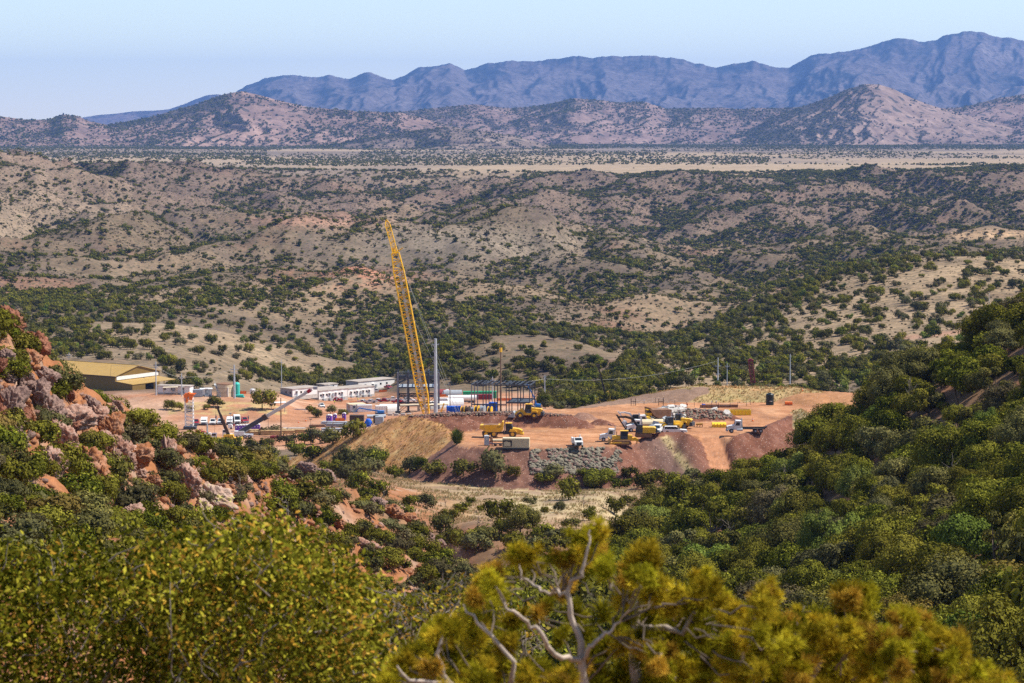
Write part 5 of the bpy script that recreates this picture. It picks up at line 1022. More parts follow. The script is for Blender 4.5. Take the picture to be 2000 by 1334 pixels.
wheels(t, [(2.8,1.15),(2.8,-1.15),(-1.7,1.15),(-1.7,-1.15),(-3.6,1.15),(-3.6,-1.15)], .92, .65, BLK, YEL)
def lettering(txt, size, m, parent, loc, rot):
    cu = bpy.data.curves.new('lettering', 'FONT'); cu.body = txt; cu.size = size; cu.extrude = .01; o = bpy.data.objects.new('tmp_text', cu); C.objects.link(o)
    dg = bpy.context.evaluated_depsgraph_get(); me = bpy.data.meshes.new_from_object(o.evaluated_get(dg)); bpy.data.objects.remove(o); me.materials.clear(); me.materials.append(m)
    q = link('lettering', me, parent=parent); q.location = loc; q.rotation_euler = rot; return q
lettering('CAT', .55, BLK, bed, (-.95,-1.575,2.45), (math.pi/2,0,0))
# wheel loaders
def make_loader(label, group, bucket=True, arm_up=0.):
    t = thing('wheel_loader', label, 'wheel loader', group=group)
    part('engine_hood', MB().prism([(-3.9,1.1),(-3.9,2.2),(-3.6,2.45),(-1.2,2.6),(-1.2,1.1)], -.85, .85), YEL, t); part('counterweight', MB().prism([(-4.3,.8),(-4.3,1.6),(-3.7,1.7),(-3.5,.8)], -1.2, 1.2), DKG, t); part('grille', MB().box(-3.97,-3.89,-.6,.6,1.4,2.1), BLK, t)
    part('rear_frame', MB().box(-3.6,.2,-.7,.7,.8,1.3), YEL, t); part('front_frame', MB().prism([(.2,.8),(.2,1.9),(1.3,2.1),(2.0,1.2),(2.0,.7)], -.55, .55), YEL, t)
    cb = part('cab', MB().prism([(-1.25,1.5),(-1.2,3.4),(.2,3.45),(.45,2.2),(.4,1.5)], -.78, .78), DKG, t); part('window', MB().box(-1.0,.18,-.8,.8,2.3,3.25), GLS, cb); part('cab_roof', MB().box(-1.35,.35,-.88,.88,3.45,3.58), YEL if not arm_up else DKG, cb)
    for s in (-1,1): part('lift_arm', MB().prism([(.9,2.3),(1.2,2.45),(2.6,1.6+arm_up),(3.3,.7+arm_up),(3.0,.6+arm_up),(2.4,1.25+arm_up)], s*.55-.1, s*.55+.1), YEL, t)
    part('tilt_cylinder', MB().tube((1.2,0,2.0),(2.9,0,1.5+arm_up),.12), STL, t)
    if bucket: part('bucket', MB().prism([(3.0,.25+arm_up),(2.9,1.3+arm_up),(3.3,1.75+arm_up),(3.55,1.2+arm_up),(4.6,.45+arm_up),(4.6,.3+arm_up)], -1.5, 1.5), STL, t)
    for s in (-1,1): part('fender', MB().prism([(-2.9,1.6),(-2.6,2.0),(-1.5,2.0),(-1.2,1.6)], s*1.1-.3, s*1.1+.3), YEL, t)
    part('exhaust', MB().tube((-2.0,.3,2.5),(-2.0,.3,3.3),.08), STL, t); part('beacon', MB().tube((-.5,.5,3.58),(-.5,.5,3.78),.07), ORG, t)
    wheels(t, [(1.5,1.1),(1.5,-1.1),(-2.0,1.1),(-2.0,-1.1)], .78, .58, BLK, YEL); return t
GLD = 'yellow wheel loaders on the pad'
ld = make_loader('yellow wheel loader with a grey bucket working on top of the dark berm', GLD); ld.location = spot(1029,816.5,620,700); ld.rotation_euler = (0,0,deg(172))
lb = make_loader('yellow wheel loader with a dark cab in front of the rubble heap', GLD, True, 1.0); lb.location = spot(1304,843,600,700); lb.rotation_euler = (0,0,deg(205))
dup(lb, spot(1322,836,600,720), deg(160), 'rear yellow wheel loader half hidden behind the dark-cabbed loader', GLD)
# bulldozer
t = thing('bulldozer', 'yellow bulldozer with a dusty blade at the front edge of the pad', 'bulldozer', spot(1214,868.5,585,680), deg(183))
for s in (-1,1):
    tr = part('track', MB().prism([(-2.3,.45),(-1.9,1.05),(1.7,1.1),(2.2,.7),(2.0,.15),(1.6,0),(-1.8,0),(-2.2,.15)], s*1.15-.3, s*1.15+.3), BRN, t)
    part('track_frame', MB().box(-1.6,1.5,s*1.15-.33,s*1.15+.33,.35,.7), YELD, tr)
part('hull', MB().box(-2.1,2.2,-.8,.8,.6,1.3), YELD, t); part('engine_hood', MB().prism([(.3,1.2),(.3,2.2),(2.2,2.05),(2.35,1.2)], -.6, .6), YEL, t); part('fuel_tank', MB().prism([(-2.4,1.2),(-2.5,2.2),(-1.4,2.3),(-1.4,1.2)], -.85, .85), YEL, t)
cb = part('cab', MB().prism([(-1.5,1.3),(-1.4,3.15),(.2,3.2),(.35,1.3)], -.8, .8), DKG, t); part('window', MB().box(-1.2,.1,-.82,.82,2.1,3.0), GLS, cb); part('cab_roof', MB().box(-1.6,.35,-.9,.9,3.2,3.32), YEL, cb)
part('blade', MB().prism([(2.95,.05),(3.15,.5),(2.95,1.0),(3.1,1.6),(2.85,1.6),(2.7,1.0),(2.85,.1)], -1.95, 1.95), YELD, t)
for s in (-1,1): part('push_arm', MB().beam((.2,s*1.55,.6),(2.8,s*1.55,.5),.25), YEL, t); part('lift_cylinder', MB().tube((2.0,s*.5,2.0),(2.8,s*.5,.9),.1), STL, t)
part('exhaust', MB().tube((1.2,.3,2.1),(1.2,.3,3.1),.09), BLK, t)
rp = part('ripper', MB().prism([(-2.2,.9),(-2.2,1.6),(-3.2,1.7),(-3.9,1.3),(-3.9,.9)], -.55, .55), YEL, t); part('shank', MB().prism([(-3.9,1.4),(-3.5,1.4),(-3.5,.3),(-3.3,0),(-3.7,.2)], -.12, .12), YELD, rp)
# excavators
def make_excavator(label, loc, rz, body, boomm, base, pts_b, pts_s):
    t = thing('excavator', label, 'excavator', loc, rz, 'excavators on the site')
    for s in (-1,1): part('track', MB().prism([(-2.1,.45),(-1.8,.9),(1.8,.9),(2.1,.45),(1.8,0),(-1.8,0)], s*1.25-.3, s*1.25+.3), BRN, t)
    part('undercarriage', MB().box(-1.2,1.2,-1,1,.5,1.0), DKG, t); h = part('upper_body', MB().prism([(-2.9,1.05),(-2.9,2.2),(-2.5,2.4),(.2,2.4),(.3,1.6),(1.6,1.5),(1.6,1.05)], -1.35, 1.35), body, t); part('counterweight', MB().prism([(-3.3,1.1),(-3.3,2.0),(-2.88,2.2),(-2.88,1.1)], -1.3, 1.3), DKG, h)
    cb = part('cab', MB().prism([(.2,1.1),(.2,3.0),(1.5,3.0),(1.9,2.0),(1.9,1.1)], .35, 1.37), DKG, t); part('window', MB().prism([(.35,1.9),(.35,2.85),(1.4,2.85),(1.7,1.9)], .33, 1.39), GLS, cb)
    part('boom', MB().prism(pts_b, -.28, .28), boomm, t); part('stick', MB().prism(pts_s, -.2, .2), boomm, t)
    e = pts_s[-1]; part('bucket', MB().prism([(e[0]-.3,e[1]+.3),(e[0]+.5,e[1]+.3),(e[0]+.9,e[1]-.5),(e[0]+.2,e[1]-1.1),(e[0]-.6,e[1]-.6)], -.65, .65), base, t)
    return t
BOOM = [(.6,1.7),(.9,2.3),(2.6,4.6),(4.2,5.0),(6.2,4.9),(6.3,4.5),(4.3,4.5),(3.0,4.1),(1.2,1.8)]; STK = [(6.7,5.3),(6.2,5.25),(5.0,3.2),(3.9,1.5),(4.2,1.4)]
make_excavator('yellow excavator with a folded black boom among the parked machines', spot(1257,853,595,690), deg(176), YEL, BLK, DKG, BOOM, STK)
make_excavator('white and yellow excavator at the back of the parked machines', spot(1247,832,595,700), deg(186), YEL, WHITE, WHITE, [(q[0]*.8, q[1]*.72) for q in BOOM], [(q[0]*.8, q[1]*.72) for q in STK])
t = thing('excavator_boom', 'yellow excavator boom lowered behind the golden grass bank', 'excavator', spot(1436,757.5,735,900), deg(178)); 
part('boom', MB().prism([(-3.8,.1),(-3.4,.7),(.6,2.0),(3.0,2.4),(4.6,3.4),(4.9,3.2),(4.2,1.2),(3.2,.6),(1.0,1.1),(-2.6,.1)], -.35, .35), YEL, t); part('cylinder', MB().tube((-2,0,1.1),(3.2,0,2.6),.14), STL, t); part('upper_body', MB().prism([(3.0,-1.2),(3.0,.6),(6.2,.5),(6.2,-1.2)], -1.3, 1.3), YEL, t)
# water truck, white truck, haul truck
t = thing('water_truck', 'white-cabbed water truck with a beige tank behind the yellow excavator', 'truck', spot(1258,843,590,700), deg(187))
tractor_cab(t, 2.6); part('frame', MB().box(-4.6,2.7,-.45,.45,.7,1.0), DKG, t); tk = part('tank', MB().prism([(math.cos(a)*1.2, 2.05+math.sin(a)*1.0) for a in np.linspace(0, 2*math.pi, 15)[:-1]], -4.7, .6, 'x'), BEI, t); part('tank_hatch', MB().tube((-2,0,3.0),(-2,0,3.25),.35), BEI, tk)
wheels(t, [(3.4,1),(3.4,-1),(-2.2,1),(-2.2,-1),(-3.4,1),(-3.4,-1)], .52, .42, BLK, STL)
t = thing('semi_tractor', 'white semi truck with its hood to the right among the parked machines', 'truck', spot(1252,834,590,700), deg(4)); tractor_cab(t, 1.4); part('frame', MB().box(-3.8,1.5,-.45,.45,.75,1.0), DKG, t); part('fifth_wheel', MB().box(-2.6,-1.4,-.5,.5,1.0,1.15), BLK, t); wheels(t, [(2.3,1),(2.3,-1),(-1.6,1),(-1.6,-1),(-2.8,1),(-2.8,-1)], .52, .42, BLK, STL)
t = thing('haul_truck', 'dusty haul truck with a big brown dump bed at the back of the machines', 'dump truck', spot(1276,829,590,720), deg(200))
part('dump_bed', MB().prism([(-4.0,2.2),(-4.2,3.8),(1.0,3.9),(1.6,4.4),(1.6,3.9),(.5,2.4),(-.5,1.8),(-2.8,1.7)], -1.9, 1.9), BRN, t); part('frame', MB().box(-3.6,3.6,-.8,.8,1.0,1.6), DKG, t); part('hood', MB().prism([(1.6,1.4),(1.6,2.6),(3.6,2.3),(3.8,1.2)], -1.2, 1.2), YELD, t); cb = part('cab', MB().box(.9,2.2,-.2,1.3,2.4,4.0), YEL, t); part('window', MB().box(1.0,2.23,-.22,1.32,3.1,3.8), GLS, cb)
wheels(t, [(2.6,1.5),(2.6,-1.5),(-2.2,1.5),(-2.2,-1.5)], 1.05, .75, BLK, YELD)
t = thing('service_truck', 'white service truck with tool boxes standing alone on the open pad', 'truck', spot(1128,871.5,585,680), deg(-84))
part('frame', MB().box(-2.6,2.9,-.5,.5,.5,.85), DKG, t); part('hood', MB().prism([(1.5,.6),(1.5,1.5),(2.7,1.35),(2.85,.6)], -.95, .95), WHITE, t); cb = part('cab', MB().prism([(-.1,.7),(-.1,2.1),(1.0,2.15),(1.6,1.5),(1.6,.7)], -.92, .92), WHITE, t); part('windshield', MB().add([(1.56,-.8,1.55),(1.56,.8,1.55),(1.06,.76,2.1),(1.06,-.76,2.1)], [(0,1,2,3)]), GLS, cb)
part('grille', MB().box(2.8,2.9,-.6,.6,.75,1.25), DKG, t)
for s in (-1,1): part('tool_box', MB().box(-2.7,-.2,s*1.0-.2,s*1.0+.2,.7,1.9), WHITE, t)
part('deck', MB().box(-2.7,-.2,-.8,.8,.85,1.05), STL, t); part('service_crane', MB().beam((-2.2,.7,1.9),(-.6,.7,2.6),.2), WHITE, t); part('beacon', MB().tube((.4,-.5,2.13),(.4,-.5,2.45),.1), ORG, t); wheels(t, [(2.0,.85),(2.0,-.85),(-1.6,.85),(-1.6,-.85)], .45, .35, BLK, STL)
t = thing('flatbed_truck', 'white truck cab showing behind the bulldozer blade', 'truck', spot(1196,862,585,680), deg(178)); tractor_cab(t, 1.2); part('frame', MB().box(-3.6,1.3,-.45,.45,.75,1.0), DKG, t); part('deck', MB().box(-3.8,-.6,-1.15,1.15,1.0,1.18), BRN, t); wheels(t, [(2.1,1),(2.1,-1),(-2.2,1),(-2.2,-1)], .5, .4, BLK, STL)
# track machine far right
t = thing('tracked_dozer', 'dusty yellow dozer on the far right haul road by the wooded slope', 'bulldozer', spot(1702,792,590,760), deg(195))
for s in (-1,1): part('track', MB().prism([(-1.7,.4),(-1.4,.85),(1.4,.85),(1.7,.4),(1.4,0),(-1.4,0)], s*.95-.25, s*.95+.25), BRN, t)
part('engine_hood', MB().box(.1,1.8,-.55,.55,.7,1.7), YELD, t); part('hull', MB().box(-1.6,.2,-.7,.7,.6,1.5), YELD, t); part('roll_cage', MB().prism([(-1.2,1.4),(-1.15,2.7),(.0,2.7),(.1,1.4)], -.65, .65), DKG, t); part('blade', MB().prism([(2.2,.1),(2.4,.9),(2.2,1.2),(2.0,.6)], -1.5, 1.5), YELD, t)
# ---------------------------------------------------------------- buildings
def lot(px, py, dmin=740, dmax=1350): return spot(px, py, dmin, dmax)
# mustard warehouse: ridge along local x, gable end at +x towards the right and the camera
wl0 = lot(225,763,850,1000); WL, WW, EH, RH = 42., 26., 5.6, 8.6
t = thing('warehouse', 'mustard metal warehouse with a white band across its gable', 'warehouse', wl0, deg(-33))       # origin: near corner
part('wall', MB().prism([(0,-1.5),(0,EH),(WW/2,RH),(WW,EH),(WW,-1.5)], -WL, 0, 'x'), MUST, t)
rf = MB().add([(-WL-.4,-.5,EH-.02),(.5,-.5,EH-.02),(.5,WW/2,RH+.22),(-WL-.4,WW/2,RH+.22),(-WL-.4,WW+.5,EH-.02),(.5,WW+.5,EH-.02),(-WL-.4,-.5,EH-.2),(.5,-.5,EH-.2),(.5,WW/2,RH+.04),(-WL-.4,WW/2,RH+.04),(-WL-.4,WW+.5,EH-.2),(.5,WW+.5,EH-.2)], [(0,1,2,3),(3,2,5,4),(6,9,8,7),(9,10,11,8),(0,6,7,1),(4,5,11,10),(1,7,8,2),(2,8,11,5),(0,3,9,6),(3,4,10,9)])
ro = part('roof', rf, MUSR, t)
sm = MB()
for i in range(24):
    x = -WL+i*WL/24; sm.beam((x,-.5,EH+.02),(x,WW/2,RH+.26),.07)
part('roof_seam', sm, MUSR, ro, kind='stuff'); part('ridge_cap', MB().beam((-WL-.4,WW/2,RH+.27),(.5,WW/2,RH+.27),.35,.1), MUST, ro)
part('white_band', MB().box(.02,.10,.8,WW-.8,3.95,5.35), WHITE, t); part('gable_light', MB().box(.1,.5,WW*.62,WW*.62+.6,3.6,3.95), DKG, t)
part('dark_trim', MB().box(-WL-.41,.51,-.56,-.5,EH-.3,EH-.02), DBR, t)
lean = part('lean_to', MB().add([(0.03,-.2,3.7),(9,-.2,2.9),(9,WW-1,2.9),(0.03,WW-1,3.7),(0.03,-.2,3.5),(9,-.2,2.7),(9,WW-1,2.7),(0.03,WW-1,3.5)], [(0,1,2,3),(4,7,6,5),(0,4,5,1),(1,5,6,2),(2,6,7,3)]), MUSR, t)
part('lean_to_wall', MB().prism([(.05,-1.2),(.05,3.45),(8.8,2.68),(8.8,-1.2)], 0.0, .2), MUST, lean); part('front_wall', MB().box(8.6,8.8,.2,7.5,-1.2,2.68), MUST, lean)
for yv in (12.5, 18.5, 24.5): part('post', MB().box(8.6,8.85,yv,yv+.25,-1.2,2.7), MUST, lean)
part('doorway_shade', MB().box(.02,.12,8.5,WW-4,-1.0,2.9), BLK, t)  # black slab stands in for shade inside the open doorway
def mod_window(mb, x, z, y=-.03, w=1.0, h=1.1): mb.box(x, x+w, y-.03, y, z, z+h)
def make_office(label, px, py, lx, ly, h, doors, wins, rz=45, plinth=.6, dmin=1000, dmax=1350, roofm=None, name='site_office', shade=OFW_SHADE):  # default side wall: white siding with shade put into its colour
    """local x runs along the sunny facade (normal -y), local y along the shaded side wall (normal -x); origin at the near corner"""
    t = thing(name, label, 'building', lot(px, py, dmin, dmax), deg(rz), 'modular site offices')
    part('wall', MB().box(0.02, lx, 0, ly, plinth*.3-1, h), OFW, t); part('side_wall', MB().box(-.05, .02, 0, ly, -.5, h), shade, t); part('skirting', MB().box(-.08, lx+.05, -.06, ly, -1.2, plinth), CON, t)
    part('roof', MB().prism([(-.3,h),(-.3,h+.2),(ly*.5,h+.32),(ly+.3,h+.2),(ly+.3,h)], -.3, lx+.3, 'x'), roofm or RFB, t)
    for x in doors:
        d = part('door', MB().box(x, x+1.0, -.06, 0.0, plinth, plinth+2.1), STL, t); part('door_window', MB().box(x+.25, x+.75, -.085, -.06, plinth+1.2, plinth+1.8), GLS, d); part('canopy', MB().box(x-.2, x+1.2, -.9, -.02, plinth+2.25, plinth+2.33), OFW, d)
        part('steps', MB().box(x-.2, x+1.2, -1.2, -.08, -.6, plinth-.1), STL, d)
    for x, z in wins:
        w = part('window', MB().box(x, x+1.1, -.05, 0.0, plinth+z, plinth+z+1.0), GLS, t); part('window_frame', MB().box(x-.08, x+1.18, -.045, -.001, plinth+z-.08, plinth+z+1.08), OFW, w)
    for k in range(max(1, int(ly//3))): part('window', MB().box(-.09, -.05, 1.0+k*3, 2.0+k*3, plinth+1.0, plinth+1.9), GLS, t)
    part('air_conditioner', MB().box(lx*.45, lx*.45+1.1, -.45, -.03, plinth+.6, plinth+1.8), STL, t)
    part('downpipe', MB().box(lx-.25, lx-.13, -.14, -.02, 0, h), WHITE, t); part('corner_trim', MB().box(-.08, .12, -.05, .02, 0, h), WHITE, t)
    return t
make_office('leftmost white office, gable wall coloured as if in bluish shade', 571.5, 776.5, 15, 8.5, 3.7, (2.0,), ((4.5,1.),(7,1.)))
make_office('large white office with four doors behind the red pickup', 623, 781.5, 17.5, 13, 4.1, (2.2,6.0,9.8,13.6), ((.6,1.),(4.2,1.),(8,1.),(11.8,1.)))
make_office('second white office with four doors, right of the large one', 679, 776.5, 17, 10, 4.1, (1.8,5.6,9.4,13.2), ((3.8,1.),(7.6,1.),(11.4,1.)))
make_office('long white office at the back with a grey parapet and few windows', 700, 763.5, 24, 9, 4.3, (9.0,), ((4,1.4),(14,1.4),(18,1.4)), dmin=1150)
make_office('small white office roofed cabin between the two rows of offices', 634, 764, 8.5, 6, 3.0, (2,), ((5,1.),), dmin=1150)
make_office('grey trailer office below the mustard warehouse', 308, 770, 12, 4, 3.0, (9,), ((2,1.),(5,1.)), rz=-12, dmin=880, dmax=1000, shade=OFW)
make_office('cream site cabin on the lot left of the white containers', 684, 806, 6, 5, 3.0, (1.0,), ((3.4,.9),), rz=20, dmin=850, dmax=1000, roofm=BEI)
make_office('tan cabin with open front beside the grey box', 393, 774.5, 3.8, 3.0, 2.5, (1.4,), (), rz=15, dmin=860, dmax=1000, roofm=OFW, shade=BRN)
make_office('tiny white building far up on the right-hand hill', 1886, 641, 8, 5, 3.0, (3,), ((5.5,1.),), rz=10, dmin=900, dmax=1400)
def container(label, px, py, L, m, rz, group='containers and boxes on the lot', Hh=2.6, Wd=2.4, dmin=760, dmax=1300, name='container', roof=None):
    t = thing(name, label, 'container', lot(px, py, dmin, dmax), deg(rz), group)
    part('shell', MB().box(-L/2, L/2, -Wd/2, Wd/2, .1, Hh), m, t); rb = MB()
    for i in range(int(L/.6)): x = -L/2+.2+i*.6; rb.box(x, x+.16, -Wd/2-.05, Wd/2+.05, .25, Hh-.15)
    part('rib', rb, m, t, kind='stuff'); part('door', MB().box(L/2, L/2+.06, -Wd/2+.1, Wd/2-.1, .2, Hh-.1), m, t); part('base_rail', MB().box(-L/2-.03, L/2+.03, -Wd/2-.06, Wd/2+.06, -.2, .14), DKG, t)
    if roof: part('roof', MB().box(-L/2-.04, L/2+.04, -Wd/2-.07, Wd/2+.07, Hh, Hh+.1), roof, t)
    return t
container('grey equipment box beside the tan cabin', 386, 775, 3.4, STL, 5, dmin=860)
container('dark brown container standing on the storage lot', 697, 823.5, 4.6, DBR, -3, Hh=2.2, dmin=700, dmax=950)
container('white container behind the blue lift', 712, 804.5, 5.5, OFW, 8, dmin=850, roof=WHITE); container('green topped container behind the right steel frame', 937, 778, 14, GRN, 3, Hh=3.0, dmin=900); container('dark red container in front of the green one', 940, 780.5, 9, DRED, 3, Hh=2.2, dmin=880)
container('left blue tarped crate behind the berm', 880, 806, 2.6, TARP, 5, Hh=2.2, dmin=780, name='crate', group='blue crates behind the berm'); container('wide blue tarped crate behind the berm', 893, 806, 3.6, TARP, 3, Hh=2.2, dmin=780, name='crate', group='blue crates behind the berm'); container('blue crate inside the right steel frame', 953, 803, 2.8, TARP, 10, Hh=2.4, dmin=780, name='crate', group='blue crates behind the berm'); container('taller blue crate inside the right steel frame', 963, 803, 2.6, TARP, -6, Hh=3.0, dmin=780, name='crate', group='blue crates behind the berm')
container('white box trailer under the tents behind the crane', 752, 806, 7, WHITE, 12, dmin=830, name='trailer'); container('white box truck body left of the tanker', 868, 793, 6, WHITE, -6, dmin=860, name='trailer', Hh=3.0); container('grey generator cabinet near the blue vessel', 741, 829, 2.6, STL, -4, dmin=700, dmax=950); container('dark generator cabinet near the blue vessel', 741-7, 827, 1.5, BLK, -4, Hh=2.6, dmin=700, dmax=950, Wd=1.6)
container('orange skip bin beside the black tank', 1540, 791, 1.9, ORG, 0, Hh=.85, dmin=600, dmax=760, name='skip_bin', Wd=1.4); container('blue drum bin by the fence', 1374, 796, .9, TARP, 0, Hh=.9, dmin=600, dmax=760, name='bin', Wd=.8)
# beige generator trailer, blower, toilet and barrier at the left pad edge
t = container('beige generator container at the left front edge of the pad', 1008, 874.5, 6.2, BEI, -4, dmin=585, dmax=660, Hh=2.35, name='generator'); part('engine_bay', MB().box(-3.0,-.9,-1.27,-1.2,.4,1.9), DBR, t); part('radiator', MB().box(-3.14,-3.11,-1.0,1.0,.3,2.2), DKG, t); part('engine', MB().prism([(-2.8,.5),(-2.8,1.4),(-2.2,1.6),(-1.2,1.3),(-1.2,.5)], -1.36, -1.28), BEI, t)
t = thing('pump_trailer', 'beige pump with a long pipe beside the generator container', 'pump', spot(974,871,585,660), deg(4)); part('barrel', MB().tube((-1.4,0,1.35),(2.0,0,1.25),.34,.42,12), BEI, t); part('frame', MB().box(-1.6,1.8,-.5,.5,.45,.62), DKG, t); part('motor', MB().tube((-1.7,0,1.0),(-1.7,0,2.1),.3), BRN, t); wheels(t, [(.4,.6),(.4,-.6),(-.8,.6),(-.8,-.6)], .33, .2)
t = thing('red_barrier', 'red and white barrier sign standing beside the grey toilet', 'barrier', spot(955.5,869.5,585,660), deg(3), ); part('panel', MB().box(-.85,.85,-.06,.06,.15,1.0), RED, t)
for x in (-.6,-.2,.2,.6): part('stripe', MB().box(x-.1,x+.12,-.075,-.06,.4,.75), WHITE, t)
for x in (-.7,.7): part('foot', MB().box(x-.06,x+.06,-.35,.35,0,.12), DKG, t)
def make_toilet(label, loc, rz, m, roofm, group):
    t = thing('portable_toilet', label, 'toilet', loc, rz, group); part('cabin', MB().prism([(-.55,0),(-.55,2.0),(.55,2.0),(.55,0)], -.55, .55), m, t); part('roof', MB().prism([(-.6,2.0),(-.5,2.25),(0,2.38),(.5,2.25),(.6,2.0)], -.6, .6), roofm, t); d = part('door', MB().box(-.4,.4,-.6,-.55,.12,1.9), m, t); part('door_sign', MB().box(-.15,.15,-.62,-.6,1.3,1.6), roofm, d); part('base', MB().box(-.62,.62,-.62,.62,-.12,.08), DKG, t); return t
make_toilet('grey portable toilet behind the red barrier on the pad', spot(950.5,869.5,585,660), deg(5), GALV, WHITE, None)
TG = 'row of purple portable toilets on the lot'; ords = ['first','second','third','fourth','fifth','sixth','seventh','eighth']
t0 = make_toilet('first purple toilet of the lot row, counted from the left', lot(463,843.5), deg(-4), PUR, WHITE, TG)
for i in range(1, 8): dup(t0, lot(463+i*5.9, 843.5-i*.25), deg(-4), f'{ords[i]} purple toilet of the lot row, counted from the left')
dup(t0, lot(641,823), deg(-20), 'white and purple toilet left of the blue pump vessel', 'purple toilets in the storage lot', {'cabin':WHITE}); dup(t0, lot(645,823.5), deg(-20), 'purple toilet next to the white one in the storage lot', 'purple toilets in the storage lot'); dup(t0, lot(654,821.5), deg(-10), 'middle purple toilet in the storage lot', 'purple toilets in the storage lot'); dup(t0, lot(672,819.5), deg(-10), 'purple toilet beside the orange barrier in the storage lot', 'purple toilets in the storage lot')
# tanks
tl = lot(439,774,860,1000); k = tl.y/FOC
t = thing('water_tank', 'tan steel water tank with an outside stair', 'tank', tl); R = 16.5*k*.98; h = 25*k
part('shell', MB().lathe([(R,-.3),(R,h)], 32), TAN, t); part('roof', MB().lathe([(R*1.01,h),(R*.98,h+.12),(.3,h+.5)], 32), BRN, t); part('rim', MB().lathe([(R*1.02,h-.15),(R*1.02,h+.02)], 32), BRN, t)
for j in (1,2): part('weld_band', MB().lathe([(R*1.004,h*j/3-.04),(R*1.004,h*j/3+.04)], 32), BRN, t)
st = part('stair', MB().beam((-R-.6,-R*.2,h),(-R*.35,-R*.98,0),.5,.12), GALV, t); part('handrail', MB().beam((-R-.6,-R*.25,h+.9),(-R*.35,-R*1.05,.9),.06), GALV, st); part('overflow_pipe', MB().tube((R*.5,-R*.92,.2),(R*.5,-R*.92,h*.75),.16), OFW, t)
t = thing('filter_vessel', 'teal filter vessel behind the thick steel pole', 'tank', lot(463,775.5,860,1000)); part('vessel', MB().lathe([(.5,.6),(1.0,.9),(1.05,4.6),(.7,5.1),(.1,5.3)], 14), TEAL, t); part('manifold', MB().tube((-.5,-.8,.7),(2.4,-.8,.7),.4), TEAL, t); part('skid', MB().box(-1.2,2.6,-1.3,1.1,.0,.25), TEAL, t)
for x in (-.8,.8): part('leg', MB().box(x-.1,x+.1,-.7,.7,0,.8), TEAL, t)
t = thing('plastic_tank', 'small white plastic tank on the terrace right of the teal vessel', 'tank', lot(493.5,769.5,860,1100)); part('shell', MB().lathe([(1.0,0),(1.05,.1),(1.05,1.5),(.9,1.8),(.3,1.95)], 16), WHITE, t); part('lid', MB().lathe([(.3,1.95),(.3,2.1)], 12), STL, t)
p = spot(1503.5,791,600,760); k = p.y/FOC; t = thing('black_water_tank', 'black round water tank beside the orange skip bin', 'tank', p); R = 7.7*k; h = 23*k
part('shell', MB().lathe([(R,0),(R*1.01,.1),(R*1.01,h*.9),(R*.85,h*.97),(R*.25,h)], 28), PLST, t)
for j in (.3,.6): part('hoop', MB().lathe([(R*1.03,h*j-.06),(R*1.03,h*j+.06)], 28), PLST, t)
part('lid', MB().lathe([(R*.3,h-.05),(R*.3,h+.15)], 16), PLST, t)
lb_ = MB()
for i in range(3):
    a0 = -math.pi/2-.12+i*.24; lb_.add([(R*1.022*math.cos(a), R*1.022*math.sin(a), z) for a in (a0, a0+.16) for z in (h*.30, h*.38)], [(0,2,3,1)])
part('label_patch', lb_, WHITE, t)
t = thing('blue_pump_vessel', 'bright blue pump vessel standing on the storage lot', 'pump', lot(719.5,833.5,700,950)); part('vessel', MB().lathe([(.3,.3),(.9,.7),(1.0,1.6),(.85,2.3),(.5,2.6)], 14), TARP, t); part('flange', MB().tube((-1.2,0,1.3),(1.2,0,1.3),.45), TARP, t); part('base', MB().box(-.8,.8,-.8,.8,0,.35), TARP, t)
t = thing('tanker_trailer', 'white tanker trailer behind the berm left of the right steel frame', 'trailer', lot(903,788,860,1100), deg(4)); part('tank', MB().prism([(math.cos(a)*1.3, 2.1+math.sin(a)*1.15) for a in np.linspace(0, 2*math.pi, 17)[:-1]], -5.4, 5.4, 'x'), WHITE, t); part('frame', MB().box(-5,5,-.5,.5,.7,1.0), DKG, t); wheels(t, [(-3.6,1),(-3.6,-1),(-4.7,1),(-4.7,-1),(4.2,1),(4.2,-1)], .5, .4)
for i, (px, py, m, ln, rz, lab) in enumerate([(864,770,DRED,7,12,'dark red half round tank section lying beyond the steel tower'),(872,771,WHITE,4,80,'white round tank section end beside the dark red one'),(884,771.5,STL,8,8,'grey half round tank section right of the dark red one')]):
    t = thing('tank_section', lab, 'tank section', lot(px, py, 950, 1200), deg(rz), 'half round tank sections'); A = [(math.cos(a)*1.7, .1+math.sin(a)*2.1) for a in np.linspace(0, math.pi, 12)]; part('shell', MB().prism(A, -ln/2, ln/2, 'x'), m, t); part('end_plate', MB().prism([(a*.96, b*.96) for a, b in A], ln/2+.01, ln/2+.06, 'x'), WHITE if i == 0 else DKG, t)
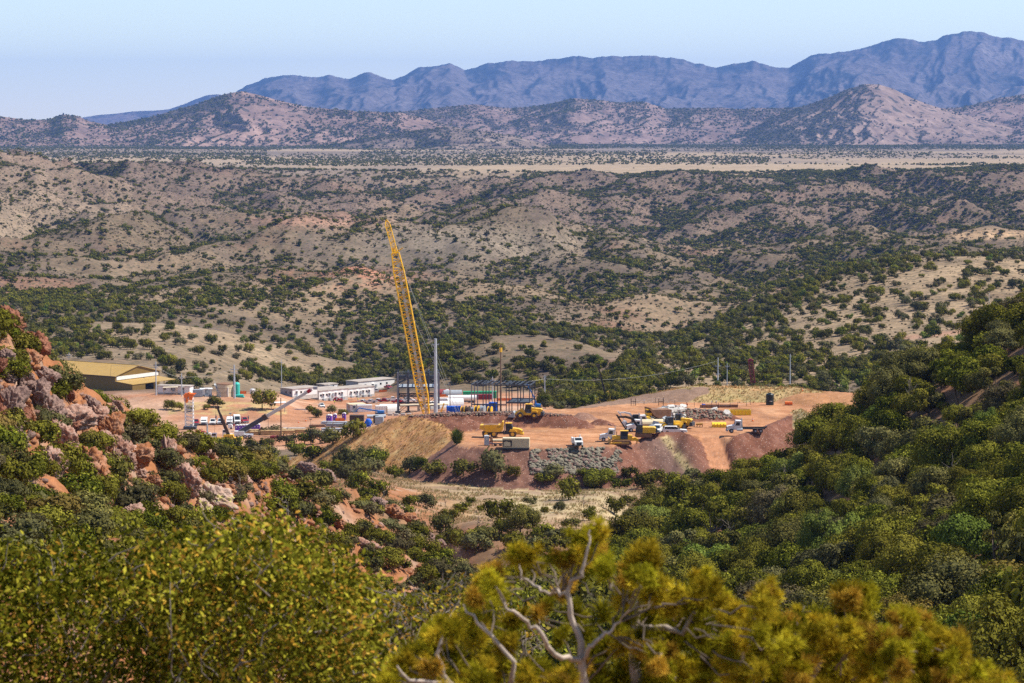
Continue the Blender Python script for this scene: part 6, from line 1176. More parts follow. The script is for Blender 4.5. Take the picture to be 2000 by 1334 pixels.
# yellow dumpster, buckets, attachments
t = thing('yellow_dumpster', 'bright yellow open dumpster in front of the rubble heap', 'dumpster', spot(1445,810.5,600,760), deg(4)); dz = MB(); dz.prism([(-2.6,.1),(-2.8,1.35),(2.8,1.35),(2.8,.1)], -1.1, -1.0); dz.prism([(-2.6,.1),(-2.8,1.35),(2.8,1.35),(2.8,.1)], 1.0, 1.1); dz.box(-2.75,-2.6,-1.0,1.0,.1,1.35); dz.box(2.7,2.8,-1.0,1.0,.1,1.35); dz.box(-2.6,2.7,-1.0,1.0,.1,.2)
part('shell', dz, BYEL, t); part('load', MB().box(-2.5,2.6,-.98,.98,.2,1.15), BRN, t)
for i in range(6): x = -2.2+i*.9; part('rib', MB().box(x,x+.12,-1.18,-1.1,.15,1.3), YEL, t)
t = thing('loader_bucket', 'yellow loader bucket lying on the pad left of the roll-off truck', 'bucket', spot(1404,834.5,600,700), deg(2), ); part('shell', MB().prism([(-1.0,0),(-1.1,.8),(-.6,1.25),(.6,1.2),(.8,.9),(-.4,.3),(1.0,.12),(1.0,0)], -1.75, 1.75, 'x'), BYEL, t)
for i in range(4): part('rib', MB().box(-1.3+i*.8,-1.2+i*.8,-1.16,-1.0,.1,1.1), YELD, t)
t = thing('grapple', 'small orange-yellow attachment lying left of the loader bucket', 'attachment', spot(1366,834,600,700), deg(-8)); part('frame', MB().prism([(-.9,.5),(-.8,.9),(.9,1.0),(.8,.5)], -.4, .4), YELD, t)
for x in (-.7,0,.6): part('tine', MB().prism([(x,0),(x+.1,.55),(x+.3,.55),(x+.15,0)], -.3, .3), BRN, t)
t = thing('bare_trailer', 'bare dark trailer frame lying beside the grapple', 'trailer', spot(1348,833.5,600,700), deg(2)); part('top_rail', MB().beam((-1.1,0,.75),(1.1,0,.75),.12), DKG, t); part('bottom_rail', MB().beam((-1.1,0,.15),(1.1,0,.15),.12), DKG, t)
for x in (-1.05,0,1.05): part('post', MB().box(x-.06,x+.06,-.06,.06,0,.8), DKG, t)
# concrete slabs on the rubble heap
for i, (px, py, sx, sy, sz, tl_) in enumerate([(1281,805,1.6,1.0,.28,.1),(1290,802,1.5,1.1,.3,-.2),(1300,799,1.8,1.2,.3,.25),(1310,797,1.6,1.1,.3,-.1),(1322,796,1.9,1.2,.3,.15),(1334,796,1.4,1.0,.3,-.3),(1296,807,1.5,1.0,.3,.35),(1307,805,1.7,1.2,.35,-.25),(1318,804,1.4,.9,.3,.3),(1329,803,1.5,1.1,.3,.1),(1302,811,1.3,1.0,.3,-.35),(1313,812,1.3,.9,.3,.2),(1420,809,1.6,.8,.35,-.45),(1395,802,1.2,.8,.3,.2)]):
    p = spot(px, py, 610, 720); r_ = random.Random(i); poly = [(sx*(1+.15*r_.uniform(-1,1))*math.cos(a)*.75, sy*(1+.2*r_.uniform(-1,1))*math.sin(a)) for a in [k*1.047+r_.uniform(-.25,.25) for k in range(6)]]
    o = link('concrete_slab', MB().prism(poly, -sz, sz, 'z').mesh('concrete_slab', RM['white'])); o.location = p+Vector((0,0,.35)); o.rotation_euler = (r_.uniform(-.4,.1), tl_, r_.uniform(0,3)); tag(o, ['topmost','flat','tilted','broad','leaning','thick','narrow','sloping','small','pale','low','lower right','lone','grey'][i]+' broken concrete slab '+('at the right end of the grey rubble heap' if i > 11 else f'on the white part of the rubble heap, {["left end","near the left end","left of its top","at its top","right of its top","at its right end"][min(5,int((px-1279)/9.5))]}'), 'concrete slab', 'broken concrete slabs on the rubble heap')
# ---------------------------------------------------------------- steel frames
GRSTEEL = mat('primer_grey_steel', (.20,.22,.25), .5, .15, 1.0)
def make_frame(name, label, px0, px1, pyb, height, depth, nx, ny, levels, rz, dmin, dmax, brace, colw=.38, skew=0.):
    a, b = lot(px0, pyb, dmin, dmax), lot(px1, pyb, dmin, dmax); L = abs(b.x-a.x)/max(.2, math.cos(rz)); t = thing(name, label, 'steel frame', a, rz, 'unclad steel frames'); low = -2.0
    X = [L*i/(nx-1) for i in range(nx)]; Y = [depth*j/(ny-1) for j in range(ny)]
    for x in X:
        for y in Y: part('column', MB().box(x-colw/2,x+colw/2,y-colw/2,y+colw/2,low,height), DKG if (int(x*3+y) % 3) else GRSTEEL, t)
    for z in levels:
        for y in Y: part('beam', MB().box(colw/2,L-colw/2,y-.14,y+.14,z-.42,z), DKG, t)
        for x in X: part('cross_beam', MB().box(x-.13,x+.13,colw/2,depth-colw/2,z-.40,z-.03), DKG, t)
    z0 = 0
    for i, (xi, z1, z2) in enumerate(brace):
        for y in (Y[0], Y[-1]): part('brace', MB().beam((X[xi],y,z1),(X[xi+1],y,z2),.16), DKG, t)
    return t, X, Y
fr, X, Y = make_frame('steel_tower', 'tall dark steel frame tower around the foot of the yellow crane', 777, 849, 808, 14.6, 10, 5, 3, (3.0, 6.2, 9.4, 12.6), 0.02, 780, 900, [(0,0,3),(0,9.4,12.4),(3,3,6.1),(1,6.1,3),(2,0,3),(0,6.1,3),(3,12.4,9.4),(2,6.2,9.3)], .6)
for y in Y: part('guard_rail', MB().beam((-.2,y,13.9),(X[-1]+.2,y,13.9),.07), GALV, fr); part('guard_rail', MB().beam((-.2,y,13.4),(X[-1]+.2,y,13.4),.06), GALV, fr)
part('floor_deck', MB().box(.2,X[-1]-.2,.2,Y[-1]-.2,9.405,9.46), STL, fr); lad = part('ladder', MB().beam((X[1]-.6,-.3,0),(X[1]-.6,-.3,13),.07), GALV, fr)
for k in range(14): part('rung', MB().beam((X[1]-.6,-.3,.6+k*.9),(X[1]-.1,-.3,.6+k*.9),.05), GALV, lad)
for x in X: part('footing', MB().box(x-.9,x+.9,-.9,.9,-.6,.9), DKG, fr)
fr, X, Y = make_frame('steel_shed_frame', 'low wide dark steel frame with a flat roof grid behind the berm', 921, 1034, 806, 9.6, 12, 6, 3, (9.6,), deg(-9), 780, 900, [], .28)
for i in range(1, 12): x = X[-1]*i/12; part('purlin', MB().box(x-.1,x+.1,.2,Y[-1]-.2,9.62,9.8), DKG, fr)
part('mezzanine_beam', MB().box(X[3],X[5],-.15,.15,3.3,3.9), DKG, fr); part('mezzanine_beam', MB().box(X[3],X[5],Y[-1]-.15,Y[-1]+.15,3.3,3.9), DKG, fr); part('mezzanine_deck', MB().box(X[3]+.2,X[5]-.2,.3,Y[-1]-.3,3.5,3.7), DKG, fr); part('bay_beam', MB().box(X[0],X[3],-.12,.12,2.6,3.0), DKG, fr)
# ---------------------------------------------------------------- lattice crane
def lattice(root, A, B, w0, w1, w2, n, m, cr=.10, lr=.05, hint=(0,1,0)):
    A, B = np.array(A, float), np.array(B, float); d = unit(B-A); a = unit(np.cross(d, hint)); c = np.cross(d, a)
    def w(t): return np.interp(t, [0, .14, .88, 1], [w0, w1, w1, w2])
    def corner(i, t): s = ((-1,-1),(1,-1),(1,1),(-1,1))[i]; return A+(B-A)*t+(a*s[0]+c*s[1])*w(t)/2
    T = [0,.14]+list(np.linspace(.14,.88,n)[1:])+[1]
    for i in range(4):
        mb = MB()
        for k in range(len(T)-1): mb.tube(corner(i,T[k]), corner(i,T[k+1]), cr, n=5)
        part('chord', mb, m, root)
    TT = np.linspace(0, 1, n*2+1); lb = MB()
    for i in range(4):
        j = (i+1) % 4
        for k in range(len(TT)-1): lb.tube(corner(i if k % 2 else j, TT[k]), corner(j if k % 2 else i, TT[k+1]), lr, n=4)
        for k in range(0, len(TT), 2): lb.tube(corner(i, TT[k]), corner(j, TT[k]), lr, n=4)
    part('lacing', lb, m, root, kind='stuff')
bx = float(sight(836,805)[0])*792; base = Vector((bx, 792, ground(bx, 792))); cr = thing('crawler_crane', 'very tall yellow lattice boom crane with a jib leaning left over the lot', 'crane', base)
def rel(px, py, d): return np.array(W(px, py, d)) - np.array(base)
bA, bB, bC = rel(834.5,818,base.y-1), rel(772,494,base.y+4), rel(755,431,base.y+7)
bo = part('main_boom', MB().beam(bA+[0,0,-.4], bA+unit(bB-bA)*1.2, 1.2), CYEL, cr); lattice(bo, bA, bB, 1.3, 3.2, 2.2, 19, CYEL, .19, .10)
a1 = unit(bB-bA); off = np.array([.15,-.9,0]); part('walkway', MB().beam(bA+a1*2+off, bB-a1*2+off, .75, .12), CGRY, bo)
ji = part('jib', MB().beam(bB-[.3,0,0], bB+unit(bC-bB)*1.5, 1.0), CYEL, cr); lattice(ji, bB, bC, 1.7, 1.5, .4, 6, CYEL, .10, .055); part('jib_strut', MB().beam(bB, bB+np.array([2.4,0,1.6]), .35), CYEL, ji); part('sheave', MB().tube(bC+[0,-.3,0], bC+[0,.3,0], .4), CYEL, ji)
tail = np.array([9.0, 3.0, 3.5])
for k, (p, q) in enumerate([(bB+[.6,.6,0], tail), (bB+[.6,-.6,0], tail+[1.2,-1,0]), (bB*.62+bA*.38+[1.5,0,0], tail+[.5,0,0])]): part('pendant_cable', MB().tube(p, q, .03, n=4), STL, cr)
part('hoist_line', MB().tube(bC+[-.3,0,-.2], bC+[-.3,0,-20], .03, n=4), CGRY, cr)
hs = part('house', MB().prism([(-2.5,1.4),(-2.5,3.0),(3.5,3.2),(5.5,2.6),(5.5,1.4)], -1.6, 1.6), CYEL, cr); part('counterweight', MB().box(5.52,7.6,-1.9,1.9,1.3,3.4), DKG, hs); cb = part('cab', MB().prism([(-3.9,1.3),(-3.6,3.2),(-2.52,3.2),(-2.52,1.3)], -1.6, -.3), CYEL, cr); part('window', MB().prism([(-3.75,2.0),(-3.55,3.0),(-2.8,3.0),(-2.8,2.0)], -1.62, -.28), GLS, cb); part('gantry', MB().beam((3.5,0,3.2),(5.0,0,7.5),.4), CYEL, cr)
for s in (-1,1): part('track', MB().prism([(-4,.5),(-3.5,1.1),(3.5,1.1),(4,.5),(3.5,0),(-3.5,0)], s*2.4-.5, s*2.4+.5), DKG, cr)
# telescopic cranes
def make_telescopic(label, loc, tip, boomm, rz, lower, head, r=.55, name='mobile_crane'):
    t = thing(name, label, 'crane', loc); T = np.array(tip, float)-np.array(loc); f0 = np.array([0,0,1.9]); D = T-f0; cr_ = bpy.data.objects.new('carrier', None)
    b = part('boom', MB().beam(f0, f0+D*lower, r*1.9, r*2.1), DKG if boomm is not BLK else BLK, t); part('boom_section', MB().beam(f0+D*lower*.9, f0+D*.72, r*1.5, r*1.65), boomm, b); part('boom_section', MB().beam(f0+D*.66, f0+D*.96, r*1.2, r*1.35), boomm, b); part('boom_head', MB().box(T[0]-.5,T[0]+.7,T[1]-.4,T[1]+.4,T[2]-.6,T[2]+.3), head, b)
    part('collar', MB().beam(f0+D*(lower-.02), f0+D*(lower+.03), r*2.5, r*2.8), BLK, b); part('lift_cylinder', MB().tube((0.8,0,1.3), f0+D*.25+[0,0,-.4], .2), STL, t)
    bd = part('chassis', MB().box(-5.2,4.2,-1.25,1.25,.75,1.35), YEL if boomm is BLK else WHITE, t); part('turntable', MB().box(-1.6,1.5,-1.1,1.1,1.4,2.3), YEL if boomm is BLK else WHITE, t); c_ = part('cab', MB().prism([(-5.2,1.36),(-5.2,2.6),(-4.9,2.8),(-3.6,2.8),(-3.6,1.36)], -1.2, -.1), WHITE, t); part('window', MB().box(-5.0,-3.8,-1.22,-.08,2.0,2.65), GLS, c_)
    wheels(t, [(x, s*1.05) for x in (-4.2,-2.8,1.8,3.2) for s in (-1,1)], .6, .45, BLK, STL); return t, T
p = lot(468,856,740,900); t, T = make_telescopic('telescopic crane with a long pale grey boom slanting up to the right', p, W(615,757,p.y+2), CGRY, 0, .33, STL, .62)
part('red_mark', MB().beam(np.array([0,0,1.9])+(T-[0,0,1.9])*.90, np.array([0,0,1.9])+(T-[0,0,1.9])*.945, .95, 1.05), RED, t)
p = lot(447,863,740,900); t, T = make_telescopic('crane with a short black telescopic boom leaning left over the lot', p, W(424,794.5,p.y-1), BLK, 0, .5, BLK, .5)
part('hoist_line', MB().tube(T+[-.3,0,-.3], T+[-.9,0,-8.0], .03, n=4), BLK, t)
p = spot(1184,788,745,1000); t, T = make_telescopic('dark slim boom rising behind the pad among the trees', p, W(1168,713,p.y), BLK, 0, .4, BLK, .38, 'drill_rig'); part('yellow_guard', MB().prism([(-.1,2.0),(.2,4.3),(1.0,4.5),(1.2,2.0)], -.5, .5), YEL, t)
# drilling masts
def mast(name, label, loc, h, w, m, cap, lean=0.):
    t = thing(name, label, 'drill rig', loc); A, B = np.array([0,0,.3]), np.array([lean,0,h]); lattice(t, A, B, w*.9, w, w*.8, 9, m, .13, .055); part('base', MB().box(-w*.7,w*.9,-w*.7,w*.7,-.3,.9), DKG, t); cbk = MB().prism([(lean-w*.6,h-.4),(lean-w*.65,h+.2),(lean-.3,h+.7),(lean+w*.8,h+.35),(lean+w*.6,h-.3)], -w*.55, w*.55)
    if cap[1] > 1: cbk.box(-w*.62,-w*.15,-w*.5,w*.5,h-1.9,h-.35).box(w*.05,w*.5,-w*.6,w*.3,h-1.5,h-.3).box(-w*.5,w*.9,-.25,.25,h+.3,h+.62).tube((-w*.3,-w*.6,h-2.3),(-w*.1,-w*.6,h-1.2),.35)
    part('crown_block', cbk, cap[0], t); part('sheave', MB().tube((lean,-w*.6,h+.4),(lean,w*.6,h+.4),.5), cap[0], t); return t
mast('white_drill_mast', 'white lattice drilling mast with an orange top beside the bushes', lot(370,838,760,900), 11.0, 2.5, WHITE, (ORG, 1.3)); mast('red_drill_mast', 'dark red lattice drilling mast behind the golden grass bank', spot(1472,759,742,1000), 10.6, 1.5, DRED, (DRED, .3), -1.3)
# ---------------------------------------------------------------- poles
def pole(label, px, pyb, pyt, r, m, arms=(), dmin=740, dmax=1300, cat='utility pole', steps=False, group='poles'):
    p = lot(px, pyb, dmin, dmax); h = (pyb-pyt)*p.y/FOC*1.0; t = thing('utility_pole', label, cat, p, 0, group); part('shaft', MB().tube((0,0,-.8),(0,0,h),r,r*.6,10), m, t)
    for z, w in arms: part('crossarm', MB().box(-w/2,w/2,-.09,.09,h-z-.1,h-z+.1), m, t); [part('insulator', MB().tube((s*w*.45,0,h-z+.1),(s*w*.45,0,h-z+.4),.07,n=6), STL, t) for s in (-1,1)]
    if steps:
        for k in range(9): part('step_arm', MB().box(-1.2,0,-.05,.05,h*.30+k*h*.075,h*.30+k*h*.075+.1), m, t)
    return t, p, h
PL = [pole('thin grey pole behind the left end of the warehouse', 135, 722, 688, .16, GALV, ((1.2,2.0),(2.2,2.0)), 900, 1300), pole('grey pole in front of the grey trailer office', 305, 772, 706, .26, GALV, ((2.0,1.2),), 860, 1000), pole('grey pole right of the small canopy', 355, 774, 729, .24, GALV, ((1.6,1.4),), 860, 1000), pole('thick grey steel pole with two crossarms in front of the tan tank', 458, 778, 712, .42, GALV, ((1.7,2.6),(2.6,2.6)), 840, 1000), pole('tall thin grey pole left of the offices', 550, 763, 701, .22, GALV, ((1.6,1.6),), 900, 1200),
 pole('very thick tall steel monopole with step arms beside the crane', 851, 808, 660, .72, GALV, ((2.0,2.4),), 780, 900, steps=True), pole('grey pole inside the right steel frame', 962, 791, 735, .26, GALV, ((1.2,1.6),), 850, 1100), pole('grey pole at the right end of the steel shed frame', 1064, 785, 733, .28, GALV, ((.6,1.2),), 850, 1100), pole('short brown wooden pole right of the monopole', 879, 806, 749, .20, POLW, (), 780, 900), pole('tall brown wooden pole in front of the steel shed frame', 978, 805, 671, .33, POLW, ((.6,.9),), 780, 900), pole('brown wooden pole between the cranes on the lot', 549, 853, 776, .24, POLW, (), 740, 900),
 pole('grey pole with two crossarms behind the golden grass bank', 1402, 759, 698, .3, GALV, ((3.2,2.4),(6.2,1.6)), 742, 1000), pole('thinner grey pole behind the two-armed pole', 1420, 752, 709, .18, GALV, ((1.2,1.6),), 742, 1000), pole('tall pale pole below the right-hand hill', 1543, 757, 691, .24, GALV, ((1.0,.8),), 742, 1000), pole('thin pole high on the right-hand hill beside the white building', 1931, 632, 572, .14, GALV, (), 900, 1400), pole('thin pole with a crossarm on the right-hand hill', 1958, 622, 590, .14, GALV, ((.8,1.6),), 900, 1400), pole('thin dark lamp pole in the middle of the lot', 524, 836, 816, .07, DKG, ((.1,.8),), 760, 900, 'lamp post'), pole('dark lamp pole right of the timber stacks', 607, 836, 818, .07, DKG, ((.1,.8),), 760, 900, 'lamp post')]
part('yellow_marker', MB().tube((0,0,PL[9][2]-2.6),(0,0,PL[9][2]-1.2),.5,n=8), YEL, PL[9][0])
def wire(a, b, sag, label):
    (_, p, h), (_, q, k) = PL[a], PL[b]; A, B = np.array(p)+[0,0,h-1.2], np.array(q)+[0,0,k-1.2]; mb = MB(); T_ = np.linspace(0,1,13); P = [A+(B-A)*x-np.array([0,0,4*sag*x*(1-x)]) for x in T_]
    for i in range(12): mb.tube(P[i], P[i+1], .04, n=4)
    o = link('power_line', mb.mesh('power_line', CGRY)); tag(o, label, 'power line', 'overhead lines')
wire(0, 1, 2.0, 'overhead line from the pole behind the warehouse to the trailer pole'); wire(1, 2, 1.0, 'overhead line from the trailer pole to the canopy pole'); wire(2, 3, 1.0, 'overhead line from the canopy pole to the thick tank pole'); wire(6, 7, 1.0, 'overhead line above the steel shed frame'); wire(7, 11, 3, 'overhead line from the shed frame across the trees to the two-armed pole')
# ---------------------------------------------------------------- stacks, reels, small things
for i, (px, py, m, r, lab) in enumerate([(905,807.5,YEL,1.15,'leftmost yellow-flanged cable reel behind the berm'),(913.5,807.5,BLK,1.2,'black cable reel behind the berm'),(922,807,STL,1.0,'pale grey cable reel between the black and yellow ones'),(931.5,807.5,YEL,1.25,'middle yellow-flanged cable reel behind the berm'),(943,807.5,STL,1.3,'large grey cable reel behind the berm'),(957,808,YEL,1.15,'rightmost yellow-flanged cable reel behind the berm')]):
    t = thing('cable_reel', lab, 'cable reel', lot(px, py, 770, 900)+Vector((0,0,.2)), deg(70), 'cable reels behind the berm'); part('drum', MB().wheel(0,0,r,r*.7,1.0,18), BLK if m is not STL else STL, t)
    for s in (-1,1): part('flange', MB().wheel(0,s*.6,r,r,.14,20), m, t)
for i, (px, py, L, m, n, rz, lab, g) in enumerate([(487,848,6,WOOD,4,5,'left stack of yellow sawn timber on the lot','timber'),(508,849,6,WOOD,3,0,'second stack of yellow timber on the lot','timber'),(530,849.5,6.5,WOOD,4,-4,'third stack of yellow timber, left of the wooden pole','timber'),(556,847,6,WOOD,3,3,'stack of timber right of the wooden pole','timber'),(580,845,6,WOOD,3,-5,'rightmost stack of yellow timber on the lot','timber'),(500,841.5,5,ORG,2,0,'orange formwork stack behind the timber','timber'),(540,842,6,WOOD,2,4,'low timber stack behind the wooden pole','timber'),(655,830,9,GALV,3,-12,'stack of grey steel beams in front of the purple toilets','steel'),(668,834,10,STL,3,-14,'long stack of steel beams nearest the oaks','steel'),(685,829,7,GALV,2,-10,'short stack of steel beams by the dark brown container','steel'),(640,846,8,CON,2,-8,'pale stack of panels behind the oaks','steel'),(650,841,7,GALV,2,-6,'bright stack of sheets behind the oaks','steel'),(575,838,7,CON,1,0,'low pale stack beside the lot road','steel'),(620,834,5,BRN,2,10,'rusty stack in the middle of the lot','steel'),(548,856,6,DRED,2,0,'dark red stack at the near edge of the lot','steel'),(705,829,3,YEL,2,10,'yellow pile beside the blue pump vessel','steel')]):
    t = thing('timber_stack' if g == 'timber' else 'steel_stack', lab, 'stack', lot(px, py, 720, 950), deg(rz), 'timber stacks on the lot' if g == 'timber' else 'steel stacks on the storage lot'); r_ = random.Random(i)
    for k in range(n):
        for j in range(4): y = -.9+j*.5; part('plank' if g == 'timber' else 'beam', MB().box(-L/2+r_.uniform(-.3,.3),L/2+r_.uniform(-.3,.3),y,y+.38,.15+k*.36,.15+k*.36+.26), m, t)
        part('spacer', MB().box(-L*.3,-L*.3+.12,-1,1.1,.41+k*.36,.51+k*.36), BRN, t)
    part('bearer', MB().box(-L*.35,-L*.35+.2,-1,1.1,-.3,.149), BRN, t); part('bearer', MB().box(L*.35-.2,L*.35,-1,1.1,-.3,.149), BRN, t)
# canopies
for px, py, wd, m, lab in [(543,802,4.6,OFW,'white roofed canopy on posts on the embankment by the round oak'),(333,771.5,4.6,TAN,'small tan roofed canopy right of the grey trailer office'),(800,806,6,TAN,'tan framed shelter behind the crane foot'),(852,806,7.5,BEI,'beige framed shelter right of the monopole')]:
    t = thing('canopy', lab, 'canopy', lot(px, py, 780, 1000), deg(4), 'open canopies'); part('roof', MB().prism([(-wd/2-.3,2.6),(-wd/2-.3,2.8),(wd/2+.3,2.95),(wd/2+.3,2.75)], -1.8, 1.8), m, t)
    for x in (-wd/2, wd/2):
        for y in (-1.5, 1.5): part('post', MB().box(x-.07,x+.07,y-.07,y+.07,-.6,2.68), STL if m is OFW else m, t)
    part('bench', MB().box(-wd*.4,wd*.4,-.3,.3,.6,.7), YEL if m is OFW else BRN, t)
# tents / white shelters behind the crane
for px, py, w_, lab in [(758,803,6.5,'white round-topped fabric shelter left of the steel tower'),(768,806,4.5,'smaller white fabric shelter touching the steel tower'),(858,798,7,'white fabric shelter right of the monopole'),(889,792,6,'white fabric shelter beside the tanker')]:
    t = thing('fabric_shelter', lab, 'tent', lot(px, py, 820, 1100), deg(12), 'white fabric shelters'); A = [(math.cos(a)*w_*.32, .05+math.sin(a)*2.6) for a in np.linspace(0, math.pi, 12)]; part('cover', MB().prism(A, -w_/2, w_/2, 'x'), WHITE, t); part('end_wall', MB().prism([(a*.9, b*.9) for a, b in A], w_/2+.01, w_/2+.05, 'x'), BEI, t); part('end_wall', MB().prism([(a*.9, b*.9) for a, b in A], -w_/2-.05, -w_/2-.01, 'x'), BEI, t)
# blue boom lifts
def boom_lift(label, loc, rz, pts_):
    t = thing('boom_lift', label, 'boom lift', loc, rz, 'blue boom lifts'); part('chassis', MB().box(-1.6,1.6,-1,1,.5,1.1), DKG, t); part('turret', MB().prism([(-1.4,1.12),(-1.5,1.9),(.8,2.0),(1.0,1.12)], -.8, .8), LBL, t)
    for i in range(len(pts_)-1): part('boom', MB().beam(pts_[i], pts_[i+1], .45-.08*i), LBL, t)
    e = pts_[-1]; bk = part('basket', MB().box(e[0]-.9,e[0]+.9,e[1]-.5,e[1]+.5,e[2]-.6,e[2]-.5), STL, t); part('basket_rail', MB().box(e[0]-.9,e[0]+.9,e[1]-.5,e[1]-.45,e[2]+.45,e[2]+.52), STL, bk); part('basket_post', MB().box(e[0]-.9,e[0]-.84,e[1]-.5,e[1]-.45,e[2]-.5,e[2]+.45), STL, bk); wheels(t, [(1.2,1),(1.2,-1),(-1.2,1),(-1.2,-1)], .5, .35); return t
boom_lift('blue boom lift lying folded on the lot left of the steel tower', lot(742,813,800,950), deg(180), [(-.5,0,1.7),(4.0,0,2.3),(7.2,0,2.9),(8.3,0,1.6)]); boom_lift('blue boom lift reaching up inside the right steel frame', lot(1048,800,800,900), deg(180), [(0,0,1.7),(1.2,0,5.0),(3.4,0,9.0)])
# stockpile of grey box stacks near tower foot: concrete blocks
for i, px in enumerate((762, 774, 787, 799)):
    o = link('concrete_block', MB().prism([(-.9,0),(-.7,.8),(.7,.8),(.9,0)], -.5, .5).mesh('concrete_block', CON)); o.location = lot(px, 812, 760, 900); tag(o, ['leftmost','second','third','rightmost'][i]+' concrete block in the line at the foot of the steel tower', 'concrete block', 'concrete blocks by the tower')
# orange barriers, cones, fence
for i, (px, py, L, lab) in enumerate([(700,789,8,'long orange mesh barrier below the pickup row'),(748,766,4,'short orange barrier by the long rear office'),(470,770,4,'orange barrier beside the teal vessel'),(664,823,3,'orange barrier between the purple toilets'),(860,775,5,'orange barrier near the tank sections'),(985,783,6,'orange barrier behind the steel shed frame')]):
    t = thing('orange_barrier', lab, 'barrier', lot(px, py, 780, 1300), deg(5), 'orange barriers'); part('mesh_panel', MB().box(-L/2,L/2,-.04,.04,.1,1.1), ORG, t)
    for x in np.linspace(-L/2, L/2, max(3, int(L/2))): part('post', MB().box(x-.05,x+.05,-.09,-.04,0,1.25), BRN, t)
def cone(px, py, lab, dmin=590, dmax=1300):
    t = thing('traffic_cone', lab, 'traffic cone', spot(px, py, dmin, dmax), 0, 'orange cones'); part('cone', MB().lathe([(.24,.05),(.05,.95),(.03,1.0)], 10), ORG, t); part('base', MB().box(-.32,.32,-.32,.32,0,.05), BLK, t); part('band', MB().lathe([(.155,.5),(.115,.68)], 10), WHITE, t)
cone(1470,823,'orange cone on the pad road above the white truck'); cone(1170.5+85,856,'orange cone beside the yellow excavator tracks'); cone(1567,764,'orange marker by the upper right pad edge'); cone(1584,761,'orange and white marker at the top of the pad road'); cone(597,823,'orange cone on the lot road', 760); cone(583,826,'second orange cone on the lot road', 760)
t = thing('wire_fence', 'thin post and wire fence along the back of the pad', 'fence', (0,0,0)); fp = [spot(px, py, 620, 800) for px, py in [(1238,792),(1258,790),(1280,787),(1296,786),(1318,792),(1341,795),(1356,795),(1372,797),(1390,797),(1403,797),(1426,796),(1441,795),(1458,793),(1466,791)]]
for p in fp: part('fence_post', MB().box(p.x-.05,p.x+.05,p.y-.05,p.y+.05,p.z-.3,p.z+1.4), DBR, t)
for z in (.6, 1.2):
    mb = MB()
    for a, b in zip(fp, fp[1:]): mb.tube(a+Vector((0,0,z)), b+Vector((0,0,z)), .015, n=3)
    part('fence_wire', mb, STL, t)
for px, lab in ((1237,'left dark gate post pair by the fence'),(1291,'right dark gate post pair by the fence')):
    p = spot(px, 792, 620, 800); t = thing('gate_frame', lab, 'gate', p, 0, 'gate frames'); 
    for x in (-.6,.6): part('post', MB().box(x-.08,x+.08,-.08,.08,-.3,1.9), DBR, t)
    part('rail', MB().box(-.52,.52,-.05,.05,1.0,1.12), DBR, t)
for px, py, L, lab in [(1408,796,4.5,'long low timber edging behind the fence'),(1386,797,2.6,'short low timber edging behind the fence')]:
    t = thing('timber_edging', lab, 'timber edging', spot(px, py, 620, 800)); part('plank', MB().box(-L,L,-.1,.1,-.1,.45), BRN, t); part('plank', MB().box(-L,L,-.1,.1,.46,.8), BRN, t)
for px, py, lab in [(1258,790,'small white post box beside the left gate'),(1390,793,'white marker post by the fence'),(1399,792,'second white marker post by the fence'),(1342,798,'red valve post left of the rubble heap')]:
    t = thing('marker_post', lab, 'post', spot(px, py, 620, 800), 0, 'marker posts'); part('post', MB().box(-.05,.05,-.05,.05,0,1.1), DBR, t); part('head', MB().box(-.18,.18,-.12,.12,.9,1.3), WHITE if 'white' in lab else RED, t)
# small machines on the lot
t = thing('red_compressor', 'small red machine behind the bushes right of the drilling mast', 'machine', lot(390,849,740,900), deg(-12)); part('body', MB().prism([(-1.2,.4),(-1.2,1.5),(.4,1.5),(.7,1.0),(1.8,1.0),(1.9,.4)], -.7, .7), RED, t); part('hood', MB().box(.7,1.7,-.6,.6,1.0,1.15), DRED, t); wheels(t, [(1.0,.7),(1.0,-.7),(-.8,.7),(-.8,-.7)], .38, .25)
t = thing('light_mast', 'grey mast on a small white base left of the black crane', 'machine', lot(405,853,740,900)); part('mast', MB().tube((0,0,.5),(0,0,4.6),.28,.22), STL, t); part('base', MB().box(-.9,1.2,-.7,.7,.3,1.2), WHITE, t); wheels(t, [(.8,.7),(.8,-.7),(-.5,.7),(-.5,-.7)], .32, .2)
t = thing('solar_light_tower', 'small white light tower in front of the lot vehicles', 'machine', lot(450,838,760,900)); part('cabinet', MB().prism([(-.7,.4),(-.7,1.5),(.4,1.6),(.7,1.1),(.7,.4)], -.6, .6), WHITE, t); part('pole', MB().tube((0,0,1.5),(0,0,5.0),.06), STL, t); part('lamp_head', MB().box(-.4,.4,-.15,.15,4.9,5.25), STL, t); wheels(t, [(.3,.6),(.3,-.6)], .33, .2)
t = thing('concrete_pipe', 'pale pipe lying beside the blue boom lift', 'pipe', lot(735,817,780,950), deg(10)); part('pipe', MB().tube((-3.2,0,.7),(3.2,0,.7),.6,n=14), GALV, t); part('support', MB().box(-2,-1.6,-.7,.7,0,.35), BRN, t); part('support', MB().box(1.6,2,-.7,.7,0,.35), BRN, t)
t = thing('guard_rail_road', 'grey guard rail beside the lot access road', 'guard rail', lot(590,803,800,1000), deg(-6)); part('rail', MB().box(-7,6,-.06,.06,.45,.8), GALV, t)
for x in (-6.5,-4,-1.5,1,3.5,5.5): part('post', MB().box(x-.07,x+.07,.06,.2,-.4,.75), STL, t)
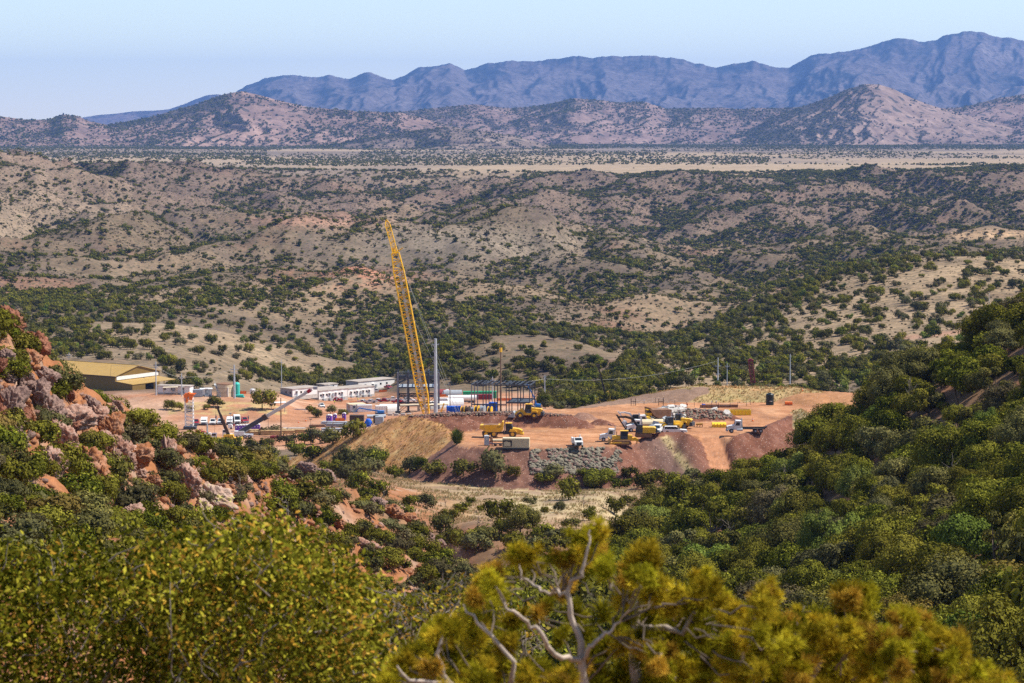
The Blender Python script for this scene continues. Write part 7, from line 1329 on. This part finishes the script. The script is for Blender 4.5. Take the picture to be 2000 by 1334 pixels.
# ---------------------------------------------------------------- people
def make_person(label, loc, rz, vest, hat):
    V = [(0,0,.95),(0,0,1.2),(0,0,1.42),(0,0,1.55),(0,0.02,1.68),(.1,0,.9),(.11,.03,.5),(.12,-.02,.08),(.12,.1,.03),(-.1,0,.9),(-.12,-.05,.5),(-.13,-.12,.08),(-.13,0,.03),(.19,0,1.4),(.25,.04,1.13),(.24,.14,.9),(.24,.2,.82),(-.19,0,1.4),(-.26,-.02,1.13),(-.25,.06,.88),(-.25,.1,.8)]
    E = [(0,1),(1,2),(2,3),(3,4),(0,5),(5,6),(6,7),(7,8),(0,9),(9,10),(10,11),(11,12),(2,13),(13,14),(14,15),(15,16),(2,17),(17,18),(18,19),(19,20)]
    R_ = [.14,.13,.15,.06,.105,.1,.07,.05,.05,.1,.07,.05,.05,.06,.05,.04,.045,.06,.05,.04,.045]
    me = bpy.data.meshes.new('person'); me.from_pydata(V, E, []); o = link('person', me); o.location = loc; o.rotation_euler = (0,0,rz); tag(o, label, 'person', 'site workers'); o.modifiers.new('skin', 'SKIN')
    for i, r in enumerate(R_): me.skin_vertices[0].data[i].radius = (r, r*.85)
    me.skin_vertices[0].data[0].use_root = True; sb = o.modifiers.new('smooth', 'SUBSURF'); sb.levels = sb.render_levels = 1; me.materials.append(DENIM)
    part('safety_vest', MB().lathe([(.2,.92),(.215,1.2),(.22,1.42),(.1,1.5)], 10), vest, o); part('face', MB().lathe([(.05,1.55),(.1,1.6),(.112,1.68),(.1,1.74)], 10), SKIN, o); part('hard_hat', MB().lathe([(.165,1.73),(.13,1.75),(.12,1.82),(.05,1.87)], 12), hat, o); return o
make_person('worker in a yellow-green vest standing by the red pickup at the office', lot(653.5,789,800,1250), .3, HIV, WHITE); make_person('worker in a hi-vis vest walking below the second office', lot(699,783.5,800,1300), 1.2, HIV, WHITE); make_person('worker in a yellow vest in front of the parked office pickups', lot(641,781,800,1300), 2.0, HIV, YEL); make_person('dark-clothed person standing behind the white pickups on the lot', lot(422,821,760,900), .5, DENIM, BLK); make_person('second dark-clothed person beside the red pickup on the lot', lot(485,822,760,900), .8, DENIM, BLK); make_person('person in red standing left of the purple toilets', lot(457,837,760,900), .2, RED, WHITE); make_person('worker in a hi-vis vest beside the blue pump vessel', lot(727,830,700,950), 1.0, HIV, WHITE)
# ---------------------------------------------------------------- the feathery bush on the golden bank, dead snags on the meadow
p = spot(893,866,560,660); t = thing('feathery_bush', 'tall feathery yellow-green bush on the golden bank by the dump truck', 'bush', p); rng = np.random.default_rng(91); V, Q = [], []
for i in range(520):
    a = rng.uniform(0, 6.28); rr = abs(rng.normal())*.35; lean_ = np.array([math.cos(a), math.sin(a), 0])*rng.uniform(.2, 1.9); b0 = np.array([math.cos(a)*rr, math.sin(a)*rr, 0]); tip = b0+lean_+[0,0,rng.uniform(1.8,4.2)-np.linalg.norm(lean_)*.7]; w = np.array([-math.sin(a),math.cos(a),0])*.075; mid = b0*.4+tip*.6+[0,0,.35]; k = len(V); V += [b0-w*.5,b0+w*.5,mid+w,mid-w,tip+w*.3,tip-w*.3]; Q += [(k,k+1,k+2,k+3),(k+3,k+2,k+4,k+5)]
part('foliage', np_mesh('foliage', np.array(V), np.array(Q), LEAF['bright'], False, np.clip(rng.normal(.6,.25,len(Q)),0,1), 'tone'), None, t); part('stem', MB().tube((0,0,-.3),(0,0,1.6),.12,.05), M_BARK, t)
for i, (px, py, h, lab) in enumerate([(748,1005,3.2,'bare grey snag standing on the layered rocks of the ridge end'),(870,990,2.2,'small bare dead bush on the meadow beside the left oaks'),(935,1035,2.6,'bare dead bush low on the meadow'),(1140,990,2.4,'leafless grey tree beside the oaks in the middle of the meadow'),(1262,1003,2.0,'bare grey bush at the right end of the meadow'),(470,985,3.0,'thin bare grey stalk on the orange slope'),(560,1010,2.4,'bare grey branches on the orange slope'),(1775,800,4.5,'pale dead limbs standing out high in the right-hand wood'),(1862,960,4.5,'pale dead branches in the middle of the right-hand wood'),(1530,985,5,'bare pale tree in the wood below the far haul road'),(1420,1080,4.5,'dead tree low in the wood behind the foreground pine')]):
    r_ = np.random.default_rng(800+i); P = [limb(r_, (0,0,-.2), (r_.normal()*.2,r_.normal()*.2,h), .09, .02, 6, .05)]
    for k in range(9): z = h*r_.uniform(.2,.9); q = np.array([r_.normal()*.8, r_.normal()*.8, h*.25]); P.append(limb(r_, (0,0,z), np.array([0,0,z])+q, .04, .012, 4, .1)); P.append(limb(r_, np.array([0,0,z])+q*.5, np.array([0,0,z])+q*.5+r_.normal(size=3)*.4, .02, .008, 3, .1))
    tv, tq = tubes(P, 4); o = link('dead_tree', np_mesh('dead_tree', tv, tq, M_TWIG)); o.location = spot(px, py, 150 if px < 800 or px > 1300 else 380, 380 if px < 800 else 600); o.scale = (1.1,)*3 if px > 1300 else (1,)*3; tag(o, lab, 'dead tree', 'leafless trees and bushes')
